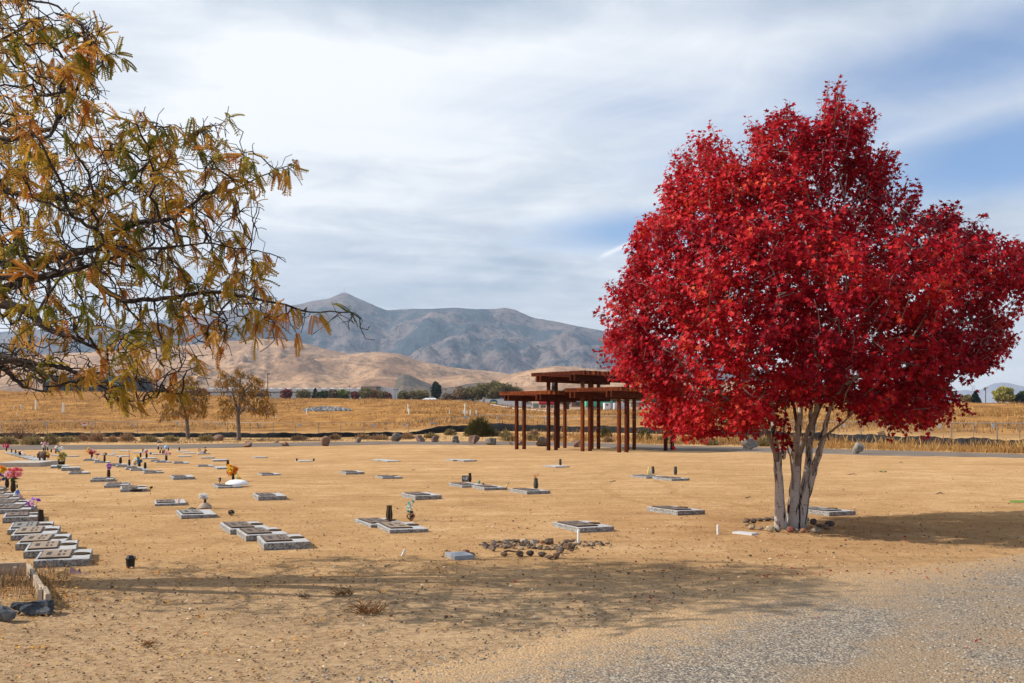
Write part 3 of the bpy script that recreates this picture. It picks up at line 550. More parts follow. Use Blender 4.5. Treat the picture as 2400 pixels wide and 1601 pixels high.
MK = [
 ('B', 470, 758, .085, 't', 1, 'nearest granite marker of the left row, touching the wooden frame corner'),
 ('B', 320, 630, .10, 't', 1, 'thick granite marker second from the wooden frame, tan plaque and flat ring'),
 ('B', 237, 520, .10, 't', 1, 'granite marker third from the wooden frame, with a raised bronze lid'),
 ('B', 150, 385, .09, 't', 1, 'granite marker fourth from the wooden frame, dark curled leaf on its plaque end'),
 ('B', 95, 305, .09, 'g', 1, 'granite marker with grey plaque under the tall lone bronze vase'),
 ('S', 2, 1225, .10, 'b', 1, 'thick speckled granite marker carrying the loose purple flowers'),
 ('S', -9, 1204, .08, 'b', 1, 'granite marker directly behind the one carrying purple flowers'),
 ('S', -20, 1191, .09, 'b', 1, 'granite marker just in front of the small striped flag'),
 ('S', -31, 1177, .07, 't', 1, 'granite marker beside the small striped flag and white angel'),
 ('S', -40, 1166, .07, 't', 1, "granite marker under the pink bouquet's vase"),
 ('S', -58, 1152, .07, 'b', 1, 'granite marker under the vase left of the pink bouquet'),
 ('S', -84, 1143.5, .12, 'b', 0, 'thick grey marker at the left edge below the mixed bright bouquet'),
 ('A', 690, 570, .09, 'n', 0, 'grey marker under the two tall flower filled vases beside the concrete pad'),
 ('A', 835, 606, .12, 'n', 0, 'thick grey marker with a grass tuft at its corner'),
 ('A', 940, 653, .05, 'b', 0, 'low flush marker in front of the one with the grass tuft'),
 ('A', 1150, 468, .04, 'b', 0, 'low marker under the red and peach rose bouquet'),
 ('A', 1292, 500, .04, 'b', 0, 'low marker under the vase of dried brown flowers'),
 ('A', 1512, 542, .06, 'b', 0, 'marker under the wide silver topped vase'),
 ('A', 1600, 556, .05, 'b', 0, 'marker under the vase holding one tall bare stick'),
 ('A', 1728, 590, .06, 'b', 0, 'marker under the blue, white and yellow bouquet'),
 ('A', 1790, 606, .04, 'b', 0, 'flush marker just in front of the blue, white and yellow bouquet'),
 ('A', 1975, 643, .05, 'b', 1, 'pale marker below the plain bronze vase, right of the blue bouquet'),
 ('A', 1255, 757, .08, 'g', 1, 'granite marker under the vase of violet flowers'),
 ('A', 1445, 837, .08, 'b', 1, 'granite marker between the violet flowers and the fallen bronze vase'),
 ('A', 1660, 897, .09, 'b', 1, 'weathered granite marker behind the fallen bronze vase'),
 ('A', 1392, 393, .03, 'n', 0, 'flat grey marker left of the little white cross'),
 ('A', 1600, 412, .03, 'n', 0, 'flat grey marker right of the little white cross'),
 ('A', 1640, 338, .03, 'n', 0, 'thin far marker behind the little white cross, close to the path'),
 ('A', 1165, 350, .03, 'n', 0, 'pale far marker just left behind the red and peach roses'),
 ('A', 715, 402, .03, 'n', 0, 'far marker under two plain vases right of the brown jacket'),
 ('A', 890, 415, .03, 'n', 0, 'flat far marker right behind the tall white and teal flowers'),
 ('A', 1840, 362, .03, 'n', 0, 'far marker beneath the pink and white bouquet by the path'),
 ('A', 1962, 441, .03, 'n', 0, 'flat marker below the pink and white bouquet and blue ball'),
 ('C', 345, 268, .03, 'n', 0, 'far marker under the cluster of small vases and blue balloon'),
 ('C', 690, 228, .03, 'n', 0, 'far marker with one slim vase, close to the path'),
 ('C', 775, 252, .02, 'n', 0, 'flush far marker in front of the slim vase'),
 ('C', 960, 262, .05, 'n', 0, 'far marker under the rusty dried plant and white box'),
 ('C', 700, 298, .03, 'n', 0, 'flat marker between the pink roses and the rusty dried plant'),
 ('C', 1012, 318, .04, 'n', 0, 'flat marker in front of the rusty dried plant'),
 ('C', 1178, 360, .07, 'n', 0, 'thick plain marker behind the lone vase near the orange flowers'),
 ('C', 1218, 465, .06, 'n', 0, 'marker under the lone bronze vase near the orange flowers'),
 ('C', 965, 432, .03, 'b', 0, 'low marker left of the lone vase near the orange flowers'),
 ('C', 632, 390, .04, 'b', 0, 'low marker with stones on it, right of the pink roses'),
 ('C', 385, 376, .04, 'b', 0, 'low marker under the vase of pink and cream roses'),
 ('C', 312, 360, .03, 'b', 0, 'low marker just left of the pink and cream roses'),
 ('C', 1740, 312, .03, 'n', 0, 'far half buried marker alone on the sand below the boulders'),
 ('C', 612, 610, .09, 'b', 0, 'thick plain granite marker alone, left of the orange flowers'),
 ('C', 1838, 553, .035, 'b', 0, 'low marker alone on the sand, right of the orange flowers'),
 ('C', 1222, 728, .05, 'b', 0, 'marker with a solar light and white fleece mound'),
 ('C', 380, 971, .05, 'b', 0, 'low marker with a small pink and white angel'),
 ('C', 722, 1145, .07, 'g', 0, 'marker carrying a white puff flower, stone and wrapped cloth'),
 ('C', 1800, 894, .10, 'b', 0, 'thick granite marker with scattered pink and dry flowers on top'),
 ('D', 325, 772, .09, 'b', 1, 'rearmost of three overlapping granite markers, star shaped ring cap'),
 ('D', 555, 865, .09, 'b', 1, 'middle of three overlapping granite markers at left centre'),
 ('D', 842, 988, .10, 'b', 1, 'nearest of three overlapping granite markers, thick rough front'),
 ('E', 500, 234, .03, 'n', 0, 'left one of a far low pair behind the flat marker with a round cap'),
 ('E', 622, 246, .035, 'n', 0, 'right one of a far low pair behind the flat marker with a round cap'),
 ('E', 66, 421, .08, 'b', 0, 'thick far marker with a brown plaque, left of the round capped marker'),
 ('E', 577, 480, .05, 'b', 1, 'flat far marker with a dark round cap near its right end'),
 ('E', 390, 1147, .05, 'b', 1, 'granite marker under the black and gold striped vase'),
 ('E', 690, 1227, .06, 't', 1, 'granite marker under the vase with turquoise star flowers'),
 ('E', 1010, 767, .10, 'b', 0, 'thick granite marker alone behind the turquoise star flowers'),
 ('E', 1532, 236, .05, 'n', 0, 'left block of the far touching pair of plain markers before the pergola'),
 ('E', 1676, 244, .06, 'n', 0, 'right block of the far touching pair of plain markers before the pergola'),
 ('E', 1650, 600, .07, 'b', 0, 'marker with a leaning photo frame, vase and green egg'),
 ('E', 1980, 638, .07, 'b', 0, 'marker between the photo frame and the vase of orange stems'),
 ('F', 1370, 692, .08, 'b', 0, 'marker under the vase of thin orange stems'),
 ('F', 1760, 325, .04, 'n', 0, 'far marker with one small vase in front of the pergola'),
 ('G', 1378, 475, .06, 'g', 0, 'left one of two touching markers, with yellow and clear bottles'),
 ('G', 1718, 508, .07, 'b', 0, 'right one of two touching markers, left of the red tree'),
 ('G', 1787, 980, .09, 'b', 1, 'granite marker alone on the sand, left of the red tree trunk'),
 ('G', 462, 1217, .08, 'b', 1, 'granite marker behind the tall white stake and rock ring'),
 ('H', 1777, 989, .08, 'g', 1, 'granite marker half hidden behind the red tree trunk'),
 ('V', 300, 1537, .02, 'n', 0, 'small flush far marker with two black knobs'),
]
for a in MK: marker(*a)
ORD = ['first', 'second', 'third', 'fourth', 'fifth', 'sixth', 'seventh', 'eighth', 'ninth', 'tenth']
for k in range(10):
    f = k / 9; marker('A', 40 + 500 * f, 362 + 138 * f, .03, 'n', 0, '%s flush slab from the concrete pad in the far left row' % ORD[9 - k])

# ------------------------------------------------------------------ bronze vases
M_vase = bronze('vase_bronze', (.055, .035, .023), (.028, .018, .013), .42)
M_vgrey = bronze('vase_grey_green', (.085, .085, .07), (.05, .05, .042), .55); M_gold = bronze('gold_stripe', (.55, .36, .14), (.4, .25, .1), .35)
PROF = [(.20, 0), (.26, .03), (.36, .10), (.46, .24), (.50, .38), (.47, .55), (.41, .72), (.38, .86), (.40, .96), (.45, 1.0), (.36, .99), (.33, .9)]
def top_z(p):
    """height of the marker top under a point, or the ground"""
    for c, rz, th in MARK:
        d = Vector((p.x - c.x, p.y - c.y, 0)); u = d.dot(RV); v = d.dot(RU)
        if abs(u) < MW / 2 + .10 and abs(v) < ML / 2 + .12: return th
    return 0.0
def spot(r, x, y):
    px, py = px_(r, x, y); z = 0.0
    for _ in range(3): p = GP(px, py, z); z = top_z(p)
    return Vector((p.x, p.y, z))
VASE = {}
def vase(key, r, x, yb, yt, label, kind='v', wide=1.0, tilt=0):
    p = spot(r, x, yb); h = (yb - yt) / ZK * p.y / FPX
    b = MB(); rr = h * .31 * wide
    if kind == 'g':
        b.lathe([(q * rr * 1.45, z * h) for q, z in PROF], 16); 
    else: b.lathe([(q * rr * 1.45, z * h) for q, z in PROF], 18, ribs=.05)
    b.lathe([(rr * .55, .0), (rr * .55, .012 * h / .2), (rr * .3, .02 * h / .2)], 14)
    m = {'v': M_vase, 'g': M_vgrey}.get(kind, M_vase)
    if kind == 's':
        t = thing('flower_vase', label, 'vase', p, 0, 'bronze flower vases'); b.build('body', M_vase, t, True)
        q = MB()
        for k in range(7):
            a = -math.pi / 2 + (k - 3) * .8; q.tube([Vector((math.cos(a) * (w * rr * 1.45 + .001), math.sin(a) * (w * rr * 1.45 + .001), z * h)) for w, z in PROF[1:10]], .0022, 4)
        q.build('gold_stripe', M_gold, t); o = t
    else:
        o = b.build('flower_vase', m, None, True); o.location = p; tag(o, label, 'vase', 'bronze flower vases')
    o.rotation_euler = (0, math.radians(tilt), random.uniform(0, 3)); VASE[key] = (p, h); return o
vase('L5', 'A', 560, 1350, 1145, 'tall plain bronze vase standing alone on the left row of markers')
vase('pink', 'A', 182, 940, 775, 'bronze vase holding the big pink rose bouquet')
vase('mix', 'A', 98, 872, 742, 'bronze vase just left behind the pink rose bouquet')
vase('pk2', 'A', 236, 846, 795, 'small bronze vase peeking out right behind the pink bouquet')
vase('purp', 'A', 1497, 706, 592, 'bronze vase holding the violet flowers')
vase('tl1', 'A', 825, 532, 410, 'left bronze vase of the tall flower pair beside the concrete pad')
vase('tl2', 'A', 870, 532, 420, 'right bronze vase of the tall flower pair beside the concrete pad')
vase('dry', 'A', 1440, 486, 395, 'slim bronze vase of dried brown flowers', wide=.8)
vase('wide', 'A', 1660, 511, 425, 'wide bronze vase with a silver white top', wide=1.1)
vase('stick', 'A', 1780, 537, 455, 'bronze vase holding one tall bare stick')
vase('blue', 'A', 1920, 566, 482, 'bronze vase holding the blue, white and yellow bouquet')
vase('pl', 'A', 1998, 580, 492, 'plain bronze vase right of the blue, white and yellow bouquet')
vase('m1', 'A', 160, 360, 312, 'small far vase next right of the magenta flowers', wide=.9)
vase('m2', 'A', 215, 373, 325, 'small far vase, second right of the magenta flowers', wide=.9)
vase('mag', 'A', 88, 337, 288, 'small far vase holding the magenta flowers')
vase('j1', 'A', 705, 356, 308, 'left small vase of two standing right of the brown jacket')
vase('j2', 'A', 768, 369, 318, 'right small vase of two standing right of the brown jacket')
vase('red', 'A', 1265, 442, 372, 'bronze vase holding the red and peach roses')
vase('pw0', 'A', 1968, 352, 304, 'far dark vase just left behind the pink and white bouquet')
vase('pw', 'A', 2018, 432, 360, 'bronze vase holding the pink and white bouquet')
vase('pw1', 'A', 1935, 422, 362, 'plain bronze vase left of the pink and white bouquet')
vase('d1', 'A', 548, 480, 395, 'slim dark vase under the left end of the brown jacket', wide=.7)
vase('d2', 'A', 612, 512, 390, 'tall dark vase under the middle of the brown jacket', wide=.7)
vase('d3', 'A', 598, 332, 285, 'left far vase of three under the pink and white carnations', wide=.9)
vase('d4', 'A', 622, 334, 285, 'middle far vase of three under the pink and white carnations', wide=.9)
vase('d5', 'A', 655, 334, 285, 'right far vase of three under the pink and white carnations', wide=.9)
vase('c1', 'C', 417, 202, 150, 'slim far vase with a white tip beside the path')
vase('c2', 'C', 460, 202, 170, 'short far vase just right of the white tipped one')
vase('c3', 'C', 443, 252, 203, 'dark far vase with yellow green leaves at its foot')
vase('c4', 'C', 480, 257, 205, 'brown far vase left of the small brown bear')
vase('c4b', 'C', 556, 212, 168, 'dark far vase right behind the blue and white ball')
vase('rose', 'C', 527, 352, 272, 'bronze vase holding the pink and cream roses')
vase('c5', 'C', 706, 216, 165, 'slim far vase alone on its marker near the path')
vase('c6', 'C', 1375, 437, 343, 'lone bronze vase left above the orange flowers')
vase('fire', 'C', 1447, 628, 540, 'bronze vase holding the orange and red flowers')
vase('puff', 'C', 1062, 1000, 875, 'bronze vase wrapped with cloth under the white puff flower', wide=.75)
vase('gold', 'E', 660, 1066, 850, 'tall black vase with thin gold stripes', 's')
vase('teal', 'E', 967, 1050, 928, 'grey green vase holding the turquoise star flowers', 'g', 1.15)
vase('frame', 'F', 595, 531, 405, 'dark vase next to the leaning photo frame', wide=.9)
vase('orst', 'F', 1503, 629, 478, 'grey bronze vase of thin orange stems', 'g')
vase('per', 'F', 1840, 297, 210, 'small bronze vase alone in front of the pergola', 'g')
vase('r1', 'G', 1474, 412, 313, 'tilted bronze vase beside the yellow bottle', 'g', 1, -7)
vase('r2', 'G', 1780, 427, 315, 'upright bronze vase on the marker pair left of the red tree', 'g')

# ------------------------------------------------------------------ flowers
GREEN = (.05, .13, .025)
_bl = {}
def bloom_mesh(c):
    if c in _bl: return _bl[c]
    rr = random.Random(len(_bl)); b = MB()
    for ring, (n, tilt, r0) in enumerate(((7, .15, 1.0), (6, .75, .85), (4, 1.2, .6))):
        for k in range(n):
            a = 2 * math.pi * (k + .5 * ring) / n + rr.uniform(-.2, .2); L = r0 * rr.uniform(.85, 1.1)
            u = Vector((math.cos(a), math.sin(a), 0)); w = Vector((-u.y, u.x, 0)) * .42 * r0; up = Vector((0, 0, 1))
            d = u * math.cos(tilt) + up * math.sin(tilt)
            b.add([up * .05, d * L * .6 + w, d * L + up * .12, d * L * .6 - w], [(0, 1, 2, 3)])
    me = bpy.data.meshes.new('blossom'); me.from_pydata(b.v, [], b.f); me.materials.append(petal_mat(c)); me.update(); _bl[c] = me; return me
def petal_mat(c):
    m, t, b = new_mat('petal_%d' % len(_bl)); f = t.noise(t.obj(), 3, 2)
    t.put(b.inputs['Base Color'], t.ramp(f, [(.3, tuple(v * .75 for v in c)), (.7, c)])); b.inputs['Roughness'].default_value = .7
    tr = t.node('ShaderNodeBsdfTranslucent'); tr.inputs[0].default_value = (*c, 1); mx = t.node('ShaderNodeMixShader'); mx.inputs[0].default_value = .35
    t.l.new(b.outputs[0], mx.inputs[1]); t.l.new(tr.outputs[0], mx.inputs[2]); t.l.new(mx.outputs[0], t.n['Material Output'].inputs[0]); return m
M_stem = plain((.06, .10, .03)); M_leaf = plain((.055, .15, .03)); M_lime = plain((.35, .50, .06)); M_dry = plain((.30, .19, .09))
PINK, ROSE, RED, WHITE, YEL, ORG, BLUE, VIO, MAG, TEAL, LPINK, PEACH = (.85, .30, .33), (.75, .12, .16), (.50, .015, .03), (.85, .84, .82), (.85, .55, .03), (.85, .28, .03), (.05, .16, .50), (.38, .12, .55), (.75, .01, .22), (.10, .50, .52), (.85, .55, .60), (.85, .42, .32)
def bouquet(label, r, x, y, wx, hy, key, cols, n=9, leaves=8, leaf=None, size=.36, foot=None, name='bouquet', stems=True, lower=0):
    """blossoms filling an ellipse centred on a zoom point at the depth of their vase"""
    p, h = VASE[key] if key in VASE else (spot(*key), 0)
    px, py = px_(r, x, y); c = P(px, py, p.y); k = p.y / FPX / ZK; rx, rz = wx * k, hy * k; rr = random.Random(label)
    base = Vector((p.x, p.y, p.z + h * .93)) if foot is None else foot
    t = thing(name, label, 'flowers', base, 0, 'bouquets on the graves'); o = c - base; sz = min(rx, rz) * size * 2
    st = MB(); pts = []
    for i in range(n):
        for _ in range(40):
            v = Vector((rr.uniform(-1, 1), rr.uniform(-1, 1), rr.uniform(-1, 1)))
            if v.length < 1 and (v.y < .35) and all((v - q).length > .42 for q in pts): break
        pts.append(v); q = o + Vector((v.x * rx, v.y * rx, v.z * rz))
        me = bloom_mesh(cols[i % len(cols)]); b = bpy.data.objects.new('blossom', me); COL.objects.link(b); b.parent = t; b.location = q
        d = Vector((v.x, v.y - .55, v.z + .45)); b.rotation_euler = d.to_track_quat('Z', 'Y').to_euler(); s = sz * rr.uniform(.75, 1.15); b.scale = (s, s, s)
        if stems: st.tube([Vector((rr.uniform(-.01, .01), 0, 0)), q * .5 + Vector((0, 0, .02)), q], max(.0022, rx * .02), 4)
    if stems: st.build('stem', M_stem, t)
    if leaves:
        l = MB()
        for i in range(leaves):
            a = rr.uniform(0, 2 * math.pi); d = Vector((math.cos(a), math.sin(a), rr.uniform(-.5, .5))).normalized(); q = o * rr.uniform(.35, .8) - Vector((0, 0, rz * lower)); L = rx * rr.uniform(.5, .85)
            w = d.cross(Vector((0, 0, 1))).normalized() * L * .24
            l.add([q, q + d * L * .5 + w, q + d * L - Vector((0, 0, L * .25)), q + d * L * .5 - w], [(0, 1, 2, 3)])
        l.build('leaves', leaf or M_leaf, t)
    return t
bouquet('big bouquet of pink roses in a vase near the left edge', 'A', 190, 640, 108, 72, 'pink', [PINK, PINK, LPINK, PINK, ROSE], 17, 16, None, .30, None, 'bouquet', True, .55)
bouquet('mixed yellow, teal and red bouquet cut by the left edge', 'A', 8, 650, 72, 105, 'mix', [YEL, TEAL, ROSE, ORG, BLUE, WHITE, VIO], 13, 8, None, .3)
bouquet('lilac and violet flowers with lime leaves lying on a marker', 'A', 468, 1045, 80, 58, ('A', 455, 1195), [VIO, LPINK, VIO, (.6, .35, .75)], 6, 0, M_lime, .42)
bouquet('violet flowers in a vase, left of the lone granite markers', 'A', 1508, 560, 42, 38, 'purp', [VIO, (.5, .22, .7), VIO, LPINK], 7, 5, None, .4)
bouquet('white, teal and red flowers topping the tall vase pair', 'A', 812, 300, 52, 34, 'tl1', [WHITE, WHITE, TEAL, WHITE, (.6, .1, .1)], 8, 4)
bouquet('yellow green trailing flowers covering the tall vase pair', 'A', 850, 420, 48, 66, ('A', 848, 532), [(.55, .55, .15), (.4, .42, .1), YEL, (.35, .2, .08), (.6, .58, .35)], 13, 16, plain((.20, .24, .05)), .34)
bouquet('magenta flowers at the far left beside the path', 'A', 90, 263, 44, 26, 'mag', [MAG, MAG, (.6, .01, .2)], 8, 4)
bouquet('pink and white carnations above the brown jacket', 'A', 612, 245, 46, 32, 'd4', [LPINK, WHITE, (.35, .03, .08), LPINK, WHITE], 9, 4)
bouquet('yellow flower at the right shoulder of the brown jacket', 'A', 656, 358, 24, 30, 'd2', [YEL, (.75, .45, .02)], 4, 2)
bouquet('red and peach roses with two small sunflowers', 'A', 1252, 332, 52, 42, 'red', [PEACH, RED, PEACH, LPINK, YEL, PEACH, RED, YEL], 10, 8)
bouquet('small red, white and blue flower pick stuck in the sand', 'A', 1335, 385, 27, 22, ('A', 1330, 452), [RED, WHITE, BLUE, WHITE, (.03, .04, .2)], 6, 3)
bouquet('dried brown and orange flowers in a slim vase', 'A', 1440, 378, 30, 20, 'dry', [(.40, .22, .08), (.5, .3, .12), (.3, .14, .06)], 6, 4, M_dry)
bouquet('bouquet of blue, white and yellow flowers in the middle left rows', 'A', 1893, 462, 60, 56, 'blue', [BLUE, WHITE, YEL, WHITE, (.1, .3, .6), YEL, WHITE, (.05, .2, .3)], 16, 14, plain((.05, .14, .06)), .24)
bouquet('pink and white flowers next to a bright blue ball', 'A', 2010, 338, 46, 26, 'pw', [PINK, WHITE, ROSE, LPINK, WHITE], 8, 5)
bouquet('pink and cream roses in a vase among the back rows', 'C', 542, 245, 46, 30, 'rose', [LPINK, ROSE, WHITE, PINK, (.8, .7, .6)], 9, 7)
bouquet('rusty dried plant standing upright on a far marker', 'C', 1068, 210, 22, 46, ('C', 1066, 258), [(.22, .08, .03), (.3, .13, .05)], 9, 6, plain((.16, .07, .03)))
bouquet('orange and red flowers rising from the white fleece mound', 'C', 1440, 475, 62, 72, 'fire', [ORG, YEL, (.7, .06, .02), ORG, (.85, .45, .05), RED], 14, 8)
bouquet('small yellow flowers with green leaves on the white fleece mound', 'C', 1520, 582, 52, 38, ('C', 1505, 640), [(.75, .6, .15), YEL, (.5, .6, .4)], 5, 14, plain((.04, .20, .08)), .3)
bouquet('fluffy white puff flower over a wrapped vase', 'C', 1045, 838, 62, 34, 'puff', [WHITE, (.75, .74, .72)], 15, 0, None, .42)
bouquet('spiky turquoise star flowers in a grey vase', 'E', 945, 850, 62, 88, 'teal', [TEAL, (.35, .65, .7), TEAL], 5, 12, plain((.55, .72, .78)), .26)
bouquet('thin orange dry stems in a grey vase', 'F', 1503, 440, 48, 36, 'orst', [(.75, .32, .15), (.6, .22, .1)], 9, 0, None, .16)
bouquet('loose pink and dry brown flowers lying on a thick marker', 'C', 2065, 798, 70, 16, ('C', 2060, 822), [LPINK, (.2, .15, .08), ROSE, (.3, .22, .1), (.25, .2, .12)], 7, 5, M_dry, .5)
bouquet('pale flowers lying beside the small brown bear in the far rows', 'C', 600, 190, 16, 14, ('C', 600, 212), [WHITE, PEACH], 4, 0)

# ------------------------------------------------------------------ small grave things
M_white = plain((.78, .78, .76), .5); M_pvc = plain((.80, .80, .77), .4); M_black = mat('black_plastic', (.012, .012, .013), .45, .1, 20)
def item(name, label, cat, b, m, loc, group=None, smooth=False, rz=0, rx=0, ry=0):
    o = b.build(name, m, None, smooth); o.location = loc; o.rotation_euler = (rx, ry, rz); return tag(o, label, cat, group)
# concrete pad
f0, f1 = GP(*px_('A', 40, 555), 0), GP(*px_('A', 655, 545), 0); c = (f0 + f1) / 2; wl = (f1 - f0).length
M_conc = mat('pale_concrete', (.46, .41, .35), .85, .12, 6, 0, (.34, .29, .24), .2, 50)
b = MB(); b.bevbox((0, 0, .03), (wl, 2.0, .22), .012); item('concrete_pad', 'long low concrete pad lying among the left graves', 'pad', b, M_conc, (c.x - .35, c.y + 1.0, 0), rz=.12)
# jacket draped over vases
M_coat = mat('brown_cloth', (.17, .105, .075), .9, .2, 12, 0, (.10, .06, .045), .3, 30)
p = spot('A', 600, 500); k = p.y / FPX / ZK; t = thing('jacket', 'brown jacket draped over dark vases by the concrete pad', 'jacket', p)
b = MB(); n = 14; prof = [(.62, 150, 0), (.95, 128, 6), (1.0, 100, -4), (.85, 78, 5), (.55, 60, 0), (.18, 52, 0)]
vs = []
for w, zz, o_ in prof:
    for q in range(n):
        a = 2 * math.pi * q / n; rip = 1 + .14 * math.sin(3 * a + zz); vs.append(((math.cos(a) * 62 * w * rip) * k, math.sin(a) * 40 * w * rip * k, (210 - zz + (12 * math.sin(2 * a + 1) if zz == 150 else 0)) * k))
b.add(vs, [(i * n + q, i * n + (q + 1) % n, (i + 1) * n + (q + 1) % n, (i + 1) * n + q) for i in range(5) for q in range(n)] + [tuple(range(5 * n, 6 * n))]); b.build('body', M_coat, t, True)
for sx_ in (-1, 1):
    b = MB(); b.tube([Vector((sx_ * 40 * k, 0, 140 * k)), Vector((sx_ * 72 * k, -10 * k, 110 * k)), Vector((sx_ * 70 * k, -14 * k, 60 * k))], [20 * k, 18 * k, 14 * k], 8); b.build('sleeve', M_coat, t, True)
# fallen vase, pine cone, canister
p = spot('A', 1868, 893); b = MB(); hh = 165 / ZK * p.y / FPX; b.lathe([(q * hh * .26, z * hh) for q, z in PROF], 14)
item('fallen_vase', 'bronze vase lying on its side before a weathered marker', 'vase', b, M_vase, (p.x - hh * .5, p.y, hh * .13), None, True, ry=math.pi / 2, rz=0)
p = spot('A', 2065, 858); b = MB()
for i in range(5): b.lathe([(.012, .014 * i), (.034 - .005 * abs(i - 1.5), .014 * i + .006), (.012, .014 * i + .016)], 9)
item('pine_cone', 'dark pine cone at the end of the weathered marker', 'pine cone', b, plain((.08, .045, .025)), (p.x, p.y, .02), ry=1.1)
p = GP(*px_('B', 1795, 755), 0); hh = 160 / ZK * p.y / FPX
t = thing('canister', 'black plastic canister with a lid standing alone on the sand', 'canister', p); b = MB()
b.lathe([(.040, -.02), (.044, .0), (.048, hh * .62)], 16); b.build('body', M_black, t)
b = MB(); b.lathe([(.050, hh * .62), (.056, hh * .66), (.056, hh * .74), (.046, hh * .80), (.036, hh * .95), (.022, hh)], 16, ribs=.06); b.build('lid', M_black, t)
b = MB(); b.tube([(.055, 0, hh * .7), (.062, 0, hh * .85), (.045, 0, hh * .92)], .004, 5); b.build('handle', M_black, t)
# pinwheel, teal ornament, black pot, white cross, blue ball, bear, wreath stand
def stick_item(name, label, cat, r, x, yb, yt, m, top):
    p = spot(r, x, yb); k = p.y / FPX / ZK; t = thing(name, label, cat, p); b = MB(); b.tube([(0, 0, -.05), (0, 0, (yb - yt) * k)], .008, 5); b.build('stick', m, t); top(t, (yb - yt) * k, k); return t
def pin(t, h, k):
    for i in range(4):
        a = i * math.pi / 2 + .4; b = MB(); u = Vector((math.cos(a), 0, math.sin(a))); w = Vector((-u.z, 0, u.x)); b.add([(0, -.012, h), Vector((0, -.012, h)) + u * 30 * k, Vector((0, -.05, h)) + u * 24 * k + w * 16 * k], [(0, 1, 2)]); b.build('vane', plain(LPINK if i % 2 else (.8, .8, .82)), t)
stick_item('pinwheel', 'pink and white pinwheel in the far left row', 'pinwheel', 'A', 316, 405, 345, M_white, pin)
def tealt(t, h, k):
    for i in range(5):
        a = i * 1.256; b = MB(); u = Vector((math.cos(a), -.2, math.sin(a))).normalized(); b.add([(0, 0, h), Vector((0, 0, h)) + u * 16 * k + Vector((4 * k, 0, 0)), Vector((0, 0, h)) + u * 24 * k, Vector((0, 0, h)) + u * 16 * k - Vector((4 * k, 0, 0))], [(0, 1, 2, 3)]); b.build('petal', plain((.45, .62, .58)), t)
stick_item('garden_ornament', 'pale teal flower ornament on a stick beside the concrete pad', 'ornament', 'A', 465, 435, 398, plain((.1, .1, .09)), tealt)
p = spot('A', 275, 392); k = p.y / FPX / ZK; b = MB(); b.lathe([(14 * k, 0), (20 * k, 30 * k), (23 * k, 52 * k), (18 * k, 52 * k)], 12); item('flower_pot', 'squat black pot next to the pink and white pinwheel', 'pot', b, M_vase, p, None, True)
p = spot('A', 1565, 382); k = p.y / FPX / ZK; t = thing('grave_cross', 'little white cross on a stepped foot near the path', 'cross', p); b = MB(); b.bevbox((0, 0, 5 * k), (40 * k, 24 * k, 10 * k), 2 * k).box((0, 0, 14 * k), (26 * k, 16 * k, 8 * k)); b.build('foot', M_white, t)
b = MB(); b.box((0, 0, 40 * k), (11 * k, 9 * k, 46 * k)).box((0, -.001, 48 * k), (30 * k, 8 * k, 10 * k)); b.build('cross', M_white, t)
def ball(name, label, cat, r, x, yb, rad, m):
    p = spot(r, x, yb); k = p.y / FPX / ZK; q = rad * k; b = MB(); b.lathe([(q * math.sin(a), q - q * math.cos(a)) for a in [math.pi * i / 8 for i in range(9)]][1:-1], 14); return item(name, label, cat, b, m, p, None, True)
ball('ball', 'bright blue ball on the sand beside pink and white flowers', 'ball', 'A', 2072, 384, 17, plain((.02, .22, .55), .4))
p = spot('C', 525, 255); k = p.y / FPX / ZK
t = thing('balloon', 'pale blue balloon above the far cluster of vases', 'balloon', p); b = MB(); q = 27 * k; b.lathe([(q * math.sin(a), (255 - 168) * k - q * 1.05 * math.cos(a)) for a in [math.pi * i / 8 for i in range(9)]][1:-1], 14); b.build('balloon_skin', plain((.30, .50, .78), .35), t, True); b = MB(); b.tube([(0, 0, 0), (.01, 0, 30 * k), (0, 0, 60 * k)], .006, 4); b.build('string', M_white, t)
t = thing('toy_bear', 'small brown bear seated in the far cluster of vases', 'toy', spot('C', 500, 250)); k = spot('C', 500, 250).y / FPX / ZK; b = MB()
def sph(b, c, r, n=9): b.lathe([(r * math.sin(math.pi * i / 7), c[2] - r * math.cos(math.pi * i / 7)) for i in range(1, 7)], n, (c[0], c[1], 0))
sph(b, (0, 0, 16 * k), 17 * k); b.build('body', plain((.26, .13, .07)), t, True); b = MB(); sph(b, (0, 0, 42 * k), 12 * k); sph(b, (-9 * k, 0, 53 * k), 4 * k); sph(b, (9 * k, 0, 53 * k), 4 * k); b.build('head', plain((.30, .16, .08)), t, True)
b = MB()
for a in (-1, 1): b.tube([(a * 8 * k, -6 * k, 8 * k), (a * 16 * k, -22 * k, 6 * k)], [7 * k, 5 * k], 7).tube([(a * 14 * k, -3 * k, 26 * k), (a * 20 * k, -14 * k, 16 * k)], [5 * k, 4 * k], 7)
b.build('limbs', plain((.24, .12, .06)), t, True)
p = spot('C', 985, 235); k = p.y / FPX / ZK; t = thing('wreath_stand', 'small round dry wreath on a wire stand in the far rows', 'wreath', p); b = MB(); n = 14
b.tube([Vector((math.cos(2 * math.pi * i / n) * 17 * k, 0, 34 * k + math.sin(2 * math.pi * i / n) * 17 * k)) for i in range(n + 1)], 4.5 * k, 6, cap=False); b.build('ring', plain((.22, .15, .08)), t)
b = MB(); b.tube([(-8 * k, 0, 0), (-4 * k, 0, 20 * k)], .006, 4).tube([(8 * k, 0, 0), (4 * k, 0, 20 * k)], .006, 4); b.build('stand', M_vase, t)
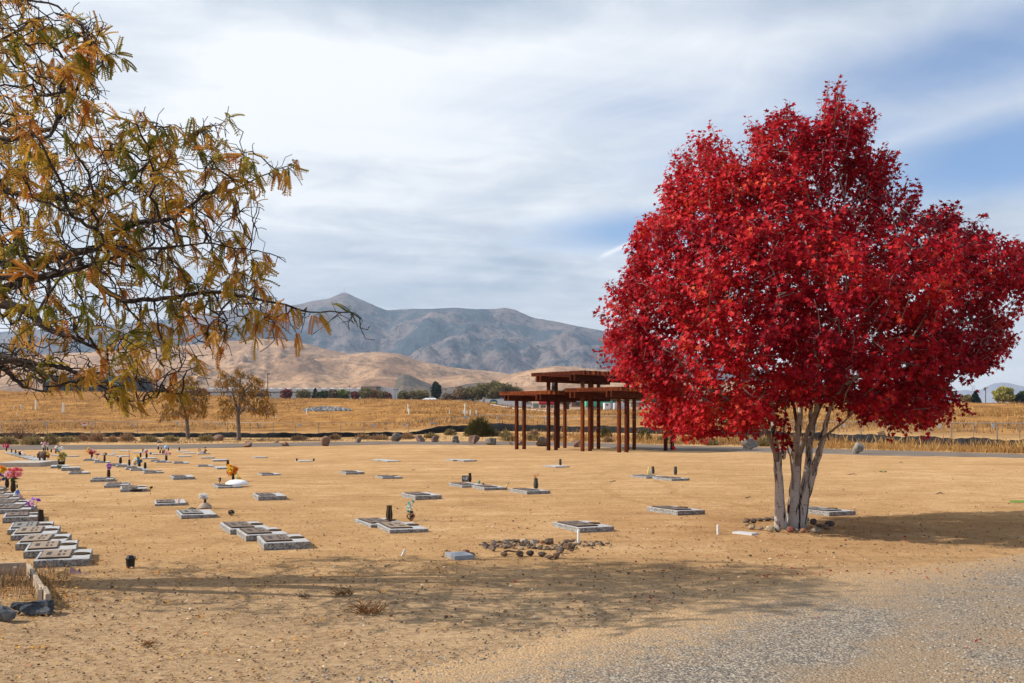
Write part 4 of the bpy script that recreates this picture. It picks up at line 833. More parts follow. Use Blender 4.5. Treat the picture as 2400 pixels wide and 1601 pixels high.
p = spot('C', 1015, 252); k = p.y / FPX / ZK; t = thing('grave_box', 'small white box with a lid beside the rusty dried plant', 'box', p); b = MB(); b.box((0, 0, 9 * k), (44 * k, 26 * k, 18 * k)); b.build('body', plain((.55, .56, .54)), t); b = MB(); b.bevbox((0, 0, 21 * k), (48 * k, 30 * k, 6 * k), 1.5 * k); b.build('lid', M_white, t)
# white fleece mound, solar light
p = spot('C', 1485, 688); k = p.y / FPX / ZK; b = MB(); n = 28; prof = [(1.0, 0), (1.03, .12), (.97, .35), (.82, .62), (.55, .85), (.25, .95), (.02, .97)]; vs = []
for r_, z in prof:
    for q in range(n):
        a = 2 * math.pi * q / n; j = 1 + .09 * mnoise.noise(Vector((math.cos(a) * 3, math.sin(a) * 3, z * 5))) + .05 * random.uniform(-1, 1); vs.append((math.cos(a) * 158 * k * r_ * j, math.sin(a) * 120 * k * r_ * j, (z * 74 + random.uniform(-3, 3)) * k))
b.add(vs, [(i * n + q, i * n + (q + 1) % n, (i + 1) * n + (q + 1) % n, (i + 1) * n + q) for i in range(6) for q in range(n)])
m_fleece = mat('white_fleece', (.84, .84, .84), .95, .06, 30, 0, (.72, .72, .74), 1.0, 60)
item('fleece_mound', 'mound of fluffy white fleece around the orange flowers', 'fleece', b, m_fleece, Vector((p.x, p.y + .12, p.z)), None, True)
p = spot('C', 1258, 672); k = p.y / FPX / ZK; t = thing('solar_light', 'black spot light on a spike at the left of the white fleece', 'garden light', p)
b = MB(); b.tube([(0, 0, -.04), (0, 0, 34 * k)], 3.5 * k, 6); b.build('spike', M_black, t); b = MB(); b.lathe([(8 * k, 30 * k), (17 * k, 50 * k), (19 * k, 84 * k), (12 * k, 88 * k)], 12, (6 * k, 0, 0)); b.build('lamp_head', M_black, t, True)
b = MB(); b.tube([(6 * k, -18.5 * k, 58 * k), (6 * k, -19.5 * k, 58 * k)], 7 * k, 8); b.build('lens', plain((.6, .6, .62), .2), t)
# angel figurines
def angel(label, r, x, yb, yt, c):
    p = spot(r, x, yb); k = (yb - yt) / ZK * p.y / FPX; t = thing('angel_figurine', label, 'figurine', p); m = plain(c); b = MB()
    b.lathe([(.30 * k, 0), (.26 * k, .2 * k), (.16 * k, .45 * k), (.14 * k, .6 * k), (.08 * k, .68 * k), (.07 * k, .72 * k), (.125 * k, .78 * k), (.14 * k, .87 * k), (.10 * k, .96 * k), (.03 * k, k)], 12); b.build('body', m, t, True)
    for s in (-1, 1):
        b = MB(); b.add([(s * .08 * k, .08 * k, .5 * k), (s * .42 * k, .14 * k, .75 * k), (s * .45 * k, .14 * k, .55 * k), (s * .3 * k, .13 * k, .32 * k), (s * .08 * k, .06 * k, .5 * k), (s * .42 * k, .12 * k, .75 * k), (s * .45 * k, .12 * k, .55 * k), (s * .3 * k, .11 * k, .32 * k)], [(0, 1, 2, 3), (7, 6, 5, 4)]); b.build('wing', m, t)
    b = MB(); b.tube([(-.13 * k, -.08 * k, .55 * k), (0, -.2 * k, .42 * k), (.13 * k, -.08 * k, .55 * k)], .045 * k, 6); b.build('arms', m, t, True)
angel('small pink and white angel seated on a low marker', 'C', 692, 930, 862, (.80, .55, .50))
angel('white angel figurine beside the small striped flag', 'A', 205, 962, 893, (.80, .80, .78))
angel('tiny white angel at the foot of the red and peach roses', 'A', 1276, 462, 425, (.80, .80, .80))
angel('tiny pale pink angel left of the wide silver topped vase', 'A', 1632, 508, 465, (.75, .55, .55))
p = spot('A', 1660, 425); p, h = VASE['wide']; k = p.y / FPX / ZK; b = MB(); b.lathe([(16 * k, 0), (18 * k, 8 * k), (12 * k, 20 * k), (4 * k, 22 * k)], 12); item('silver_cap', 'silver white cap resting on the wide vase', 'cap', b, plain((.6, .63, .68), .3), (p.x, p.y, p.z + h), None, True)  # silver cap closing the top of the wide vase
p, h = VASE['stick']; k = p.y / FPX / ZK; b = MB(); b.tube([(0, 0, h * .4), (-2 * k, 0, h + 60 * k), (-6 * k, 0, h + 135 * k)], [.012, .010, .005], 5); item('bare_stick', 'tall thin bare stick rising from a vase', 'stick', b, plain((.22, .12, .07)), p)
p, h = VASE['c1']; k = p.y / FPX / ZK; b = MB(); b.lathe([(8 * k, 0), (7 * k, 12 * k), (3 * k, 28 * k)], 8); item('white_candle', 'white candle in the slim far vase beside the path', 'candle', b, M_white, (p.x, p.y, p.z + h * .95))
# stone and cloth on the puff flower marker
ROCKM = {}
def rock_mat(c):
    k = tuple(round(v, 3) for v in c)
    if k not in ROCKM:
        m, t, b = new_mat('rock_tone_%d' % len(ROCKM)); co = t.obj(); n1 = t.noise(co, 7, 5, .65); n2 = t.noise(co, 40, 4, .7); rnd = t.node('ShaderNodeObjectInfo').outputs['Random']
        q = t.mix(t.mapr(n1, .35, .65), tuple(v * .62 for v in c), c); q = t.mix(t.math('MULTIPLY', t.mapr(n2, .5, .66), .5), q, tuple(min(1, v * 1.5 + .03) for v in c)); q = t.mix(t.math('MULTIPLY', t.mapr(n1, .55, .72), .35), q, (.33, .23, .14))
        t.put(b.inputs['Base Color'], q); b.inputs['Roughness'].default_value = .95; b.inputs['Specular IOR Level'].default_value = .06; t.put(b.inputs['Normal'], t.bump(t.math('ADD', n1, t.math('MULTIPLY', n2, .5)), .8, .04)); ROCKM[k] = m
    return ROCKM[k]
def ico_sphere(sub):
    import bmesh
    bm = bmesh.new(); bmesh.ops.create_icosphere(bm, subdivisions=sub, radius=1); v = [x.co.copy() for x in bm.verts]; f = [[q.index for q in x.verts] for x in bm.faces]; bm.free(); return v, f
ICO2 = ico_sphere(2); ICO3 = ico_sphere(3)
def rock(name, label, w, dpt, h, c, loc, seed, group=None, ang=.35, sub=3, flatb=.18, cat='rock', parent=None, rough=1.0):
    """angular stone: sphere cut by random planes, roughened"""
    rr = random.Random(seed); vs, fs = ICO3 if sub == 3 else ICO2
    pl = []
    for _ in range(9 if ang > .3 else 6):
        d = Vector((rr.gauss(0, 1), rr.gauss(0, 1), rr.gauss(0, .8))).normalized(); pl.append((d, rr.uniform(1 - ang * 1.1, 1 - ang * .25)))
    o = []; off = Vector((seed * 1.7, seed * .9, 0))
    for v in vs:
        q = v.copy()
        for d, k in pl:
            e = q.dot(d) - k
            if e > 0: q -= d * e
        q += v * (.10 * mnoise.fractal(q * 1.6 + off, 1, 2, 4) + .035 * mnoise.noise(q * 6 + off)) * rough
        o.append(q)
    zmin = min(q.z for q in o); zmax = max(q.z for q in o); xm = max(abs(q.x) for q in o); ym = max(abs(q.y) for q in o)
    b = MB(); b.add([(q.x / xm * w / 2, q.y / ym * dpt / 2, (q.z - zmin) / (zmax - zmin) * h * (1 + flatb) - h * flatb) for q in o], fs)
    ob = b.build(name, rock_mat(c), parent, ang < .25); ob.location = loc; ob.rotation_euler = (0, 0, 0)
    if label: tag(ob, label, cat, group)
    return ob
BRN, DRK, GRY, TAN, PAL, RDB, GBR = (.22, .15, .11), (.125, .10, .085), (.27, .245, .225), (.42, .32, .21), (.48, .45, .40), (.30, .15, .10), (.22, .185, .155)
p = spot('C', 885, 1045); k = p.y / FPX / ZK; rock('grave_stone_rock', 'dark round stone lying beside the wrapped vase', 115 * k, 90 * k, 55 * k, (.13, .115, .09), p, 71, None, .2)
p, h = VASE['puff']; k = p.y / FPX / ZK; b = MB()
for i, (rr_, z) in enumerate(((78, 8), (72, 24), (62, 40), (48, 54), (36, 66))):
    n = 18; b.tube([Vector((math.cos(2 * math.pi * q / n) * rr_ * k * (1 + .07 * math.sin(q * 2 + i)), math.sin(2 * math.pi * q / n) * rr_ * .75 * k, z * k * .9 + 3 * k * math.sin(q + i))) for q in range(n + 1)], 11 * k, 6, cap=False)
item('wrapped_cloth', 'coiled beige cloth wrapped around the foot of a vase', 'cloth', b, mat('beige_cloth', (.50, .42, .35), .95, .15, 30, 0, (.33, .26, .21), .4, 60), p, None, True)
p = spot('C', 1420, 1100); k = p.y / FPX / ZK; t = thing('tipped_basket', 'small round dark basket tipped over, dry stems spilling out', 'basket', p); b = MB(); n = 14
b.tube([Vector((math.cos(2 * math.pi * i / n) * 38 * k, .02 * math.sin(i), 34 * k + math.sin(2 * math.pi * i / n) * 32 * k)) for i in range(n + 1)], 8 * k, 7, cap=False); b.build('rim', plain((.07, .045, .03)), t, True)
b = MB(); b.lathe([(36 * k, 0), (34 * k, 20 * k), (22 * k, 38 * k)], 12); o = b.build('body', plain((.06, .04, .028)), t, True); o.rotation_euler = (-math.pi / 2 - .1, 0, 0); o.location = (0, 0, 34 * k)
b = MB(); rr = random.Random(5)
for i in range(14): a = rr.uniform(-.5, .5); b.tube([(0, -4 * k, 26 * k), (20 * k + 10 * k * a, -14 * k, 18 * k), ((60 + 45 * rr.random()) * k, (-14 + 50 * a) * k, 6 * k)], [2.4 * k, 3 * k, 2 * k], 4)
b.build('dry_stems', plain((.52, .36, .17)), t)
# flag
p = spot('A', 262, 1010); k = p.y / FPX / ZK; t = thing('small_flag', 'small red, white and blue striped flag drooping on a stick', 'flag', p); b = MB(); b.tube([(0, 0, -.05), (-4 * k, 0, 150 * k)], .0035, 5); b.build('stick', M_white, t)
mf = [plain(BLUE), plain((.62, .05, .06)), plain((.8, .79, .78))]
b = MB(); C_ = [Vector((-4, -2, 118)), Vector((14, -6, 70)), Vector((38, -2, 20)), Vector((70, -4, -16))]
for i in range(7):
    for j in range(3):
        f0, f1 = i / 7, (i + 1) / 7; a, d = C_[j], C_[j + 1]; w0, w1 = Vector((-40 + 10 * j, -4, -34)), Vector((-40 + 10 * (j + 1), -4, -34))
        if j == 2: w1 = w1 * .35
        b.add([(a + w0 * f0) * k, (a + w0 * f1) * k, (d + w1 * f1) * k, (d + w1 * f0) * k], [(0, 1, 2, 3)], 0 if (j == 0 and i < 7) else (1 if i % 2 == 0 else 2))
b.build('cloth', mf, t)
# heart shaped wicker wrapped round the teal vase
p, h = VASE['teal']; k = p.y / FPX / ZK; b = MB(); c = Vector((0, -40 * k, 0))
hp = [Vector((16 * math.sin(a) ** 3, 0, 13 * math.cos(a) - 5 * math.cos(2 * a) - 2 * math.cos(3 * a) - math.cos(4 * a))) * 3.2 * k + Vector((-8 * k, -46 * k, 40 * k)) for a in [2 * math.pi * i / 22 for i in range(23)]]
b.tube(hp, 11 * k, 7, cap=False); item('wicker_heart', 'brown wicker heart leaning on the turquoise flower vase', 'heart', b, mat('brown_wicker', (.34, .17, .08), .8, .2, 60, 0, (.16, .07, .035), .5, 120), (p.x, p.y, p.z + 8 * k), None, True)
# photo frame, egg, grey orb, ornament, bottles
p = spot('F', 530, 522); k = p.y / FPX / ZK; t = thing('photo_frame', 'black framed photo leaning against a dark vase', 'photo frame', p, .15); t.rotation_euler = (-.25, 0, .15)
b = MB()
for c_, d_ in (((0, 0, 4), (84, 6, 8)), ((0, 0, 80), (84, 6, 8)), ((-39, 0, 42), (7, 6, 69)), ((39, 0, 42), (7, 6, 69))): b.box(Vector(c_) * k, Vector(d_) * k)
b.build('frame', M_black, t); b = MB(); b.box(Vector((0, 1, 42)) * k, Vector((72, 2, 70)) * k)
m, tt, bb = new_mat('grey_snapshot'); co = tt.obj(); tt.put(bb.inputs['Base Color'], tt.ramp(tt.noise(co, 9, 2, .5), [(.4, (.03, .03, .035)), (.5, (.25, .25, .27)), (.6, (.72, .72, .74))])); b.build('picture', m, t)
b = MB(); p = spot('F', 722, 552); k = p.y / FPX / ZK; b.lathe([(q * 16 * k, z * 48 * k) for q, z in ((.3, 0), (.75, .12), (1, .38), (.9, .65), (.55, .9), (.15, 1))], 12); item('painted_egg', 'green egg ornament standing on the photo frame marker', 'ornament', b, plain((.06, .26, .17), .4), p, None, True)
ball('stone_ball', 'small dark grey ball right of the green egg', 'ball', 'F', 778, 572, 17, plain((.07, .075, .08), .5))
p = spot('F', 1092, 592); k = p.y / FPX / ZK; t = thing('garden_stake', 'yellow garden stake with a silver knob leaning from a marker', 'stake', p); b = MB(); b.tube([(0, 0, 0), (20 * k, 0, 36 * k)], [7 * k, 9 * k], 7); b.build('shaft', plain((.75, .55, .05), .4), t); b = MB(); sph(b, (30 * k, 0, 52 * k), 15 * k); b.build('knob', plain((.35, .33, .25), .3), t, True)
def bottle(label, x, yb, yt, w, c, m2):
    p = spot('G', x, yb); k = p.y / FPX / ZK; h = (yb - yt) * k; t = thing('bottle', label, 'bottle', p); b = MB(); b.lathe([(w * k, 0), (w * k, h * .55), (w * .5 * k, h * .75), (w * .45 * k, h * .9)], 12); b.build('glass', plain(c, .25), t, True); b = MB(); b.lathe([(w * .52 * k, h * .9), (w * .52 * k, h)], 10); b.build('cap', m2, t)
bottle('tall yellow green bottle left of the tilted vase', 1410, 432, 318, 15, (.62, .62, .22), plain((.7, .68, .3)))
bottle('short clear bottle between the yellow bottle and tilted vase', 1445, 432, 360, 13, (.62, .64, .66), M_white)
# dark caps on the far flush marker
for x, lab in ((268, 'left'), (502, 'right')):
    p = spot('V', x, 1530); k = p.y / FPX / ZK; b = MB(); b.lathe([(9 * k, 0), (11 * k, 12 * k), (14 * k, 20 * k), (12 * k, 32 * k), (5 * k, 36 * k)], 10); item('black_urn', '%s black knob of the far marker with two knobs' % lab, 'vase', b, M_black, p, None, True)
# stakes, slabs
def stake(label, r, x, yb, yt, w, lean=0):
    p = GP(*px_(r, x, yb), 0); h = (yb - yt) / ZK * p.y / FPX; b = MB(); b.tube([(0, 0, -.1), (0, 0, h - .004), (0, 0, h)], [w, w, w * .7], 12); item('white_stake', label, 'stake', b, M_pvc, p, 'white pipe stakes between the graves', False, ry=lean)
stake('tall white pipe stake beside the rock ring', 'G', 444, 1375, 1180, .017, .01); stake('short white pipe stake left of the red tree', 'H', 250, 1237, 1115, .018); stake('short white pipe stake tilting right, front centre', 'E', 845, 1530, 1448, .015, .42)
p = GP(*px_('Q', 387, 652), 0); b = MB(); b.bevbox((0, 0, -.01), (.24, .36, .10), .004); c = p + RV * .12 + RU * .18
item('slate_slab', 'small smooth blue grey slab with two rocks at its corner', 'slab', b, mat('blue_slate', (.30, .32, .35), .5, .1, 12, 0, (.22, .24, .27), .15, 60), (c.x, c.y, 0), rz=TH)
p = GP(*px_('H', 705, 1250), 0); b = MB(); b.bevbox((0, 0, .0), (.17, .33, .03), .003); c = p + RV * .02 + RU * .16
item('name_plate', 'thin white plate lying flat on the sand left of the red tree', 'plate', b, mat('white_plate', (.62, .62, .63), .4, .15, 25, 0, (.42, .42, .43)), (c.x, c.y, 0), rz=TH + .35)
# wooden frame by the left edge
M_ply = mat('weathered_board', (.50, .40, .30), .85, .2, 6, 0, (.33, .25, .18), .3, 30, .2, (1, 12, 12))
t = thing('planter_frame', 'low open wooden board frame around leaf litter, lower left corner', 'planter', (-5.05, 10.45, 0))
def board(a, b_, h, th, name='board', z0=-.03):
    a, b_ = Vector(a), Vector(b_); q = MB(); d = b_ - a; L = d.length; ang = math.atan2(d.y, d.x); c = (a + b_) / 2
    q.bevbox((0, 0, (h + z0) / 2), (L, th, h - z0), .004); o = q.build(name, M_ply, t); o.location = c - Vector(t.location); o.rotation_euler = (0, 0, ang)
board((-5.06, 10.42, 0), (-4.22, 8.95, 0), .115, .036); board((-4.19, 8.92, 0), (-3.97, 8.52, 0), .125, .042); board((-5.10, 10.44, 0), (-6.9, 10.0, 0), .125, .036)
for x, y, h in ((-5.13, 10.28, .10), (-4.13, 8.72, .13), (-5.62, 10.26, .10), (-5.95, 10.32, .2)):
    board((x - .02, y, 0), (x + .02, y, 0), h, .03, 'stake', -.1)
rock('slate_rock', 'dark blue grey jagged rock at the wooden frame end', .40, .26, .115, (.085, .095, .115), (-3.98, 8.28, 0), 3, 'rocks by the wooden frame', .75, rough=2.2)
rock('slate_rock', 'rounded blue grey stone in front of the jagged rock', .27, .2, .125, (.14, .155, .17), (-4.08, 8.02, 0), 8, 'rocks by the wooden frame', .62, rough=1.8)
rock('slate_rock', 'flat grey slab rock tilting inside the wooden frame, rear one', .34, .3, .11, (.15, .14, .135), (-4.95, 9.15, 0), 12, 'rocks by the wooden frame', .5)
rock('slate_rock', 'flat grey slab rock inside the wooden frame, front one', .26, .26, .09, (.17, .155, .14), (-4.85, 8.78, 0), 15, 'rocks by the wooden frame', .5)

# ------------------------------------------------------------------ rings of rocks
RING = [(540, 588, 112, 82, RDB, 'reddish brown rock sitting on the corner of the slate slab'), (605, 602, 135, 52, DRK, 'flat dark rock beside the reddish one at the slate slab'),
 (815, 492, 120, 60, DRK, 'dark rock at the far left tip of the rock ring'), (800, 507, 62, 36, GRY, 'small grey stone tucked before the ring\'s left tip'), (905, 538, 122, 86, GBR, 'large grey brown rock at the front left of the ring'),
 (920, 447, 92, 48, (.28, .22, .2), 'pinkish low stone at the back left of the ring'), (1085, 443, 112, 70, GRY, 'grey rounded rock at the back of the ring, left part'), (1075, 492, 72, 34, BRN, 'small brown rock inside the ring, left half'),
 (1160, 472, 46, 30, DRK, 'tiny black rock inside the ring near its middle'), (1220, 424, 82, 40, DRK, 'low dark rock at the back middle of the ring'), (1335, 428, 122, 68, PAL, 'pale grey cylinder shaped stone at the back of the ring'),
 (1465, 468, 92, 118, PAL, 'tall pointed pale stone in the ring'), (1520, 502, 82, 46, TAN, 'tan stone inside the ring before the pointed one'), (1590, 438, 62, 46, RDB, 'small red brown stone left of the biggest back rock'),
 (1690, 444, 142, 96, DRK, 'biggest dark rounded rock at the back right of the ring'), (1865, 473, 72, 40, DRK, 'small dark rock at the right back of the ring'), (1935, 512, 112, 96, BRN, 'pointed brown rock at the right end of the ring'),
 (2015, 503, 82, 60, DRK, 'dark rock at the far right tip of the ring'), (1990, 548, 82, 42, DRK, 'low dark stone before the right tip of the ring'), (1830, 562, 132, 92, GBR, 'curved grey brown rock at the front right of the ring'),
 (1785, 638, 104, 92, BRN, 'brown rock at the front right corner of the ring'), (1680, 648, 142, 58, DRK, 'long low dark rock, nearest of the ring'), (1585, 612, 122, 72, DRK, 'speckled black rock at the front of the ring'),
 (1425, 604, 112, 86, (.06, .055, .05), 'triangular black rock at the front middle of the ring'), (1290, 608, 122, 90, DRK, 'blocky dark rock at the front of the ring, left of the triangle'), (1065, 612, 102, 64, BRN, 'brown rock at the front left of the ring, alone')]
for i, (x, y, w, h, c, lab) in enumerate(RING):
    p = GP(*px_('Q', x, y - 8), 0); k = p.y / FPX / ZK; rock('ring_rock', lab, w * k, w * k * .85, h * k * .82, tuple(v * m_ for v, m_ in zip(c, (1.0, .9, .82))), p, 100 + i, 'rocks of the loose ring on the sand', .38, 2 if w < 70 else 3)
b = MB(); p = GP(*px_('Q', 1165, 568), 0); b.tube([(-.09, 0, .02), (-.03, .01, .03), (.04, -.01, .02), (.11, 0, .015)], [.012, .014, .011, .006], 6); item('dry_branch', 'short dark branch lying at the front of the rock ring', 'branch', b, plain((.07, .05, .035)), p)
TRING = [(645, 1092, 112, 62, BRN, 'brown stone at the left end of the tree ring'), (740, 1087, 92, 54, DRK, 'dark stone next right of the brown end stone'), (830, 1066, 104, 36, DRK, 'low dark stone at the back of the tree ring, left'), (935, 1062, 110, 44, DRK, 'low dark stone at the back of the tree ring, near the trunk'),
 (1015, 1057, 82, 50, GBR, 'grey brown stone touching the back of the left stem'), (645, 1123, 96, 26, TAN, 'flat tan stone at the left of the tree ring'), (715, 1178, 106, 60, TAN, 'tan and grey stone at the front left of the tree ring'), (840, 1187, 82, 40, GRY, 'small grey stone at the front left of the tree ring'),
 (970, 1212, 132, 86, (.50, .41, .28), 'round cream stone in front of the tree'), (1080, 1212, 92, 60, GRY, 'grey stone between the cream and red stones'), (1250, 1217, 126, 72, (.30, .11, .08), 'dark red stone in front of the tree'), (1340, 1218, 72, 50, GRY, 'small grey stone right of the dark red stone'),
 (1425, 1222, 96, 56, (.38, .19, .11), 'terracotta stone in front of the tree'), (1490, 1226, 42, 30, BRN, 'tiny brown stone right of the terracotta one'), (1605, 1228, 152, 72, (.30, .25, .19), 'long grey tan stone at the front right of the tree ring'), (1740, 1178, 92, 66, BRN, 'brown stone at the right of the tree ring'),
 (1790, 1132, 142, 68, DRK, 'large dark stone at the right end of the tree ring'), (1655, 1150, 110, 36, DRK, 'low dark stone inside the right end of the tree ring'), (1565, 1108, 96, 74, DRK, 'dark pointed stone behind the tree, right side'), (1465, 1074, 92, 60, GRY, 'grey stone right behind the trunk')]
for i, (x, y, w, h, c, lab) in enumerate(TRING):
    p = GP(*px_('H', x, y - 6), 0); k = p.y / FPX / ZK; rock('ring_rock', lab, w * k, w * k * .8, h * k, c, p, 200 + i, 'rocks of the ring around the red tree', .24, 2 if w < 80 else 3)
# dry weed clumps and twigs
def weed(label, px, py, w, n, seed, m):
    p = G(px, py); rr = random.Random(seed); b = MB(); k = w * p.y / FPX
    for i in range(n):
        a = rr.uniform(0, 2 * math.pi); L = k * rr.uniform(.25, .6); e = rr.uniform(.15, .8); q = Vector((math.cos(a) * math.cos(e), math.sin(a) * math.cos(e), math.sin(e))) * L; s = Vector((rr.uniform(-.3, .3) * k, rr.uniform(-.2, .2) * k, 0))
        b.tube([s, s + q * .55 + Vector((0, 0, L * .1)), s + q + Vector((rr.uniform(-.02, .02), 0, -.01))], [.004, .003, .0015], 4)
    item('dry_weed', label, 'weed', b, m, p, 'dry weed clumps on the near soil')
M_weed = plain((.22, .10, .03), .9); M_weed2 = plain((.13, .09, .06), .9)
weed('largest sprawling dry weed clump on the near soil', 862, 1436, 95, 60, 1, M_weed); weed('dry weed clump just behind the largest one', 806, 1394, 60, 36, 2, M_weed); weed('small dry weed tuft left of the two clumps', 713, 1400, 40, 24, 3, M_weed2); weed('flat dry weed tuft near the lower left', 345, 1512, 42, 26, 4, M_weed)
def twig(label, px, py, w, seed):
    p = G(px, py); k = w * p.y / FPX; rr = random.Random(seed); b = MB(); pts = [Vector((-k / 2 + k * i / 4, rr.uniform(-.03, .03), .012 + .03 * rr.random() * (i in (2, 3)))) for i in range(5)]; b.tube(pts, [.006, .011, .012, .011, .004], 5); item('seed_pod', label, 'twig', b, plain((.10, .065, .04)), p, 'dark twigs and pods on the sand')
for q in (('curled dark twig on the sand right of the red tree, far one', 1996, 1113, 22, 1), ('dark twig right of the red tree, nearer the right edge', 2203, 1158, 18, 2), ('curved dark pod just left of the red tree trunk', 1753, 1168, 14, 3), ('straight brown twig left of the two touching markers', 1436, 1130, 17, 4), ('dark twig in the open sand right of centre markers', 969, 1103, 11, 5), ('small dark twig below the path at far right', 2112, 1085, 10, 6)): twig(*q)
b = MB(); p = G(2070, 1107); k = 18 * p.y / FPX
for i in range(7): a = i * .9; b.add([(0, 0, 0), (math.cos(a) * k * .4, math.sin(a) * k * .3, .05), (math.cos(a + .25) * k * .55, math.sin(a + .25) * k * .4, .02)], [(0, 1, 2)])
item('green_weed', 'small green weed tuft alone on the sand, far right', 'weed', b, plain((.08, .15, .03)), p)
b = MB(); p = G(2385, 1178)
for i in range(6): b.add([(-.18 + .06 * i, 0, 0), (-.10 + .07 * i, .03, .05), (-.02 + .07 * i, -.02, .01)], [(0, 1, 2)])
item('fallen_flower', 'green stemmed flower lying on the sand at the right edge', 'flower', b, plain((.16, .30, .05)), p)
b = MB(); p = GP(*px_('B', 1090, 850), 0)
b.add([(-.10, .02, .07), (-.09, -.02, .0), (-.02, .0, .03), (.0, .02, .06), (.03, -.02, .005), (.10, .01, .02), (.08, -.03, 0)], [(0, 1, 2), (2, 3, 4), (1, 4, 2), (4, 5, 6), (2, 4, 3)]); item('plastic_scrap', 'crumpled purple scrap on the soil near the front marker', 'litter', b, plain((.16, .08, .11)), p)
b = MB(); p = GP(*px_('A', 815, 595), 0)
for i in range(22): a = random.uniform(0, 6.28); b.add([(random.uniform(-.06, .06), random.uniform(-.04, .04), 0), (math.cos(a) * .12, math.sin(a) * .08, .16), (math.cos(a + .3) * .1, math.sin(a + .3) * .08, .14)], [(0, 1, 2)])
item('green_tuft', 'green grass tuft against the thick left marker', 'grass tuft', b, plain((.07, .12, .03)), p)
# ------------------------------------------------------------------ timber pergola
def wood_mat():
    m, t, b = new_mat('stained_redwood'); co = t.obj(); rnd = t.node('ShaderNodeObjectInfo').outputs['Random']
    n = t.noise(t.vmul(co, (14, 14, 1.2)), 1.6, 5, .65); n2 = t.noise(t.vmul(co, (1.2, 14, 14)), 1.6, 5, .65); k = t.noise(co, 3, 2)
    c = t.ramp(t.math('ADD', t.math('MULTIPLY', n, .5), t.math('ADD', t.math('MULTIPLY', n2, .35), t.math('MULTIPLY', rnd, .15))), [(.36, (.024, .005, .003)), (.5, (.07, .014, .005)), (.66, (.235, .058, .013))])
    t.put(b.inputs['Base Color'], c); b.inputs['Roughness'].default_value = .75; b.inputs['Specular IOR Level'].default_value = .06
    t.put(b.inputs['Normal'], t.bump(t.math('ADD', n, n2), .6, .015)); return m
M_red = wood_mat()
A0, A1, B0, B1 = Vector((.27, 57.3, 0)), Vector((5.56, 51.7, 0)), Vector((3.2, 60.3, 0)), Vector((8.86, 55.05, 0))
t = thing('pergola', 'dark red timber pergola of three stepped slatted roofs on paired posts', 'pergola', (4.5, 56, 0)); O = Vector(t.location)
Rr = (A1 - A0).normalized(); Vv = (B0 - A0).normalized(); PA = [A0 + (A1 - A0) * i / 3 for i in range(4)]; PB = [B0 + (B1 - B0) * i / 3 for i in range(4)]
ZL = 2.80; ZU = 3.78
def post(p, h):
    b = MB(); ang = math.atan2(Vv.y, Vv.x); b.bevbox((0, 0, h / 2 - .1), (.155, .155, h + .2), .01, Matrix.Rotation(ang, 3, 'Z')); o = b.build('post', M_red, t); o.location = p - O
for i in range(4):
    for q, s in ((PA[i], 1), (PB[i], -1)):
        for j in (0, 1): post(q + Vv * s * .62 * (j if s == 1 else j), (ZU if i in (1, 2) else ZL))
def beam(i, z, side, name='beam'):
    a, b_ = PA[i] - Vv * .85, PB[i] + Vv * .85; off = Rr * side * .155
    b = MB(); d = b_ - a; L = d.length; b.bevbox((0, 0, 0), (L, .1, .32), .008); o = b.build(name, M_red, t); o.location = (a + b_) / 2 + off - O + Vector((0, 0, z + .16)); o.rotation_euler = (0, 0, math.atan2(d.y, d.x))
def tier(i, z, n=15):
    for k in (i, i + 1):
        for s in (-1, 1): beam(k, z, s)
    a, c = PA[i] - Rr * .75, PA[i + 1] + Rr * .75; L = (c - a).length
    w = (PB[i] - PA[i]).length + 1.2
    for k in range(n):
        f = k / (n - 1); p = (a + c) / 2 - Vv * .6 + Vv * w * f; b = MB(); b.bevbox((0, 0, 0), (L + random.uniform(-.1, .1), .135, .2), .01); o = b.build('rafter', M_red, t); o.location = p - O + Vector((0, 0, z + .42 + random.uniform(0, .012))); o.rotation_euler = (0, 0, math.atan2(Rr.y, Rr.x))
tier(0, ZL - .02); tier(2, ZL + .06); tier(1, ZU)

# ------------------------------------------------------------------ fence beyond the path
FB = [(-420, 1024.5), (0, 1024.5), (213, 1026), (420, 1025), (650, 1026.5), (850, 1023.5), (954, 1023), (1020, 1016), (1090, 1012), (1165, 1009.5), (1300, 1011), (1400, 1013), (1500, 1015.5), (1600, 1020), (1700, 1023), (1800, 1028), (1942, 1036), (2060, 1041), (2176, 1046), (2300, 1050), (2420, 1053.5), (2700, 1061)]
FT = [(-420, 989), (0, 989), (213, 987.5), (420, 988), (610, 991), (700, 991), (954, 990.5), (1020, 980), (1090, 975), (1165, 972.5), (1240, 975), (1340, 978), (1440, 974), (1600, 983), (1800, 986), (1942, 988), (2176, 990), (2400, 992), (2700, 996)]
SFt = [(-420, 1016), (0, 1016), (200, 1014), (400, 1015), (500, 1014), (650, 1015), (750, 1015), (850, 1013), (950, 1014), (1030, 1000), (1090, 996), (1165, 993), (1210, 994), (1300, 998), (1400, 999), (1500, 1001), (1600, 1006), (1750, 1009), (1942, 1016), (2176, 1024), (2400, 1031.5), (2700, 1042)]
def fpt(px, tab, extra=0.0):
    d = float(np.interp(px, TCA[:, 0], TCA[:, 1])) + extra; y = float(np.interp(px, [q[0] for q in tab], [q[1] for q in tab])); return P(px, y, d)
M_galv = mat('galvanised_pipe', (.30, .29, .28), .5, .15, 10, .6); M_wire = mat('fence_wire', (.20, .185, .17), .6, .1, 10, .4)
ft = thing('chain_link_fence', 'long chain link fence of temporary panels beyond the path', 'fence', (0, 90, 0)); O = Vector(ft.location)
pts = np.arange(-420, 2700, 53.0); rail = MB(); mesh_ = MB(); low = MB(); rr = random.Random(4)
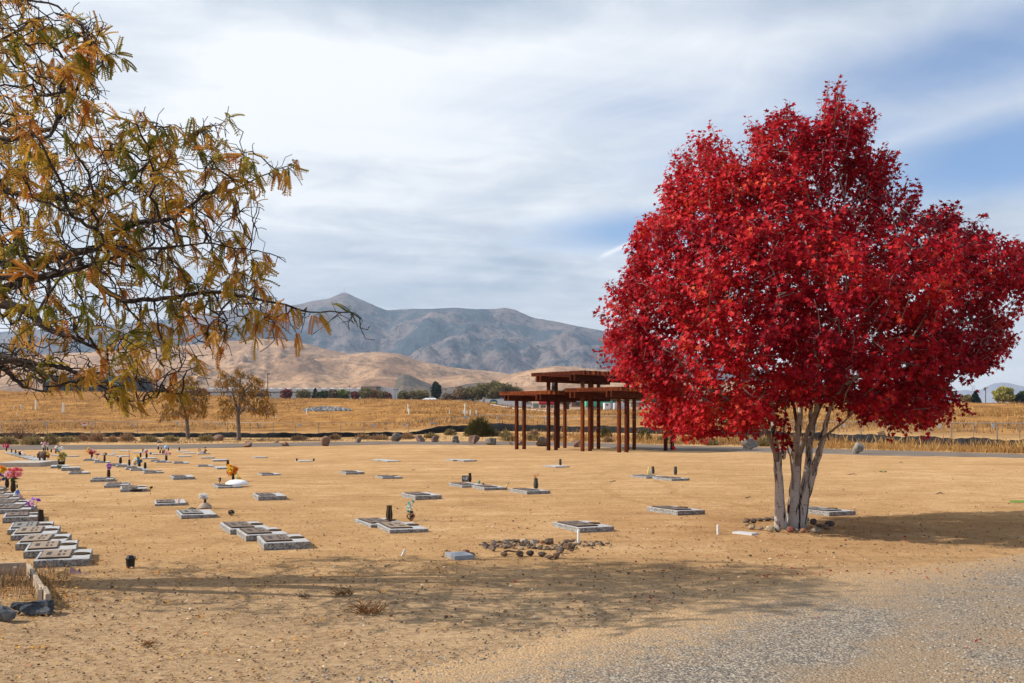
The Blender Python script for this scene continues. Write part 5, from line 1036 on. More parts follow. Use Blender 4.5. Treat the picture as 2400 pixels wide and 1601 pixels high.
for i, px in enumerate(pts):
    a = fpt(px, FB); tp = fpt(px, FT); a = Vector((a.x, a.y, TZ(a.x, a.y)))
    lean = Vector((rr.uniform(-.12, .12), rr.uniform(-.05, .05), 0)) * (1 if i % 2 == 0 else .6)
    b = MB(); r_ = .032 if i % 2 == 0 else .02; b.tube([a - Vector((0, 0, .1)) - lean - O, tp - O], r_, 6); b.build('post', M_galv, ft)
    if i < len(pts) - 1:
        q = fpt(px + 53, FB); q = Vector((q.x, q.y, TZ(q.x, q.y))); tq = fpt(px + 53, FT); rail.tube([tp - O, tq - O], .022, 5); low.tube([a + Vector((0, 0, .06)) - O, q + Vector((0, 0, .06)) - O], .012, 4)
        n = 9
        for k in range(-n, n):
            for sg in (1, -1):
                u0, v0, u1, v1 = k / n, 0, k / n + 1, 1
                if u0 < 0: v0 = -u0; u0 = 0
                if u1 > 1: v1 = 1 - (u1 - 1); u1 = 1
                if sg < 0: u0, u1 = 1 - u0, 1 - u1
                w = lambda u, v: (a.lerp(q, u)).lerp(tp.lerp(tq, u), v) - O
                if v1 > v0: mesh_.tube([w(u0, v0), w(u1, v1)], .0035, 3, cap=False)
rail.build('top_rail', M_galv, ft); low.build('bottom_wire', M_wire, ft); mesh_.build('mesh', M_wire, ft)
# black silt fabric
M_silt = mat('black_fabric', (.010, .011, .013), .9, .3, 1.2, 0, (.018, .020, .024), .5, 6, .15)
b = MB(); vs = []; xs = np.arange(-420, 2700, 9.0)
for i, px in enumerate(xs):
    lo, hi = fpt(px, FB, -1.1), fpt(px, SFt, -1.1); lo.z = TZ(lo.x, lo.y) - .05; s = .07 * math.sin(px * .13) + .05 * math.sin(px * .31 + 1); hi.z += .05 * math.sin(px * .05) + .03 * math.sin(px * .21)
    m1 = lo.lerp(hi, .5)
    vs += [(lo.x, lo.y, lo.z), (m1.x, m1.y - s, m1.z), (hi.x, hi.y, hi.z), (hi.x, hi.y + .03, hi.z), (m1.x, m1.y - s + .03, m1.z), (lo.x, lo.y + .03, lo.z)]
b.add(vs, [(i * 6 + k, (i + 1) * 6 + k, (i + 1) * 6 + k + 1, i * 6 + k + 1) for i in range(len(xs) - 1) for k in range(5)])
o = b.build('silt_fabric', M_silt, None, True); tag(o, 'long black silt fabric strip along the foot of the fence', 'fabric barrier')
# signs on the fence
def fsign(label, px, y, w, h, c, c2=None):
    d = float(np.interp(px, TCA[:, 0], TCA[:, 1])) - .12; p = P(px, y, d); k = d / FPX; t = thing('fence_sign', label, 'sign', p, 0, 'signs hanging on the chain link fence'); b = MB(); b.box((0, 0, 0), (w * k, .01, h * k)); b.build('panel', plain(c), t)
    if c2: b = MB(); b.box((0, -.006, h * k * .2), (w * k * .8, .006, h * k * .38)); b.build('heading', plain(c2), t)
WH, PB_ = (.68, .69, .70), (.33, .38, .46)
fsign('red and white sign on the fence at far left', 198, 994, 11, 7, WH, (.45, .03, .03))
for lab, px, y, w, h, c in (('small blue grey sign right of the dead bush', 107, 993, 5, 5, PB_), ('small blue grey sign just right of the red sign', 218, 993, 5, 5, PB_), ('small blue grey sign one panel right of the red sign', 311, 995, 5, 6, PB_), ('small pale sign left of the first orange tree trunk', 415, 992.5, 5, 6, PB_), ('small pale sign between the two orange trees', 514, 995, 6, 5, PB_), ('small pale sign right of the second orange tree', 609, 997, 5, 5, PB_), ('small pale sign beyond the tilted boulder, left one', 703, 996, 9, 5, (.42, .42, .47)), ('small pale sign above the rounded boulder', 875, 997, 9, 5, (.42, .42, .47)), ('pale sign where the fence starts to climb', 948, 996, 9, 6, (.45, .40, .42)), ('pale sign left of the olive bush', 1014, 992, 10, 5, (.36, .37, .42)), ('pale sign over the olive bush', 1092, 978, 9, 5, (.36, .37, .42)),
    ('white tag on the fence left of the first pergola post', 1164.5, 979, 2.4, 5, WH), ('white tag on the fence between the first pergola posts', 1208.5, 979, 2.4, 5, WH), ('white tag on the fence left of the third pergola post', 1243.5, 979, 2.4, 5, WH), ('white tag on the fence right of the third pergola post', 1278.5, 979.5, 2.4, 5, WH),
    ('white sign on the fence right beside the red tree trunk', 1978, 997.5, 5, 8, WH), ('white sign on the fence under the right half of the red crown', 2084, 995.5, 6, 9, WH), ('white sign on the fence at the right tip of the red crown', 2202, 999, 7, 10, WH), ('white sign on the fence nearest the right edge', 2327.5, 998, 7, 9.5, WH)):
    fsign('%s' % lab, px, y, w, h, c)

# ------------------------------------------------------------------ boulders along the path
PNK, GRYB, BUF = (.235, .15, .115), (.19, .165, .14), (.27, .195, .125)
BO = [('U', 955, 1252, 155, 95, PNK, 'dark pinkish boulder between the two orange trees', 1), ('U', 1365, 1342, 158, 92, PNK, 'rounded pale boulder right of the second orange tree', 2), ('U', 1530, 1258, 105, 52, BUF, 'low pale boulder half hidden in brush, behind the path', 3), ('U', 1868, 1328, 130, 70, PNK, 'low pinkish boulder at the path edge', 4),
      ('U', 140, 1285, 70, 50, GRYB, 'small grey boulder in the brush left of the first orange tree', 31), ('U', 780, 1252, 40, 40, GRYB, 'tiny grey boulder left of the dark pinkish one', 32), ('U', 1755, 1276, 105, 24, PNK, 'long flat stone lying in the verge', 33),
      ('V', 668, 1325, 140, 150, PNK, 'tall pointed pinkish boulder with a pale vein', 5), ('V', 1095, 1284, 122, 92, BUF, 'buff boulder between the pointed and the round boulders', 6), ('V', 1638, 1264, 158, 130, GRYB, 'large rounded grey boulder before the black fabric', 7), ('V', 1960, 1272, 155, 106, PNK, 'wedge shaped boulder, first of the row left of the pergola', 8), ('V', 2195, 1276, 145, 102, PNK, 'boulder with a dark shaded right side, second of the row', 9),
      ('W', 682, 1290, 136, 120, GRYB, 'blocky grey boulder, third of the row left of the pergola', 10), ('W', 947, 1300, 168, 136, PNK, 'peaked boulder in front of the olive bush', 11), ('W', 1198, 1310, 208, 106, GRYB, 'long low boulder nearest the left pergola post', 12), ('W', 1452, 1314, 66, 50, BUF, 'small cream boulder behind the first pergola post', 13), ('W', 1570, 1316, 112, 84, PNK, 'boulder behind the second pergola post', 14), ('W', 1915, 1328, 240, 140, GRYB, 'large light grey boulder behind the second pair of pergola posts', 15),
      ('X', 1215, 1340, 160, 108, PNK, 'pinkish boulder behind the middle tall pergola posts', 16), ('Y', 1790, 1160, 258, 196, (.27, .24, .215), 'large pale grey boulder left behind the red tree trunk', 17)]
for r, x, y, w, h, c, lab, sd_ in BO:
    p = G(*px_(r, x, y)); k = p.y / FPX / ZK; rock('boulder', lab, w * k, w * k * .85, h * k, c, p - Vector((0, 0, .03)), 300 + sd_, 'boulders lining the path', .66, 3, .12, 'boulder', rough=1.5)
p = G(2011, 1065); k = p.y / FPX; rock('boulder', 'upright pale boulder right of the red tree, dark right flank', 35 * k, 30 * k, 31 * k, (.27, .235, .20), p - Vector((0, 0, .03)), 342, 'boulders lining the path', .7, 3, .12, 'boulder', rough=1.8)

# ------------------------------------------------------------------ shrubs
def shrub(name, label, px, py, w, h, m, n, seed, group=None, cat='shrub', twigs=14, leafw=.05, leafh=.16, round_=False, wood=None, fill=.55):
    """bushy mass of small blades around a fan of stems; w, h in photo pixels"""
    p = G(px, py); k = p.y / FPX; W_, H_ = w * k / 2, h * k; r = np.random.default_rng(seed)
    t = thing(name, label, cat, p, 0, group)
    v = unit(r.normal(size=(n, 3))) * (r.random(n)[:, None] ** fill); v[:, 2] = np.abs(v[:, 2]) if not round_ else v[:, 2] * .5 + .5
    lump = np.array([1 + .35 * mnoise.noise(Vector(q * 2.2) + Vector((seed, 0, 0))) for q in v])
    pos = v * lump[:, None] * np.array([W_, W_ * .8, H_]) * .9; pos[:, 2] = np.maximum(pos[:, 2], .02)
    d = unit(v * np.array([1, 1, .6]) + np.array([0, 0, .55]) + r.normal(size=(n, 3)) * .4); X, Y, Z = frames(d, None, r)
    s = leafh * r.uniform(.6, 1.3, n)
    scatter('foliage', [(-.5 * leafw / leafh, 0, 0), (.5 * leafw / leafh, 0, 0), (.35 * leafw / leafh, .7, .05), (0, 1, 0)], [(0, 1, 2, 3)], pos, X, Y, Z, s, m, t, attr=dict(rnd=r.random(n)))
    b = MB()
    for i in range(twigs):
        a = r.uniform(0, 6.283); e = r.uniform(.1, .95); q = Vector((math.cos(a) * W_ * e, math.sin(a) * W_ * .8 * e, H_ * r.uniform(.55, .95) * math.sqrt(max(.1, 1 - e * e * .8)))); b.tube([(0, 0, -.05), q * .5 + Vector((r.normal() * .05, 0, .05)), q], [.018, .012, .005], 4)
    b.build('stems', wood or M_twig, t); return t
M_twig = plain((.13, .09, .065), .9)
M_olive = leaf_mat('olive_foliage', [(0, (.035, .035, .010)), (.5, (.085, .075, .02)), (1, (.16, .125, .045))], trans=.2)
M_sage = leaf_mat('sage_foliage', [(0, (.13, .105, .05)), (.5, (.25, .19, .085)), (1, (.40, .30, .14))], trans=.2)
M_tumble = leaf_mat('tumbleweed', [(0, (.17, .09, .05)), (.5, (.33, .20, .11)), (1, (.47, .31, .18))], trans=.2)
M_dead = leaf_mat('dead_leaves', [(0, (.09, .04, .03)), (.6, (.20, .09, .06)), (1, (.32, .17, .10))], trans=.25)
shrub('olive_bush', 'dense dark olive bush before the black fabric, left of the pergola', 1124, 1023, 68, 44, M_olive, 5200, 1, None, 'bush', 40, .05, .34)
o = shrub('dead_bush', 'leafless reddish dead bush at the far left before the fence', 48, 1030, 150, 44, M_dead, 900, 2, None, 'bush', 60, .06, .10)
SH = [(15, 1042, 60, 20, M_sage, 'greenish sage clump at the left edge below the dead bush'), (75, 1043, 60, 22, M_sage, 'greenish sage clump under the dead bush'), (118, 1043, 44, 26, M_sage, 'tall pale sage clump right of the dead bush'), (160, 1037, 54, 14, M_sage, 'low sage clump below the red fence sign'), (195, 1034, 34, 15, M_tumble, 'small tan tumbleweed below the red fence sign'), (228, 1036, 46, 24, M_tumble, 'big tan tumbleweed right of the red fence sign'),
      (297, 1035, 40, 18, M_tumble, 'round tan tumbleweed left of the first orange tree'), (350, 1037, 46, 16, M_sage, 'low brown clump left of the first orange tree'), (262, 1037, 30, 14, M_tumble, 'small brown clump between two tumbleweeds'), (400, 1036, 40, 14, M_sage, 'low clump close to the first orange tree trunk'), (483, 1035, 44, 15, M_sage, 'low yellowish clump right of the first orange tree trunk'), (700, 1032, 40, 10, M_tumble, 'low tan clump left of the pointed boulder'), (785, 1031, 28, 14, M_tumble, 'tan clump right of the pointed boulder'), (850, 1030, 40, 12, M_tumble, 'tan clump right of the buff boulder'), (890, 1031, 46, 11, M_tumble, 'low tan clump left of the large rounded boulder'), (955, 1029, 34, 14, M_tumble, 'tan clump left of the wedge shaped boulder'),
      (1055, 1020, 30, 14, M_sage, 'brownish clump left against the olive bush'), (1010, 1027, 34, 11, M_sage, 'low clump behind the second boulder of the row'), (1160, 1022, 30, 15, M_sage, 'tan clump right against the olive bush'), (1185, 1025, 32, 16, M_sage, 'yellow clump behind the long low boulder'), (1195, 1034, 40, 14, M_sage, 'yellow clump above the long low boulder'), (1250, 1022, 30, 14, M_tumble, 'round brown clump behind the second pergola post'), (1245, 1033, 44, 14, M_sage, 'yellow clump between the first two post pairs'), (1300, 1032, 40, 16, M_sage, 'yellow clump behind the third pergola post pair'),
      (1420, 1026, 34, 27, M_olive, 'tall olive shrub behind the right pergola posts'), (1425, 1037, 22, 10, M_tumble, 'small brown clump below the tall olive shrub'), (1510, 1034, 40, 27, M_olive, 'olive brown shrub just left of the red crown tip'), (1560, 1036, 40, 14, M_sage, 'pale clump behind the rightmost pergola posts'), (1665, 1044, 40, 16, M_sage, 'yellowish clump left of the large pale boulder'), (1790, 1046, 40, 20, M_sage, 'yellowish clump between large pale boulder and red tree trunk'), (2066, 1030, 18, 22, M_tumble, 'brown upright weed before the black fabric, right of the upright boulder'), (2395, 1056, 26, 14, M_sage, 'pale yellow clump at the right edge before the fabric')]
for i, (x, y, w, h, m, lab) in enumerate(SH): shrub('verge_shrub', lab, x, y, w, h, m, int(260 + w * 11), 50 + i, 'shrubs on the verge beyond the path', 'shrub', 10, .05, .22)

# ------------------------------------------------------------------ things in the field
def pipe(label, px, yb, yt, w=3.0, c=(.74, .76, .70)):
    p = G(px, yb); k = p.y / FPX; h = (yb - yt) * k; b = MB(); b.tube([(0, 0, -.2), (0, 0, h * .97), (0, 0, h)], [w * k / 2, w * k / 2, w * k * .4], 8); item('field_pipe', label, 'pipe', b, plain(c), p, 'white pipes standing in the dry field')
for q in (('thin white pipe in the field, leftmost', 33, 961, 951, 1.6), ('tall thin white pipe beside another short one, far left field', 49, 959, 948, 1.8), ('short white pipe right next to the tall thin one, far left field', 52.5, 959, 951, 1.5), ('short thin white pipe low in the far left field', 39, 974, 966, 1.3), ('tall thick white pipe in the far left field', 84.5, 961, 938, 3.6), ('thick tapered white pipe right of the tall thick one', 149, 968, 944, 4.4), ('stubby white pipe leaning on the thick tapered one', 145.5, 967.5, 960, 1.8),
    ('white pipe at the left end of the riprap', 719, 971, 957, 3), ('tiny white pipe right of the second orange tree', 646.5, 980, 973, 2), ('tall white pipe with a lower twin, middle field', 956.5, 966, 947, 2.6), ('lower twin of the tall white pipe in the middle field', 958.5, 971, 958, 3), ('tall white pipe in the pipe cluster left of the pergola', 1090, 974, 946, 3), ('thin pipe at the left of the cluster left of the pergola', 1086, 972, 961, 2), ('curved short pipe in the cluster left of the pergola', 1095, 971, 963, 2.4), ('second thick pipe of the cluster left of the pergola', 1102.5, 973, 961, 3), ('rightmost pipe of the cluster left of the pergola', 1116.5, 974, 961, 2.6), ('thin lone pipe between the twin pipes and the pipe cluster', 1053.5, 974, 960, 1.6)): pipe(*q)
def cone(label, px, yb, h):
    p = G(px, yb); k = p.y / FPX; H_ = h * k; b = MB(); b.lathe([(H_ * .3, 0), (H_ * .06, H_)], 10); b.box((0, 0, .01), (H_ * .8, H_ * .8, .03)); item('traffic_cone', label, 'cone', b, plain((.65, .07, .02)), p, 'orange cones in the field')
cone('small orange cone alone left of the pergola', 1142.5, 965, 4); cone('larger orange cone seen between pergola posts', 1297, 968.5, 5.5)
# rip-rap stones lining a ditch
rr = random.Random(9); Vp = []; 
o = None; x = RNG.uniform(0, 1, 260); px = 712 + x * 110; top = np.interp(px, [712, 740, 770, 800, 822], [961, 955, 953, 957, 962]); bot = np.interp(px, [712, 740, 770, 800, 822], [964, 965, 964, 963, 963]); py = top + (bot - top) * RNG.random(260)
pp = [G(a, b_) for a, b_ in zip(px, py)]; X, Y, Z = frames(RNG.normal(size=(260, 3)), RNG.normal(size=(260, 3)))
o = scatter('riprap', ICO, ICF, np.array([tuple(q) for q in pp]), X, Y, Z, RNG.uniform(.18, .42, 260), rnd_mat('riprap_stone', [(0, (.08, .085, .10)), (.6, (.20, .20, .205)), (1, (.38, .37, .36))]), attr=dict(rnd=RNG.random(260))); tag(o, 'bank of grey riprap stones in the dry field', 'stones', None, 'stuff')
b = MB(); a, c = G(785, 956), G(826, 962.5); n = 6
b.tube([a.lerp(c, i / n) + Vector((0, 0, .12)) for i in range(n + 1)], .12, 6); item('concrete_kerb', 'pale concrete kerb sloping at the right end of the riprap', 'kerb', b, M_conc, (0, 0, 0))
b = MB(); q = [P(1150, 957.5, 226), P(1200, 959, 222), P(1250, 961.5, 216), P(1300, 965, 208)]
b.tube([Vector((v.x, v.y, TZ(v.x, v.y) + .05)) for v in q], .16, 6); item('field_kerb', 'long pale kerb line in the field behind the pergola', 'kerb', b, plain((.55, .5, .45)), (0, 0, 0))
p = P(1192, 954, 215); p.z = TZ(p.x, p.y); k = p.y / FPX; t = thing('wooden_platform', 'small wooden railing box in front of the white lorry', 'platform', p); b = MB()
for x_ in (-8, -2, 8): b.box(Vector((x_, 0, 4)) * k, Vector((.8, .8, 9)) * k)
b.build('post', plain((.4, .24, .12)), t); b = MB(); b.box(Vector((0, 0, 8.4)) * k, Vector((17, 1.2, 1)) * k); b.build('rail', plain((.45, .28, .14)), t); b = MB(); b.box(Vector((0, 0, 1.5)) * k, Vector((17, 6, 3)) * k); b.build('base', plain((.3, .17, .09)), t)

# ------------------------------------------------------------------ far trees
FOL = {'green': [(0, (.015, .03, .012)), (.5, (.035, .06, .02)), (1, (.075, .105, .03))], 'conifer': [(0, (.008, .018, .012)), (.5, (.018, .034, .018)), (1, (.035, .06, .028))], 'olive': [(0, (.07, .064, .028)), (.5, (.165, .14, .055)), (1, (.28, .235, .10))], 'brown': [(0, (.08, .058, .036)), (.5, (.17, .115, .065)), (1, (.27, .185, .10))],
       'yellow': [(0, (.17, .16, .04)), (.5, (.33, .30, .07)), (1, (.48, .44, .14))], 'red': [(0, (.08, .02, .015)), (.5, (.19, .04, .03)), (1, (.28, .08, .05))], 'orange': [(0, (.14, .06, .02)), (.5, (.26, .12, .035)), (1, (.38, .2, .06))], 'lime': [(0, (.05, .07, .015)), (.5, (.12, .15, .02)), (1, (.22, .24, .04))]}
FM = {k: leaf_mat('far_%s_foliage' % k, v, trans=.25, scale=.05) for k, v in FOL.items()}
M_trunk = plain((.10, .075, .06), .9)
def far_tree(label, px, yb, w, h, kind, d, shape='round', n=None, group='trees along the far road'):
    k = d / FPX; p = P(px, yb, d); W_, H_ = w * k / 2 * (1 if shape == 'cone' else 1.3), h * k * 1.05; seed = int(px * 7 + yb); r = np.random.default_rng(seed); n = n or int(300 + w * h * 1.6)
    t = thing('conifer_tree' if kind == 'conifer' else 'broadleaf_tree', label, 'tree', p, 0, group)
    if shape == 'cone':
        z = r.random(n) ** 1.4; rad = (1 - z) ** .8 * np.sqrt(r.random(n)) * (1 + .25 * np.sin(z * 40)); a = r.uniform(0, 6.283, n); v = np.stack([np.cos(a) * rad, np.sin(a) * rad, z * .95 + .05], 1)
    else:
        v = unit(r.normal(size=(n, 3))) * (r.random(n)[:, None] ** .45); L = np.array([1 + .55 * mnoise.noise(Vector(q * 1.7) + Vector((seed % 97, 0, 0))) for q in v]); v = v * L[:, None]; v[:, 2] = .56 + .42 * v[:, 2]; v[:, 2] = np.clip(v[:, 2], .04, 1.05)
    pos = v * np.array([W_, W_, H_]); s = max(.9, 2.0 * k) * r.uniform(.5, 1.2, n); X, Y, Z = frames(r.normal(size=(n, 3)), None, r)
    scatter('crown', [(-.4, 0, 0), (.1, .5, .1), (.4, 0, 0), (-.1, -.5, .1)], [(0, 1, 2, 3)], pos, X, Y, Z, s, FM[kind], t, attr=dict(rnd=r.random(n)))
    b = MB(); b.tube([(0, 0, -1.5), (0, 0, H_ * .3), (.05 * W_, 0, H_ * .7)], [W_ * .09 + .05, W_ * .07 + .04, .04], 6)
    for i in range(4 if shape != 'cone' else 0): a = i * 1.57 + .5; b.tube([(0, 0, H_ * .28), (math.cos(a) * W_ * .6, math.sin(a) * W_ * .6, H_ * .7)], [W_ * .04 + .03, .03], 5)
    b.build('trunk', M_trunk, t)
FT_ = [(610, 936, 26, 20, 'brown', 'brown bushy tree under the street lamp'), (625, 936, 14, 22, 'conifer', 'small dark conifer beside the street lamp'), (672, 937, 20, 24, 'red', 'reddish tree at the left part of the long warehouse'), (712, 937, 26, 22, 'olive', 'olive thin tree before the long warehouse'), (739, 938, 22, 26, 'conifer', 'dark green conifer before the long warehouse, left one'), (744, 938, 12, 20, 'orange', 'orange tree touching the dark conifer'), (759, 938, 24, 22, 'green', 'dark green round tree before the long warehouse'), (781, 938, 24, 24, 'brown', 'brown olive tree in the middle of the warehouse front'), (803, 939, 26, 24, 'lime', 'bright yellow green tree before the warehouse'), (833, 938, 16, 20, 'red', 'dull red tree left of the grey warehouse block'),
      (858, 939, 26, 30, 'olive', 'tall olive tree before the grey warehouse block'), (876, 939, 20, 24, 'orange', 'orange brown tree before the grey warehouse block'), (895, 940, 20, 22, 'olive', 'olive tree right of the grey warehouse block'), (908, 940, 14, 20, 'red', 'small red tree left of the power poles'), (946, 940, 24, 22, 'olive', 'olive tree right of the power poles'), (985, 941, 36, 26, 'olive', 'wide olive brown tree left of the tall conifer'), (1054, 941, 30, 18, 'brown', 'dark brown low tree right of the tall conifer'), (1088, 941, 40, 32, 'brown', 'wide brown tree left of the big olive tree'), (1108, 936, 50, 28, 'olive', 'olive tree behind the wide brown one'), (1160, 940, 66, 44, 'olive', 'big olive tree behind the white lorry'), (1198, 940, 40, 34, 'olive', 'olive tree right of the big one behind the lorry'), (1230, 945, 40, 26, 'brown', 'brown tree behind the left pergola roof'),
      (1330, 948, 70, 34, 'olive', 'olive tree between the two lower pergola roofs'), (1420, 950, 60, 30, 'olive', 'olive tree behind the green shed'), (1500, 950, 60, 26, 'olive', 'olive brown tree right of the white boxes'), (1560, 950, 60, 30, 'lime', 'yellow green tree behind the red crown, left side'), (1700, 948, 60, 24, 'olive', 'olive tree glimpsed under the red crown'), (2265, 943, 22, 16, 'olive', 'small olive tree right of the red crown'), (2353, 945, 36, 36, 'yellow', 'pale yellow tree near the right edge'), (2378, 945, 22, 17, 'green', 'round green tree near the right edge'), (2400, 946, 24, 28, 'green', 'tall dark green tree cut by the right edge'), (470, 930, 30, 18, 'red', 'reddish shrub tree by the glass building'), (270, 926, 70, 14, 'red', 'row like red shrub before the glass building'), (378, 924, 50, 12, 'green', 'low green hedge tree right of the glass building'), (230, 921, 16, 24, 'lime', 'yellow green tree before the glass building')]
for x, yb, w, h, kd, lab in FT_: far_tree(lab, x, yb + 3, w, h + 3, kd, 430 if x < 2200 else 330, 'cone' if kd == 'conifer' else 'round')
far_tree('tall narrow dark conifer standing clear above the tree line', 1022, 941, 18, 44, 'conifer', 430, 'round', 2200)
far_tree('small dark conifer seen above the left pergola roof', 1296, 948, 12, 48, 'conifer', 430, 'cone', 900); far_tree('dark spruce left of the right power pole', 2286, 944, 22, 25, 'conifer', 330, 'cone', 1200)

# ------------------------------------------------------------------ far buildings, poles, vehicles
def at(px, py, d): return P(px, py, d)
def fbox(name, t, px0, px1, y0, y1, d, dep, m, front=0.0):
    """box part in front view: photo columns px0..px1, rows y0 (top)..y1, at distance d"""
    a, c = P(px0, y1, d - front), P(px1, y0, d - front); b = MB(); o = Vector(t.location); b.box(((a.x + c.x) / 2 - o.x, d - front + dep / 2 - o.y, (a.z + c.z) / 2 - o.z), (c.x - a.x, dep, c.z - a.z)); return b.build(name, m, t)
MW_, MGr, MSh = plain((.62, .64, .64)), plain((.40, .395, .39)), plain((.25, .26, .265))
t = thing('warehouse', 'long low white warehouse with rounded roof vents below the hills', 'warehouse', P(700, 940, 520))
fbox('wall', t, 480, 846, 921, 941, 520, 60, plain((.46, .48, .47))); fbox('wall', t, 480, 846, 912, 918, 520, 60, plain((.58, .60, .60))); fbox('window_band', t, 480, 846, 918, 921, 520, 58, MSh, -.6); fbox('roof', t, 478, 847, 910.5, 912, 521, 62, plain((.72, .73, .73)), 1.0)
for i in range(18):
    px = 488 + i * 20.5; p = P(px, 910.5, 520) - Vector(t.location); b = MB(); b.lathe([(1.7, 0), (1.4, .25), (.7, .42), (.1, .45)], 10); o = b.build('roof_vent', plain((.75, .76, .77)), t, True); o.location = p + Vector((0, 6, 0))
t = thing('warehouse', 'tall grey warehouse block with a white wing', 'warehouse', P(870, 940, 500))
fbox('wall', t, 846, 882, 906, 941, 500, 40, MGr); fbox('roof_edge', t, 845.5, 891.5, 904.8, 906, 500, 42, plain((.5, .5, .5)), 1.0); fbox('side_wall', t, 882, 891, 906, 941, 501, 38, MSh); fbox('wing', t, 891, 926, 908, 941, 503, 36, MW_)
t = thing('warehouse', 'low pale building at the foot of the dark hillside', 'warehouse', P(970, 940, 560)); fbox('wall', t, 926, 1000, 922, 942, 560, 30, plain((.42, .40, .37))); fbox('roof', t, 925, 1001, 919.5, 922, 560, 32, plain((.55, .54, .5)), 1)
t = thing('office_building', 'modern dark building with teal glass panels behind the left tree', 'building', P(200, 925, 400))
fbox('wall', t, 100, 300, 884, 925, 400, 30, plain((.05, .06, .075)))
for i, (x0, x1, y0, y1) in enumerate(((105, 122, 888, 896), (196, 215, 889, 908), (254, 278, 882, 908), (160, 168, 892, 902))): fbox('window', t, x0, x1, y0, y1, 400, .3, plain((.16, .42, .40), .2), .2)
fbox('roof', t, 96, 304, 881, 884, 400, 33, plain((.28, .29, .31)), 1.2); fbox('white_panel', t, 152, 167, 893, 902, 400, .4, plain((.6, .6, .62)), .5)
t = thing('house', 'low house with a pale roof left of the white lorry', 'house', P(1005, 944, 380)); fbox('wall', t, 992, 1020, 937, 945, 380, 8, plain((.22, .17, .13)))
a, c = P(989, 936.5, 380), P(1024, 936.5, 380); o = Vector(t.location); b = MB(); b.add([Vector((a.x, 379, a.z)) - o, Vector((c.x, 379, c.z)) - o, Vector((c.x - 1, 384, c.z + .7)) - o, Vector((a.x + 1, 384, a.z + .7)) - o, Vector((c.x, 389, c.z)) - o, Vector((a.x, 389, a.z)) - o], [(0, 1, 2, 3), (3, 2, 4, 5), (0, 3, 5), (1, 4, 2)]); b.build('roof', plain((.60, .61, .62)), t)
# lorry
t = thing('lorry', 'white articulated lorry with a blue and yellow badge on its trailer', 'lorry', P(1170, 956, 330)); D = 330
fbox('trailer', t, 1137, 1222, 935.8, 953, D, 2.5, plain((.68, .70, .72)))
o = Vector(t.location); k = D / FPX
def lg(x, y): q = P(x, y, D) - o; return Vector((q.x, 0, q.z))
b = MB(); n = 10; arch = [lg(1148 - .4, 950)] + [lg(1157 - 9 * math.cos(math.pi * i / n) * (1 if abs(math.cos(math.pi * i / n)) < .9 else 1), 944 - 7.5 * math.sin(math.pi * i / n) ** .6) for i in range(n + 1)] + [lg(1166.4, 950)]
vs = [v + Vector((0, -.04, 0)) for v in arch]; vb = [v + Vector((0, .02, 0)) for v in arch]; m_ = len(vs); b.add(vs + vb, [tuple(range(m_))] + [(i, (i + 1) % m_, m_ + (i + 1) % m_, m_ + i) for i in range(m_)]); badge = b.build('badge', plain((.02, .13, .27)), t)
b = MB(); q = lg(1157, 943); b.box((q.x, -.06, q.z), (12.5 * k, .04, 3.0 * k)); b.build('badge_bar', plain((.75, .65, .08)), badge)
b = MB(); q = lg(1157, 947.5); b.box((q.x, -.06, q.z), (12 * k, .04, 1.2 * k)); b.build('badge_line', plain((.65, .68, .7)), badge)
b = MB(); q = lg(1175, 948.2); b.box((q.x, -.02, q.z), (13 * k, .04, 1.0 * k)); b.build('stripe', plain((.25, .38, .52)), t)
a = [lg(1114.5, 950), lg(1114.5, 945.5), lg(1117, 943.5), lg(1121, 942), lg(1126, 937.5), lg(1131, 936), lg(1131, 950)]; b = MB(); m_ = len(a); b.add(a + [v + Vector((0, 2.4, 0)) for v in a], [tuple(range(m_)), tuple(range(2 * m_ - 1, m_ - 1, -1))] + [(i, m_ + i, m_ + (i + 1) % m_, (i + 1) % m_) for i in range(m_)]); cab = b.build('cab', plain((.70, .72, .73)), t)
a = [lg(1117.6, 944.6), lg(1121.6, 942.8), lg(1121.6, 945.6), lg(1118.0, 946)]; b = MB(); b.add([v + Vector((0, -.02, 0)) for v in a], [(0, 1, 2, 3)]); b.add([v + Vector((0, .03, 0)) for v in a], [(3, 2, 1, 0)]); b.build('window', plain((.02, .025, .03), .2), cab)
b = MB(); q = lg(1134, 945); b.box((q.x, 1.2, q.z), (5 * k, 1.6, 15 * k)); b.build('gap_panel', MSh, t)
for x_ in (1119, 1131, 1135, 1205, 1211): b = MB(); q = lg(x_, 953.5); b.tube([(q.x, .1, q.z), (q.x, .5, q.z)], .5, 12); b.build('wheel', M_black, t)
fbox('rear_doors', t, 1222, 1232, 937.5, 953, D + .1, 2.4, plain((.36, .38, .40)))
def simple(name, label, cat, parts, d, px, py):
    t = thing(name, label, cat, P(px, py, d))
    for p_ in parts: fbox(p_[0], t, *p_[1:5], d, p_[5], plain(p_[6]), p_[7] if len(p_) > 7 else 0)
    return t
simple('utility_cabinet', 'small white cabinet right of the lorry trailer', 'cabinet', [('body', 1235, 1245, 948, 954, 2, (.7, .7, .7)), ('foot', 1236, 1244, 954, 957, 1.6, (.2, .18, .15))], 300, 1240, 957)
simple('utility_cabinet', 'grey green cabinet right of the small white one', 'cabinet', [('body', 1249.5, 1263, 947, 956, 2.5, (.22, .30, .26)), ('cap', 1249, 1263.5, 944, 947, 2.7, (.5, .52, .5), .1)], 300, 1256, 956)
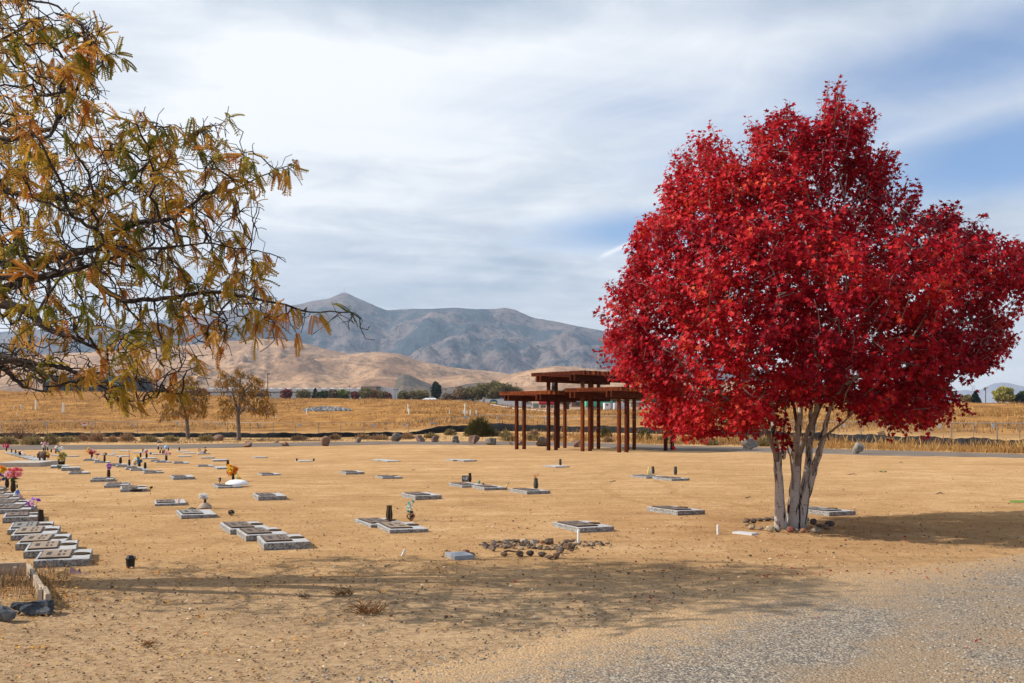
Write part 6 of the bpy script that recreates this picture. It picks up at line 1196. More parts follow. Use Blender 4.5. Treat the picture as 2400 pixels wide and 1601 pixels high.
t = simple('tank_trailer', 'red tank trailer seen between the second pergola posts', 'trailer', [('frame', 1264, 1302, 947.5, 949, 2, (.15, .12, .11))], 310, 1283, 956); o = Vector(t.location); a, c = P(1263, 943.5, 310) - o, P(1303, 943.5, 310) - o; b = MB(); b.tube([a, c], .55, 12); b.build('tank', plain((.60, .02, .035), .35), t)
for x_ in (1270, 1276, 1294): b = MB(); q = P(x_, 953, 310) - o; b.tube([(q.x, -.9, q.z), (q.x, -.5, q.z)], .48, 12); b.build('wheel', plain((.18, .16, .15)), t)
t = simple('shed', 'long shed with a bright green roof behind the pergola', 'shed', [('wall', 1377, 1437, 950, 960, 8, (.22, .19, .17)), ('roof', 1374, 1437, 939.5, 952, 9, (.08, .42, .28), .5)], 320, 1405, 960)
t = simple('storage_box', 'white storage box with a dark picture, between pergola posts', 'container', [('body', 1417, 1431, 944, 962, 5, (.74, .75, .76)), ('side', 1431, 1437, 944, 961, 4.5, (.42, .44, .5), -.2)], 300, 1426, 962); b = MB(); o = Vector(t.location); q = P(1423, 949, 300) - o
for dx, dz, s in ((-2, .4, 1.6), (.3, -.3, 2.0), (1.8, .8, 1.2), (.9, -1.2, 1.2)): b.tube([(q.x + dx * .13, -.02, q.z + dz * .13), (q.x + dx * .13, .03, q.z + dz * .13)], s * .12, 8)
b.build('picture', plain((.03, .03, .035)), t)
t = simple('banner_trailer', 'white trailer side with pale blue lettering, between right pergola posts', 'trailer', [('body', 1440, 1472, 944, 960, 3, (.70, .72, .75)), ('foot', 1443, 1470, 960, 962, 2, (.1, .1, .1), -.3)], 305, 1456, 961); o = Vector(t.location)
for i, x_ in enumerate((1446, 1450.5, 1455, 1459.5, 1464, 1468.5)):
    c_ = bpy.data.curves.new('letter', 'FONT'); c_.body = 'JLLIES'[i]; c_.size = .82; c_.align_x = 'CENTER'; c_.extrude = .01; ob = bpy.data.objects.new('letter', c_); dg = None
    COL.objects.link(ob); bpy.context.view_layer.update(); me = bpy.data.meshes.new_from_object(ob.evaluated_get(bpy.context.evaluated_depsgraph_get())); bpy.data.objects.remove(ob); me.materials.append(plain((.24, .30, .46)))
    q = P(x_, 953, 305) - o; lo = bpy.data.objects.new('letter', me); COL.objects.link(lo); lo.parent = t; lo.location = (q.x, -.02, q.z); lo.rotation_euler = (math.pi / 2, 0, 0)
b = MB(); q = P(1457, 955.5, 305) - o; b.box((q.x, -.01, q.z), (24 * .13, .03, .09)); b.build('text_line', plain((.35, .40, .52)), t)
simple('house', 'brown house with a pale roof seen behind the middle pergola posts', 'house', [('wall', 1340, 1370, 942, 953, 8, (.20, .12, .09)), ('roof', 1338, 1372, 938, 942, 9, (.42, .39, .36), .5), ('window', 1350, 1356, 945, 949, .2, (.05, .06, .07), .15)], 330, 1355, 953)
simple('house', 'small pale house with a white roof right of the pale blue lettering', 'house', [('wall', 1478, 1504, 943, 953, 8, (.38, .34, .29)), ('roof', 1476, 1506, 940, 943, 9, (.62, .61, .6), .5), ('door', 1486, 1490, 946, 953, .2, (.12, .1, .09), .15)], 345, 1490, 953)
simple('house', 'low white house left behind the lorry cab', 'house', [('wall', 1060, 1098, 940, 946, 8, (.60, .60, .58)), ('roof', 1058, 1100, 937.5, 940, 9, (.45, .44, .43), .5)], 400, 1080, 946)
simple('box_lorry', 'white and grey box lorry peeking left of the red crown', 'lorry', [('body', 1526, 1562, 943, 956, 3, (.20, .27, .35)), ('cab', 1518, 1526, 944, 956, 2.6, (.65, .66, .67)), ('undercarriage', 1522, 1560, 956, 958.5, 2, (.04, .04, .04), -.2)], 300, 1540, 958)
simple('sign_box', 'small white box on the ground behind the third post pair', 'box', [('body', 1321.5, 1325.5, 957, 963.5, 1, (.72, .72, .70)), ('lid', 1321, 1326, 956.2, 957, 1.2, (.6, .6, .58), .05)], 225, 1323, 964)
M_pole = plain((.085, .06, .045), .9)
def pole(label, px, yb, yt, d, arm=5, w=1.0, name='power_pole'):
    t = thing(name, label, 'pole', P(px, yb, d), 0, 'power poles on the plain'); k = d / FPX; h = (yb - yt) * k; b = MB(); b.tube([(0, 0, -1), (0, 0, h)], [w * k * .55, w * k * .42], 6); b.build('post', M_pole, t)
    if arm: b = MB(); b.box((0, -.15, h * .96), (arm * k * 2, .16, .18)); b.build('crossarm', M_pole, t); b = MB(); b.lathe([(.08, h * .96 + .09), (.10, h * .96 + .3)], 6, (arm * k * .8, -.15, 0)); b.build('insulator', plain((.3, .3, .3)), t); b = MB(); b.lathe([(.08, h * .96 + .09), (.10, h * .96 + .3)], 6, (-arm * k * .8, -.15, 0)); b.build('insulator', plain((.3, .3, .3)), t)
for q in (('power pole before the long warehouse', 819, 938, 904, 410, 3), ('left power pole of the close pair', 926, 941, 912, 400, 4), ('right power pole of the close pair', 932, 941, 911, 402, 3), ('thin pole right of the close pair', 951, 941, 912, 430, 0), ('power pole right of the tall conifer', 1045, 942, 911, 430, 3), ('power pole left of the big olive tree', 1074, 942, 911, 435, 3), ('reddish power pole left of the upper pergola roof', 1210.5, 942, 897, 430, 2), ('short pole right of the reddish one', 1226, 942, 911, 440, 0)): pole(*q)
pole('tall power pole with a transformer right of the red crown', 2310, 946, 908, 290, 4, 1.9)
t = bpy.data.objects['power_pole.008'] if 'power_pole.008' in bpy.data.objects else None
if t: b = MB(); k = 290 / FPX; b.lathe([(.24, 31 * k), (.26, 31.5 * k), (.26, 35 * k), (.2, 35.4 * k)], 10, (-.35, 0, 0)); b.build('transformer', plain((.10, .085, .08)), t)
b = MB(); wires = [(819, 905.5, 410), (926, 913.5, 400), (1045, 912.5, 430), (1074, 912.5, 435), (1210.5, 898.5, 430)]
for j in (0, 3.2):
    for a, c in zip(wires[:-1], wires[1:]):
        p0, p1 = P(a[0], a[1] + j, a[2]), P(c[0], c[1] + j, c[2]); b.tube([p0.lerp(p1, i / 6) - Vector((0, 0, 1.2 * (1 - (2 * i / 6 - 1) ** 2))) for i in range(7)], .022, 3, cap=False)
item('power_lines', 'sagging power lines strung between the far poles', 'cables', b, plain((.12, .12, .12)), (0, 0, 0))
pole('white pole between the grey warehouse block and the pole pair', 890, 940, 920, 330, 0, 1.4)
t = thing('street_lamp', 'tall black street lamp right of the second orange tree', 'street lamp', P(627.5, 938, 330)); k = 330 / FPX; b = MB(); b.tube([(0, 0, -1), (0, 0, 61 * k)], .9 * k, 6); b.build('post', M_black, t); b = MB(); b.box((2.5 * k, 0, 61.5 * k), (6 * k, .5, 2.2 * k)); b.build('lamp_head', M_black, t)
t = thing('street_lamp', 'black street lamp half hidden by the near tree', 'street lamp', P(450, 934, 330)); b = MB(); b.tube([(0, 0, -1), (0, 0, 49 * k)], .9 * k, 6); b.build('post', M_black, t); b = MB(); b.box((-2.5 * k, 0, 49.5 * k), (6 * k, .5, 2.2 * k)); b.build('lamp_head', M_black, t)
t = thing('stop_sign', 'small red stop sign with green street plates left of the lorry', 'sign', P(1101.5, 945, 300)); k = 300 / FPX; b = MB(); b.tube([(0, 0, 0), (0, 0, 10 * k)], .05, 5); b.build('post', M_galv, t); b = MB(); b.tube([(0, -.06, 5 * k), (0, -.1, 5 * k)], 2.6 * k, 8); b.build('plate', plain((.55, .03, .03)), t)
c_ = bpy.data.curves.new('stop', 'FONT'); c_.body = 'STOP'; c_.size = .2; c_.align_x = 'CENTER'; c_.align_y = 'CENTER'; c_.extrude = .004; ob = bpy.data.objects.new('stop', c_); COL.objects.link(ob); bpy.context.view_layer.update(); me = bpy.data.meshes.new_from_object(ob.evaluated_get(bpy.context.evaluated_depsgraph_get())); bpy.data.objects.remove(ob); me.materials.append(M_white); lo = bpy.data.objects.new('wording', me); COL.objects.link(lo); lo.parent = t; lo.location = (0, -.11, 5 * k); lo.rotation_euler = (math.pi / 2, 0, 0)
b = MB(); b.box((0, -.05, 9.4 * k), (7 * k, .05, 1.6 * k)); b.build('street_plate', plain((.02, .28, .2)), t)
# masts on the summit
for lab, px, yt, yb in (('tall radio mast on the mountain summit', 808, 675, 691), ('short radio mast left on the summit', 803, 682, 690), ('radio mast on the left shoulder of the mountain', 757, 697, 704)):
    t = thing('radio_mast', lab, 'mast', P(px, yb, 6150), 0, 'radio masts on the mountain'); k = 6150 / FPX; h = (yb - yt) * k; b = MB(); b.tube([(0, 0, -5), (0, 0, h)], [1.7, .9], 4); b.build('tower', plain((.30, .30, .32)), t); b = MB(); b.lathe([(1.6, h * .45), (1.6, h * .5)], 6); b.build('antenna_ring', plain((.4, .4, .4)), t)
t = thing('mast_hut', 'pale hut at the foot of the summit mast', 'hut', P(802, 692, 6140)); b = MB(); b.box((0, 0, 4), (24, 8, 7)); b.build('wall', plain((.5, .5, .5)), t); b = MB(); b.box((0, 0, 8), (26, 9, 1.4)); b.build('roof', plain((.4, .4, .42)), t)
# ------------------------------------------------------------------ trees grown by space colonisation
def colonise(nodes, parent, att, step, di, dk, iters, rng, bias=(0, 0, 0), jit=.15):
    nodes = [np.array(n, float) for n in nodes]; parent = list(parent); att = np.array(att); N = np.array(nodes)
    D = np.linalg.norm(att[:, None] - N[None], axis=2); near = D.argmin(1); nd = D[np.arange(len(att)), near]; alive = nd > dk; bias = np.array(bias)
    for _ in range(iters):
        m = alive & (nd < di)
        if not m.any(): break
        ids = np.unique(near[m]); new = []
        for i in ids:
            v = att[m & (near == i)] - nodes[i]; d = unit(v).sum(0) + bias * len(v) + rng.normal(size=3) * jit * len(v)
            L = np.linalg.norm(d)
            if L < 1e-6: continue
            q = nodes[i] + d / L * step; new.append((i, q))
        if not new: break
        base = len(nodes)
        for i, q in new: nodes.append(q); parent.append(i)
        Q = np.array([q for _, q in new]); d2 = np.linalg.norm(att[:, None] - Q[None], axis=2); j = d2.argmin(1); dd = d2[np.arange(len(att)), j]
        b = dd < nd; near[b] = base + j[b]; nd[b] = dd[b]; alive &= nd > dk
    return np.array(nodes), np.array(parent)
def radii(parent, r0, p, fixed):
    n = len(parent); ch = [[] for _ in range(n)]
    for i, q in enumerate(parent):
        if q >= 0: ch[q].append(i)
    R = np.zeros(n)
    for i in range(n - 1, -1, -1):
        R[i] = (sum(R[c] ** p for c in ch[i])) ** (1 / p) if ch[i] else r0
        if i in fixed: R[i] = fixed[i]
    return R, ch
def chains(ch, R, roots):
    out = []; st = [(r, None) for r in roots]
    while st:
        i, pr = st.pop(); c = [pr, i] if pr is not None else [i]
        while ch[i]:
            k = sorted(ch[i], key=lambda q: -R[q]); 
            for q in k[1:]: st.append((q, i))
            i = k[0]; c.append(i)
        out.append(c)
    return out
def in_poly(px, py, poly):
    x, y = np.asarray(px), np.asarray(py); ins = np.zeros(len(x), bool); n = len(poly)
    for i in range(n):
        x0, y0 = poly[i]; x1, y1 = poly[(i + 1) % n]
        if y0 == y1: continue
        c = ((y0 > y) != (y1 > y)) & (x < (x1 - x0) * (y - y0) / (y1 - y0) + x0); ins ^= c
    return ins
def bark(name, c, dark, sc, lo, hi, stretch=(3, 3, .8)):
    m, t, b = new_mat(name); co = t.obj(); n = t.noise(t.vmul(co, stretch), sc, 6, .65, .8); f = t.noise(t.vmul(co, (6, 6, 30)), 1.2, 4, .7); g = t.noise(co, 2.2, 3, .5)
    q = t.mix(t.mapr(t.math('ADD', t.math('MULTIPLY', n, .75), t.math('MULTIPLY', g, .25)), lo, hi), c, dark); q = t.mix(t.math('MULTIPLY', t.mapr(f, .56, .68), .5), q, dark)
    t.put(b.inputs['Base Color'], q); b.inputs['Roughness'].default_value = .85; b.inputs['Specular IOR Level'].default_value = .2; t.put(b.inputs['Normal'], t.bump(t.math('ADD', n, f), .6, .02)); return m

# ---- the red maple
MD = 15.1; BASE = GP(1856, 1237, 0)
POLY = [(1945, 188), (1978, 190), (1968, 235), (2000, 246), (2035, 240), (2045, 262), (2030, 305), (2045, 345), (2100, 352), (2108, 378), (2080, 440), (2092, 455), (2130, 418), (2155, 440), (2148, 475), (2195, 478), (2252, 475), (2255, 530), (2312, 513), (2325, 545), (2360, 550), (2425, 580), (2450, 640), (2420, 700), (2362, 730), (2385, 812), (2345, 862), (2285, 885), (2245, 868), (2222, 915), (2248, 950), (2268, 968), (2222, 990), (2165, 1003), (2100, 1005), (2040, 990), (1990, 972), (1955, 955), (1900, 945), (1850, 955), (1815, 985), (1790, 1000), (1740, 1022), (1700, 1022), (1650, 1030), (1612, 1040), (1600, 1030), (1560, 1020), (1508, 992), (1503, 960), (1535, 935), (1480, 902), (1430, 882), (1408, 790), (1422, 762), (1393, 722), (1420, 700), (1418, 660), (1448, 652), (1478, 592), (1466, 572), (1490, 520), (1550, 482), (1540, 442), (1558, 400), (1590, 350), (1640, 310), (1665, 290), (1690, 342), (1720, 362), (1760, 382), (1748, 332), (1770, 280), (1810, 260), (1850, 233), (1882, 272), (1920, 282), (1936, 240)]
rng = np.random.default_rng(11)
def crown_points(n, poly, cx, cdep, dmax, rng, hw_scale=1.0):
    P_ = np.array(poly, float); out = []
    y0, y1, x0, x1 = P_[:, 1].min(), P_[:, 1].max(), P_[:, 0].min(), P_[:, 0].max()
    while len(out) < n:
        px = rng.uniform(x0, x1, 4000); py = rng.uniform(y0, y1, 4000); k = in_poly(px, py, poly); px, py = px[k], py[k]
        for a, b in zip(px, py):
            # half width of the outline at this row
            xs = []
            for i in range(len(poly)):
                (xa, ya), (xb, yb) = poly[i], poly[(i + 1) % len(poly)]
                if (ya > b) != (yb > b): xs.append(xa + (b - ya) * (xb - xa) / (yb - ya))
            l, r = min(xs), max(xs); c = (l + r) / 2; h = max((r - l) / 2, 8); u = (a - c) / h
            dep = math.sqrt(max(0, 1 - u * u)) * h / FPX * MD * hw_scale
            out.append((a, b, dep))
    return np.array(out[:n])
cp = crown_points(6000, POLY, 1860, MD, 2.6, rng, .86)
w = rng.uniform(-1, 1, len(cp)); w = np.sign(w) * np.abs(w) ** .75                       # more leaves towards the outside
dd = MD + w * cp[:, 2]
# outline is seen from the camera: keep near points inside the same silhouette
att = np.stack([(cp[:, 0] - CX) / FPX * dd, dd, CAMZ + (HY - cp[:, 1]) / FPX * dd], 1)
lowk = att[:, 2] > 1.35; att = att[lowk]; cp = cp[lowk]
ok = np.ones(len(att), bool)
for a_ in np.arange(0, 6.28, .785): ok &= in_poly(cp[:, 0] + 15 * math.cos(a_), cp[:, 1] + 15 * math.sin(a_), POLY)
att = att[ok]
def q5(x, y, dz=0.0):
    px, py = 1700 + x / 4.2725, 900 + y / 4.2725; return np.array(P(px, py, MD + dz))
STEMS = [([(555, 1445, -.12), (548, 1250, -.13), (540, 1000, -.14), (525, 780, -.16)], [.108, .078, .063, .061]),
         ([(690, 1450, .0), (690, 1200, .0), (700, 1000, .0), (715, 820, .0)], [.138, .096, .077, .068]),
         ([(735, 1440, -.02), (800, 1130, -.06), (862, 950, -.1), (915, 760, -.14), (960, 600, -.18)], [.11, .068, .055, .051, .047]),
         ([(735, 1420, .14), (800, 1000, .18), (838, 720, .2), (850, 560, .22)], [.10, .064, .054, .048])]
BR = [(0, 3, [(480, 640, -.25), (430, 500, -.4), (330, 340, -.7), (230, 150, -1.0)], .042), (0, 3, [(505, 600, -.1), (480, 380, -.05), (468, 150, 0.0), (455, -120, .1)], .05), (0, 3, [(568, 690, .05), (582, 500, .2), (602, 330, .35), (612, 120, .5)], .026),
      (1, 3, [(682, 700, .1), (712, 520, .2), (720, 400, .3), (690, 240, .5), (650, 60, .8)], .045), (1, 3, [(745, 690, -.1), (810, 520, -.25), (885, 340, -.5), (920, 180, -.7), (990, 40, -.9)], .05), (1, 3, [(712, 640, 0), (735, 420, 0), (760, 150, .05), (800, -250, .1), (830, -700, .1)], .055),
      (2, 4, [(1000, 450, -.2), (1030, 300, -.25), (1070, 190, -.3), (1180, 20, -.4)], .046), (2, 2, [(960, 560, -.3), (1040, 490, -.5), (1150, 410, -.8), (1265, 305, -1.1)], .026), (3, 3, [(880, 420, .4), (940, 250, .7), (1050, 50, 1.0)], .04), (3, 3, [(860, 400, .3), (850, 150, .4), (880, -200, .5)], .042), (1, 1, [(655, 760, -.2), (625, 640, -.35), (598, 520, -.5), (560, 360, -.7)], .016)]
nodes = []; par = []; fixed = {}; stem_ids = []
def subdiv(pts, rad, start=None, k=3):
    ids = [] if start is None else [start]
    pts = [np.array(p) for p in pts]
    for i in range(len(pts) - (1 if start is None else 1)):
        for j in range(k):
            f = j / k if start is None else (j + 1) / k
            if start is None or True:
                p = pts[i] * (1 - f) + pts[i + 1] * f + (np.random.default_rng(len(nodes)).normal(size=3) * .006 if 0 < f < 1 else 0)
                if start is not None or True:
                    nodes.append(p); par.append(ids[-1] if ids else -1); fixed[len(nodes) - 1] = rad[i] * (1 - f) + rad[i + 1] * f; ids.append(len(nodes) - 1)
    if start is None: nodes.append(pts[-1]); par.append(ids[-1]); fixed[len(nodes) - 1] = rad[-1]; ids.append(len(nodes) - 1)
    return ids
for pts, rad in STEMS:
    p = [q5(*a) for a in pts]; p[0][2] = -.06; stem_ids.append(subdiv(p, rad))
nstem = len(nodes)
for s, k, pts, r in BR:
    ids = stem_ids[s]; st = ids[min(k * 3, len(ids) - 1)]
    subdiv([nodes[st]] + [q5(*a) for a in pts], [r * 1.15] + [r * (1 - .55 * (i + 1) / len(pts)) for i in range(len(pts))], st)
fx = dict(fixed)
N, PR = colonise(nodes, par, att, .17, 1.6, .21, 90, rng, (0, 0, .10), .12)
R, CH = radii(PR, .0042, 2.35, fx)
R = np.maximum(R, .004)
root = thing('red_maple_tree', 'multi stemmed maple tree with a broad crown of crimson leaves', 'tree', BASE); O = np.array(BASE)
M_mbark = bark('white_maple_bark', (.46, .40, .355), (.026, .021, .018), 3.0, .50, .57, (4.5, 4.5, .8)); M_mtwig = bark('maple_twig_bark', (.22, .18, .16), (.06, .045, .04), 3, .5, .7)
tr = MB(); bw = MB()
for c in chains(CH, R, [ids[0] for ids in stem_ids]):
    if len(c) < 2: continue
    thick = R[c[-2]] > .03 or c[-1] < nstem or (c[1] < nstem)
    pts = [N[i] - O for i in c]; rr_ = [R[i] for i in c]
    if c[0] in PR or True:
        if c[0] >= 0 and len(c) > 1 and rr_[0] > rr_[1] * 1.5 and not (c[1] < nstem and c[0] < nstem): rr_[0] = rr_[1] * 1.1
    (tr if c[1] < nstem else bw).tube(pts, rr_, 12 if rr_[0] > .05 else (7 if rr_[0] > .015 else 4))
# pruned stubs and the root flare
for a, b_, r in (((575, 735, -.2), (585, 690, -.28), .045), ((800, 560, .05), (786, 515, 0), .035)): tr.tube([q5(*a) - O, q5(*b_) - O], [r, r * .9], 9)
tr.build('trunk', M_mbark, root, True)
# leaves: opposite pairs along short shoots at the crown points and twig ends
tips = N[[i for i in range(nstem, len(N)) if R[i] < .011]]; tips = tips[rng.random(len(tips)) < .55]
shoots = np.concatenate([att, tips, tips[rng.random(len(tips)) < .3]]); cen = np.array([BASE.x + .05, MD, 3.0])
# gaps: thin some clumps so sky shows
nz = np.array([mnoise.noise(Vector(q * 1.15)) for q in shoots]); nz2 = np.array([mnoise.noise(Vector(q * 2.6) + Vector((3, 8, 1))) for q in shoots]); keep = nz + .6 * nz2 + rng.normal(size=len(nz)) * .12 > -.27; shoots = shoots[keep]
out = unit(shoots - cen); sd_ = unit(out * np.array([.8, .8, .5]) + np.array([0, 0, .55]) + rng.normal(size=shoots.shape) * .45)
LP, LD, LN = [], [], []
sp_b, sp_d, sp_l = [], [], []
PD = []
for i in range(len(POLY)):
    a, b_ = np.array(POLY[i - 1], float), np.array(POLY[i], float); n_ = max(1, int(np.linalg.norm(b_ - a) / 26)); PD += [tuple(a + (b_ - a) * (k + 1) / n_) for k in range(n_)]
for rep in range(3):
    for i in range(len(PD)):
        b_ = np.array(PD[i], float)
        dep = MD + rng.uniform(-.5, .5) * (1 + rep * .6); q = b_ + rng.normal(size=2) * 9 * rep; v = q - np.array([1860, 640.]); v /= np.linalg.norm(v); v = v + np.array([0, -.8 if q[1] < 800 else .35]); v /= np.linalg.norm(v)
        L = rng.uniform(.35, .75); tip3 = np.array(P(q[0], q[1], dep)); d3 = unit(np.array([v[0], rng.normal() * .25, -v[1]])); sp_b.append(tip3 - d3 * L); sp_d.append(d3); sp_l.append(L)
sp_b, sp_d, sp_l = np.array(sp_b), np.array(sp_d), np.array(sp_l)
for j in range(9):
    f = (j + .6) / 9; c = sp_b + sp_d * (f * sp_l)[:, None] + rng.normal(size=sp_b.shape) * .012; side = unit(np.cross(sp_d, rng.normal(size=sp_b.shape)))
    for s in (-1, 1):
        LP.append(c + side * s * .03); LD.append(unit(side * s * .8 + sp_d * .35 + np.array([0, 0, -.45]) + rng.normal(size=sp_b.shape) * .4)); LN.append(np.array([-.25, -.3, .8]) + rng.normal(size=sp_b.shape) * .5)
for a, d3, L in zip(sp_b, sp_d, sp_l): bw.tube([a - d3 * .15 - O, a + d3 * L * .5 - O, a + d3 * L - O], [.006, .004, .002], 4)
bw.build('branches', M_mtwig, root, True)
npair = 7
for j in range(npair):
    f = (j + .5) / npair; c = shoots + sd_ * (f * .26 - .16) + rng.normal(size=shoots.shape) * .025
    side = unit(np.cross(sd_, rng.normal(size=shoots.shape)))
    for s in (-1, 1):
        k = rng.random(len(shoots)) < .93
        d = unit(side * s * .85 + sd_ * .25 + np.array([0, 0, -.75]) + rng.normal(size=shoots.shape) * .45)
        LP.append((c + side * s * .035)[k]); LD.append(d[k]); LN.append((out * .5 + np.array([-.25, -.3, .8]) + rng.normal(size=shoots.shape) * .5)[k])
LP, LD, LN = np.concatenate(LP), np.concatenate(LD), np.concatenate(LN)
lx = [(0, -.05, 0), (.46, .02, .05), (.30, .26, .03), (.68, .62, .10), (.24, .56, .02), (0, 1.05, -.10), (-.24, .56, .02), (-.68, .62, .10), (-.30, .26, .03), (-.46, .02, .05), (0, .32, -.05)]
lf = [(10, i, (i + 1) % 10) for i in range(10)]
X, Y, Z = frames(LD, LN); sz_ = rng.uniform(.044, .078, len(LP))
rv = np.clip(rng.normal(.5, .2, len(LP)), 0, 1)
M_mleaf = leaf_mat('crimson_leaf', [(0, (.07, .003, .008)), (.24, (.19, .005, .013)), (.48, (.38, .008, .018)), (.70, (.55, .020, .024)), (.87, (.64, .075, .03)), (1, (.62, .24, .08))], trans=.32, rough=.42, scale=.55)
scatter('crown', lx, lf, LP - O, X, Y, Z, sz_, M_mleaf, root, attr=dict(rnd=rv))
print('maple', len(N), 'nodes', len(LP), 'leaves')

# ---- honey locust at the left edge
LDIST = 9.6
LPOLY = [(-900, 200), (-500, 40), (-150, -40), (60, -50), (120, 30), (185, 40), (215, 25), (250, 45), (242, 92), (268, 105), (292, 118), (288, 152), (262, 160), (240, 150), (236, 200), (215, 250), (262, 222), (268, 245), (235, 300), (270, 290), (285, 275), (330, 252), (370, 258), (400, 290), (432, 305), (465, 275), (520, 262), (556, 285), (560, 325), (600, 340), (620, 375), (635, 395), (690, 372), (728, 374), (734, 395), (690, 420), (640, 420), (600, 440), (625, 470), (560, 500), (552, 520), (600, 515), (625, 560), (655, 590), (650, 612), (655, 650), (625, 680), (690, 712), (750, 728), (830, 726), (862, 745), (856, 788), (800, 770), (700, 770), (712, 825), (672, 800), (650, 815), (590, 800), (560, 780), (525, 800), (520, 850), (470, 870), (440, 935), (390, 920), (360, 930), (300, 935), (210, 940), (120, 905), (60, 915), (0, 905), (-200, 930), (-500, 900), (-900, 800), (-1200, 500)]
rng = np.random.default_rng(23)
px = []; py = []
while len(px) < 3600:
    a = rng.uniform(-1200, 870, 6000); b = rng.uniform(-160, 945, 6000); k = in_poly(a, b, LPOLY) & (rng.random(6000) < np.where(a > -60, 1.0, .12)); k &= ~((a > 560) & (rng.random(6000) < .25)); px += list(a[k]); py += list(b[k])
px = np.array(px[:3600]); py = np.array(py[:3600])
hw = np.interp(px, [-1200, -500, 0, 300, 600, 870], [.8, 2.2, 2.3, 1.7, .8, .15]) * (1 - .35 * np.abs((py - 560) / 560) ** 2)
dd = LDIST + rng.uniform(-1, 1, len(px)) * hw
latt = np.stack([(px - CX) / FPX * dd, dd, CAMZ + (HY - py) / FPX * dd], 1)
latt = latt[latt[:, 2] > 1.75]
nodes = []; par = []; fixed = {}
def L2(x, y, dz=0.0): return np.array(P(x / 2.612, 500 + y / 2.612, LDIST + dz))
TB = np.array([-7.6, 9.9, -.1]); TT = np.array([-7.3, 9.8, 1.7])
tid = subdiv([TB, TB * .5 + TT * .5 + np.array([.05, 0, 0]), TT], [.27, .20, .19]); fork = tid[-1]
LIMBS = [([(-900, 750, .1), (-300, 790, .0), (0, 880, -.1), (150, 925, -.15), (280, 985, -.2), (345, 1030, -.25)], .10), ([(-900, 700, .5), (-400, 740, .5), (0, 930, .4), (70, 990, .4), (140, 1065, .35), (178, 1072, .35)], .085),
         ([(-800, 300, 0), (-200, 500, -.2), (150, 590, -.3), (250, 680, -.35), (360, 735, -.4), (470, 775, -.45), (600, 830, -.5), (660, 920, -.5)], .085),
         ([(-800, 200, .2), (-300, 330, .3), (0, 470, .3), (300, 380, .2), (480, 350, .1), (600, 440, 0), (760, 540, -.1), (1000, 520, -.15), (1300, 480, -.15), (1500, 510, -.15), (1750, 560, -.12), (1900, 605, -.1), (2150, 605, -.05)], .07),
         ([(-700, 0, .6), (-200, 260, .7), (150, 330, .7), (420, 250, .6), (600, 210, .5), (720, 95, .4), (850, 55, .35), (1010, 45, .3), (1100, 10, .3), (1250, -120, .25), (1450, -150, .2), (1600, -230, .15), (1760, -290, .1)], .075),
         ([(-600, -300, .5), (-100, -150, .6), (300, -100, .5), (560, -40, .4), (800, -200, .3), (900, -300, .2), (1000, -420, .1), (1180, -470, .1)], .05),
         ([(-700, -500, .2), (-300, -500, .2), (60, -450, .1), (330, -520, .0), (450, -700, -.1), (500, -850, -.1), (560, -1050, -.1), (430, -1120, -.1), (400, -1250, -.1)], .05),
         ([(-600, 350, -.6), (-100, 400, -.7), (300, 390, -.7), (600, 300, -.7), (900, 215, -.6), (1250, 180, -.5), (1500, 215, -.45), (1650, 245, -.4)], .045), ([(-900, 900, -.3), (-300, 930, -.4), (100, 900, -.5), (400, 950, -.5), (600, 1050, -.5), (800, 1150, -.45), (960, 1130, -.4)], .045), ([(-700, -800, .4), (-400, -900, .4), (-100, -1000, .3), (150, -1150, .2), (330, -1230, .2)], .05)]
for pts, r in LIMBS:
    n_ = len(pts); subdiv([TT] + [L2(*a) for a in pts], [r * 1.5] + [max(.8 * r * (1 - .92 * (i / (n_ - 1)) ** .7), .006) for i in range(n_)], fork, 4)
nl = len(nodes); fx = dict(fixed)
N, PR = colonise(nodes, par, latt, .10, 1.3, .15, 110, rng, (.05, 0, -.02), .34)
# extra bare twiglets
NN = list(N); PP = list(PR); idx = rng.choice(np.arange(nl, len(N)), 2600)
for i in idx:
    d = N[i] - N[PR[i]]; d = unit(d + rng.normal(size=3) * .09); L = rng.uniform(.04, .13); a = N[i] + d * L + rng.normal(size=3) * .02; NN.append(a); PP.append(int(i)); NN.append(a + d * L * .8 + rng.normal(size=3) * .03 - np.array([0, 0, .01])); PP.append(len(NN) - 2)
N2 = np.array(NN); PR2 = np.array(PP)
R, CH = radii(PR2, .0036, 2.45, fx); R = np.maximum(R, .0034)
LB = Vector(TB); LB.z = 0; lroot = thing('honey_locust_tree', 'spreading locust tree with orange brown feathery leaves reaching in from the left', 'tree', LB); O = np.array(LB)
M_lbark = bark('dark_locust_bark', (.075, .055, .045), (.018, .013, .011), 3, .42, .6, (3, 3, 3)); lt = MB(); lw = MB()
for c in chains(CH, R, [tid[0]]):
    if len(c) < 2: continue
    rr_ = [R[i] for i in c]
    if rr_[0] > rr_[1] * 1.5: rr_[0] = rr_[1] * 1.15
    (lt if c[1] < nl else lw).tube([N2[i] - O for i in c], rr_, 10 if rr_[0] > .05 else (6 if rr_[0] > .012 else 3))
lt.build('trunk', M_lbark, lroot, True); lw.build('branches', M_lbark, lroot, True)
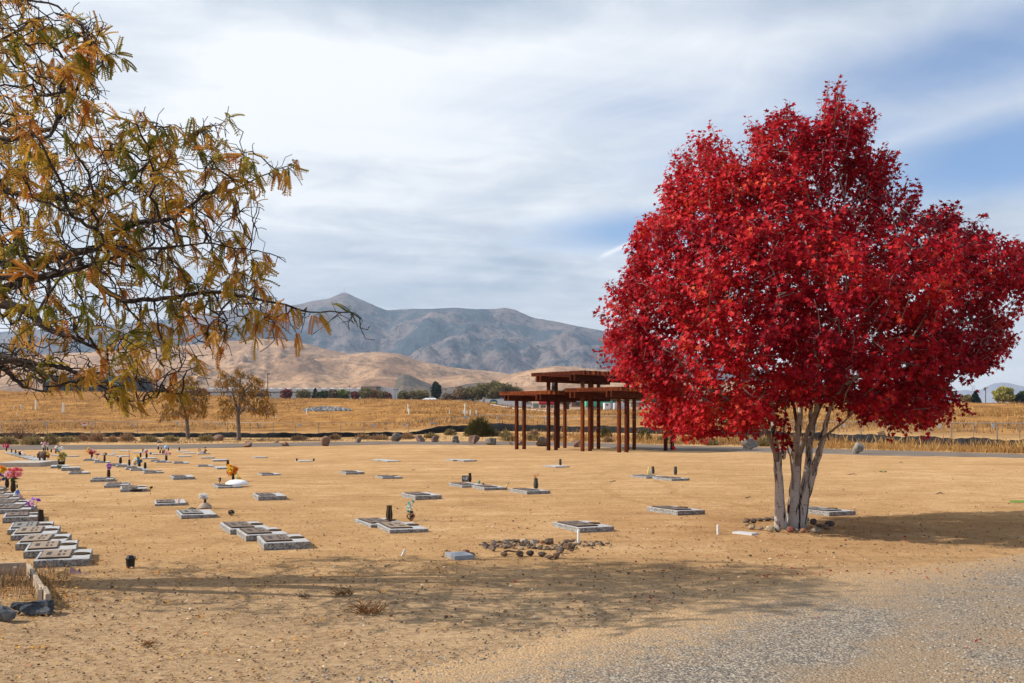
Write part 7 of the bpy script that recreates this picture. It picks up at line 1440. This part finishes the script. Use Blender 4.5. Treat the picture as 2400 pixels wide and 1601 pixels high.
# pinnate fronds
fr_v = []; fr_f = []
nlf = 9
for i in range(nlf):
    f = (i + 1) / (nlf + .6); y = f; z = -.42 * f * f; wl = .165 * (1 - .35 * abs(f - .45)); 
    for s in (-1, 1):
        o = len(fr_v); fr_v += [(0, y, z), (s * wl * .45, y + .095, z - .03), (s * wl, y + .06, z - .085), (s * wl * .5, y - .045, z - .03)]; fr_f.append((o, o + 1, o + 2, o + 3) if s > 0 else (o, o + 3, o + 2, o + 1))
o = len(fr_v); fr_v += [(-.006, 0, 0), (.006, 0, 0), (.004, 1, -.42), (-.004, 1, -.42)]; fr_f.append((o, o + 1, o + 2, o + 3))
thin = np.array([i for i in range(nl, len(N2)) if R[i] < .0098]); vis = (CX + FPX * N2[thin, 0] / N2[thin, 1]) > -150
inp = in_poly(CX + FPX * N2[thin, 0] / N2[thin, 1], HY - FPX * (N2[thin, 2] - CAMZ) / N2[thin, 1], LPOLY)
thin = thin[inp]; pn = np.array([mnoise.noise(Vector(q * 1.6) + Vector((5, 1, 2))) for q in N2[thin]])
edge = np.array([len(CH[i]) == 0 for i in thin])
ppx = CX + FPX * N2[thin, 0] / N2[thin, 1]; ppy = HY - FPX * (N2[thin, 2] - CAMZ) / N2[thin, 1]; inner = np.clip((ppy - 350) / 500, 0, 1) * np.clip((520 - ppx) / 400, 0, 1)
prob = np.clip(.27 + 1.0 * pn + .30 * edge - .26 * inner, .03, 1) * np.where(ppx < -40, .22, 1) * .34; thin = thin[rng.random(len(thin)) < prob]
tipn = np.array([i for i in range(fork + 1, nl) if R[i] < .013 and rng.random() < .30 and CX + FPX * N2[i, 0] / N2[i, 1] > -60]); thin = np.concatenate([thin, tipn, tipn[:0]])
fp = np.repeat(thin, 5); cd_ = np.repeat(rng.normal(size=(len(thin), 3)) * .35, 5, axis=0); fd = unit(N2[fp] - N2[PR2[fp]]); fd = unit(fd * .6 + cd_ + rng.normal(size=fd.shape) * .42 + np.array([.10, 0, -.50]))
X, Y, Z = frames(fd, np.array([0, 0, 1.0]) + rng.normal(size=fd.shape) * .45)
M_lleaf = leaf_mat('locust_leaflet', [(0, (.075, .095, .014)), (.27, (.21, .19, .026)), (.45, (.42, .27, .036)), (.64, (.52, .28, .045)), (.80, (.48, .17, .036)), (1, (.68, .42, .11))], trans=.48, rough=.55, scale=1.4)
scatter('crown', fr_v, fr_f, N2[fp] + rng.normal(size=fd.shape) * .012 - O, X, Y, Z, rng.uniform(.10, .20, len(fp)), M_lleaf, lroot, attr=dict(rnd=np.clip(np.repeat(rng.normal(.48, .24, len(thin)), 5) + rng.normal(size=len(fp)) * .10, 0, 1)))
print('locust', len(N2), 'nodes', len(fp), 'fronds')

# ---- two young orange trees at the fence
M_obark = bark('grey_young_bark', (.17, .135, .12), (.05, .04, .035), 3, .45, .65)
M_oleaf = leaf_mat('orange_leaflet', [(0, (.085, .06, .012)), (.3, (.19, .105, .018)), (.6, (.33, .155, .027)), (1, (.46, .25, .055))], trans=.4, rough=.55, scale=.35)
def young_tree(label, px, py, poly, trunk_top, seed, forks):
    global nodes, par, fixed
    p = G(px, py); d = p.y; rng = np.random.default_rng(seed); a = np.array(poly, float); out = []
    cx_, hw_ = (a[:, 0].min() + a[:, 0].max()) / 2, (a[:, 0].max() - a[:, 0].min()) / 2
    while len(out) < 1100:
        x = rng.uniform(a[:, 0].min(), a[:, 0].max(), 3000); y = rng.uniform(a[:, 1].min(), a[:, 1].max(), 3000); k = in_poly(x, y, poly)
        for u, v in zip(x[k], y[k]):
            z = math.sqrt(max(.02, 1 - ((u - cx_) / hw_) ** 2)) * hw_ / FPX * d * .9; e = d + rng.uniform(-1, 1) * z; out.append(((u - CX) / FPX * e, e, CAMZ + (HY - v) / FPX * e))
    att = np.array(out[:1100]); nodes = []; par = []; fixed = {}; k = d / FPX
    tp = np.array(P(trunk_top[0], trunk_top[1], d)); ids = subdiv([np.array(p) - np.array([0, 0, .1]), (np.array(p) + tp) / 2, tp], [5.2 * k, 4.6 * k, 4.0 * k]); n0 = len(nodes)
    for f in forks: subdiv([tp] + [np.array(P(x, y, d + z)) for x, y, z in f], [3.2 * k] + [2.6 * k * (1 - .6 * i / len(f)) for i in range(len(f))], ids[-1])
    n0 = len(nodes); fx = dict(fixed); N, PR = colonise(nodes, par, att, .28, 3.0, .38, 60, rng, (0, 0, .02), .2); R, CH = radii(PR, .012, 2.4, fx); R = np.maximum(R, .011)
    t = thing('young_locust_tree', label, 'tree', p, 0, 'young orange trees by the fence'); O = np.array(p); b = MB(); c2 = MB()
    for c in chains(CH, R, [ids[0]]):
        if len(c) > 1:
            rr_ = [R[i] for i in c]
            if rr_[0] > rr_[1] * 1.5: rr_[0] = rr_[1] * 1.15
            (b if c[1] < n0 else c2).tube([N[i] - O for i in c], rr_, 9 if rr_[0] > .06 else 4)
    b.build('trunk', M_obark, t, True); c2.build('branches', M_obark, t, True)
    th = np.array([i for i in range(n0, len(N)) if R[i] < .03]); pn = np.array([mnoise.noise(Vector(q * .9) + Vector((seed, 0, 0))) for q in N[th]]); th = th[rng.random(len(th)) < np.clip(.50 + .9 * pn, .04, 1)]
    f = np.repeat(th, 8); fd = unit(rng.normal(size=(len(f), 3)) * .6 + np.array([0, 0, -.55])); X, Y, Z = frames(fd, np.array([0, 0, 1.0]) + rng.normal(size=fd.shape) * .5)
    scatter('crown', [(0, 0, 0), (.13, .3, 0), (.12, .75, -.1), (0, 1, -.25), (-.12, .75, -.1), (-.13, .3, 0)], [(0, 1, 2, 5), (5, 2, 3, 4)][:1] + [(5, 2, 3, 4)], N[f] + rng.normal(size=fd.shape) * .10 - O, X, Y, Z, rng.uniform(.22, .40, len(f)), M_oleaf, t, attr=dict(rnd=rng.random(len(f))))
young_tree('young orange tree at the fence, left one, overlapped by the near branches', 441, 1030, [(380, 965), (372, 940), (385, 915), (400, 895), (420, 885), (450, 880), (475, 895), (490, 920), (485, 955), (478, 985), (455, 965), (440, 960), (420, 975), (390, 985), (365, 985)], (438, 985), 31, [[(432, 960, .1), (420, 935, .3)], [(446, 955, -.1), (455, 925, -.3)], [(430, 975, .2), (405, 972, .5)]])
young_tree('young orange tree at the fence, right one, standing clear', 560, 1033, [(505, 985), (515, 955), (508, 930), (500, 905), (513, 880), (520, 862), (535, 875), (548, 870), (560, 858), (575, 866), (590, 875), (608, 880), (620, 905), (635, 925), (645, 950), (652, 965), (640, 978), (620, 982), (605, 975), (590, 965), (570, 955), (550, 962), (535, 985), (520, 988)], (558, 972), 37, [[(552, 945, .2), (545, 920, .4)], [(562, 935, -.1), (562, 900, -.1), (565, 880, 0)], [(575, 955, -.3), (595, 960, -.6)], [(570, 920, .3), (590, 900, .6)]])
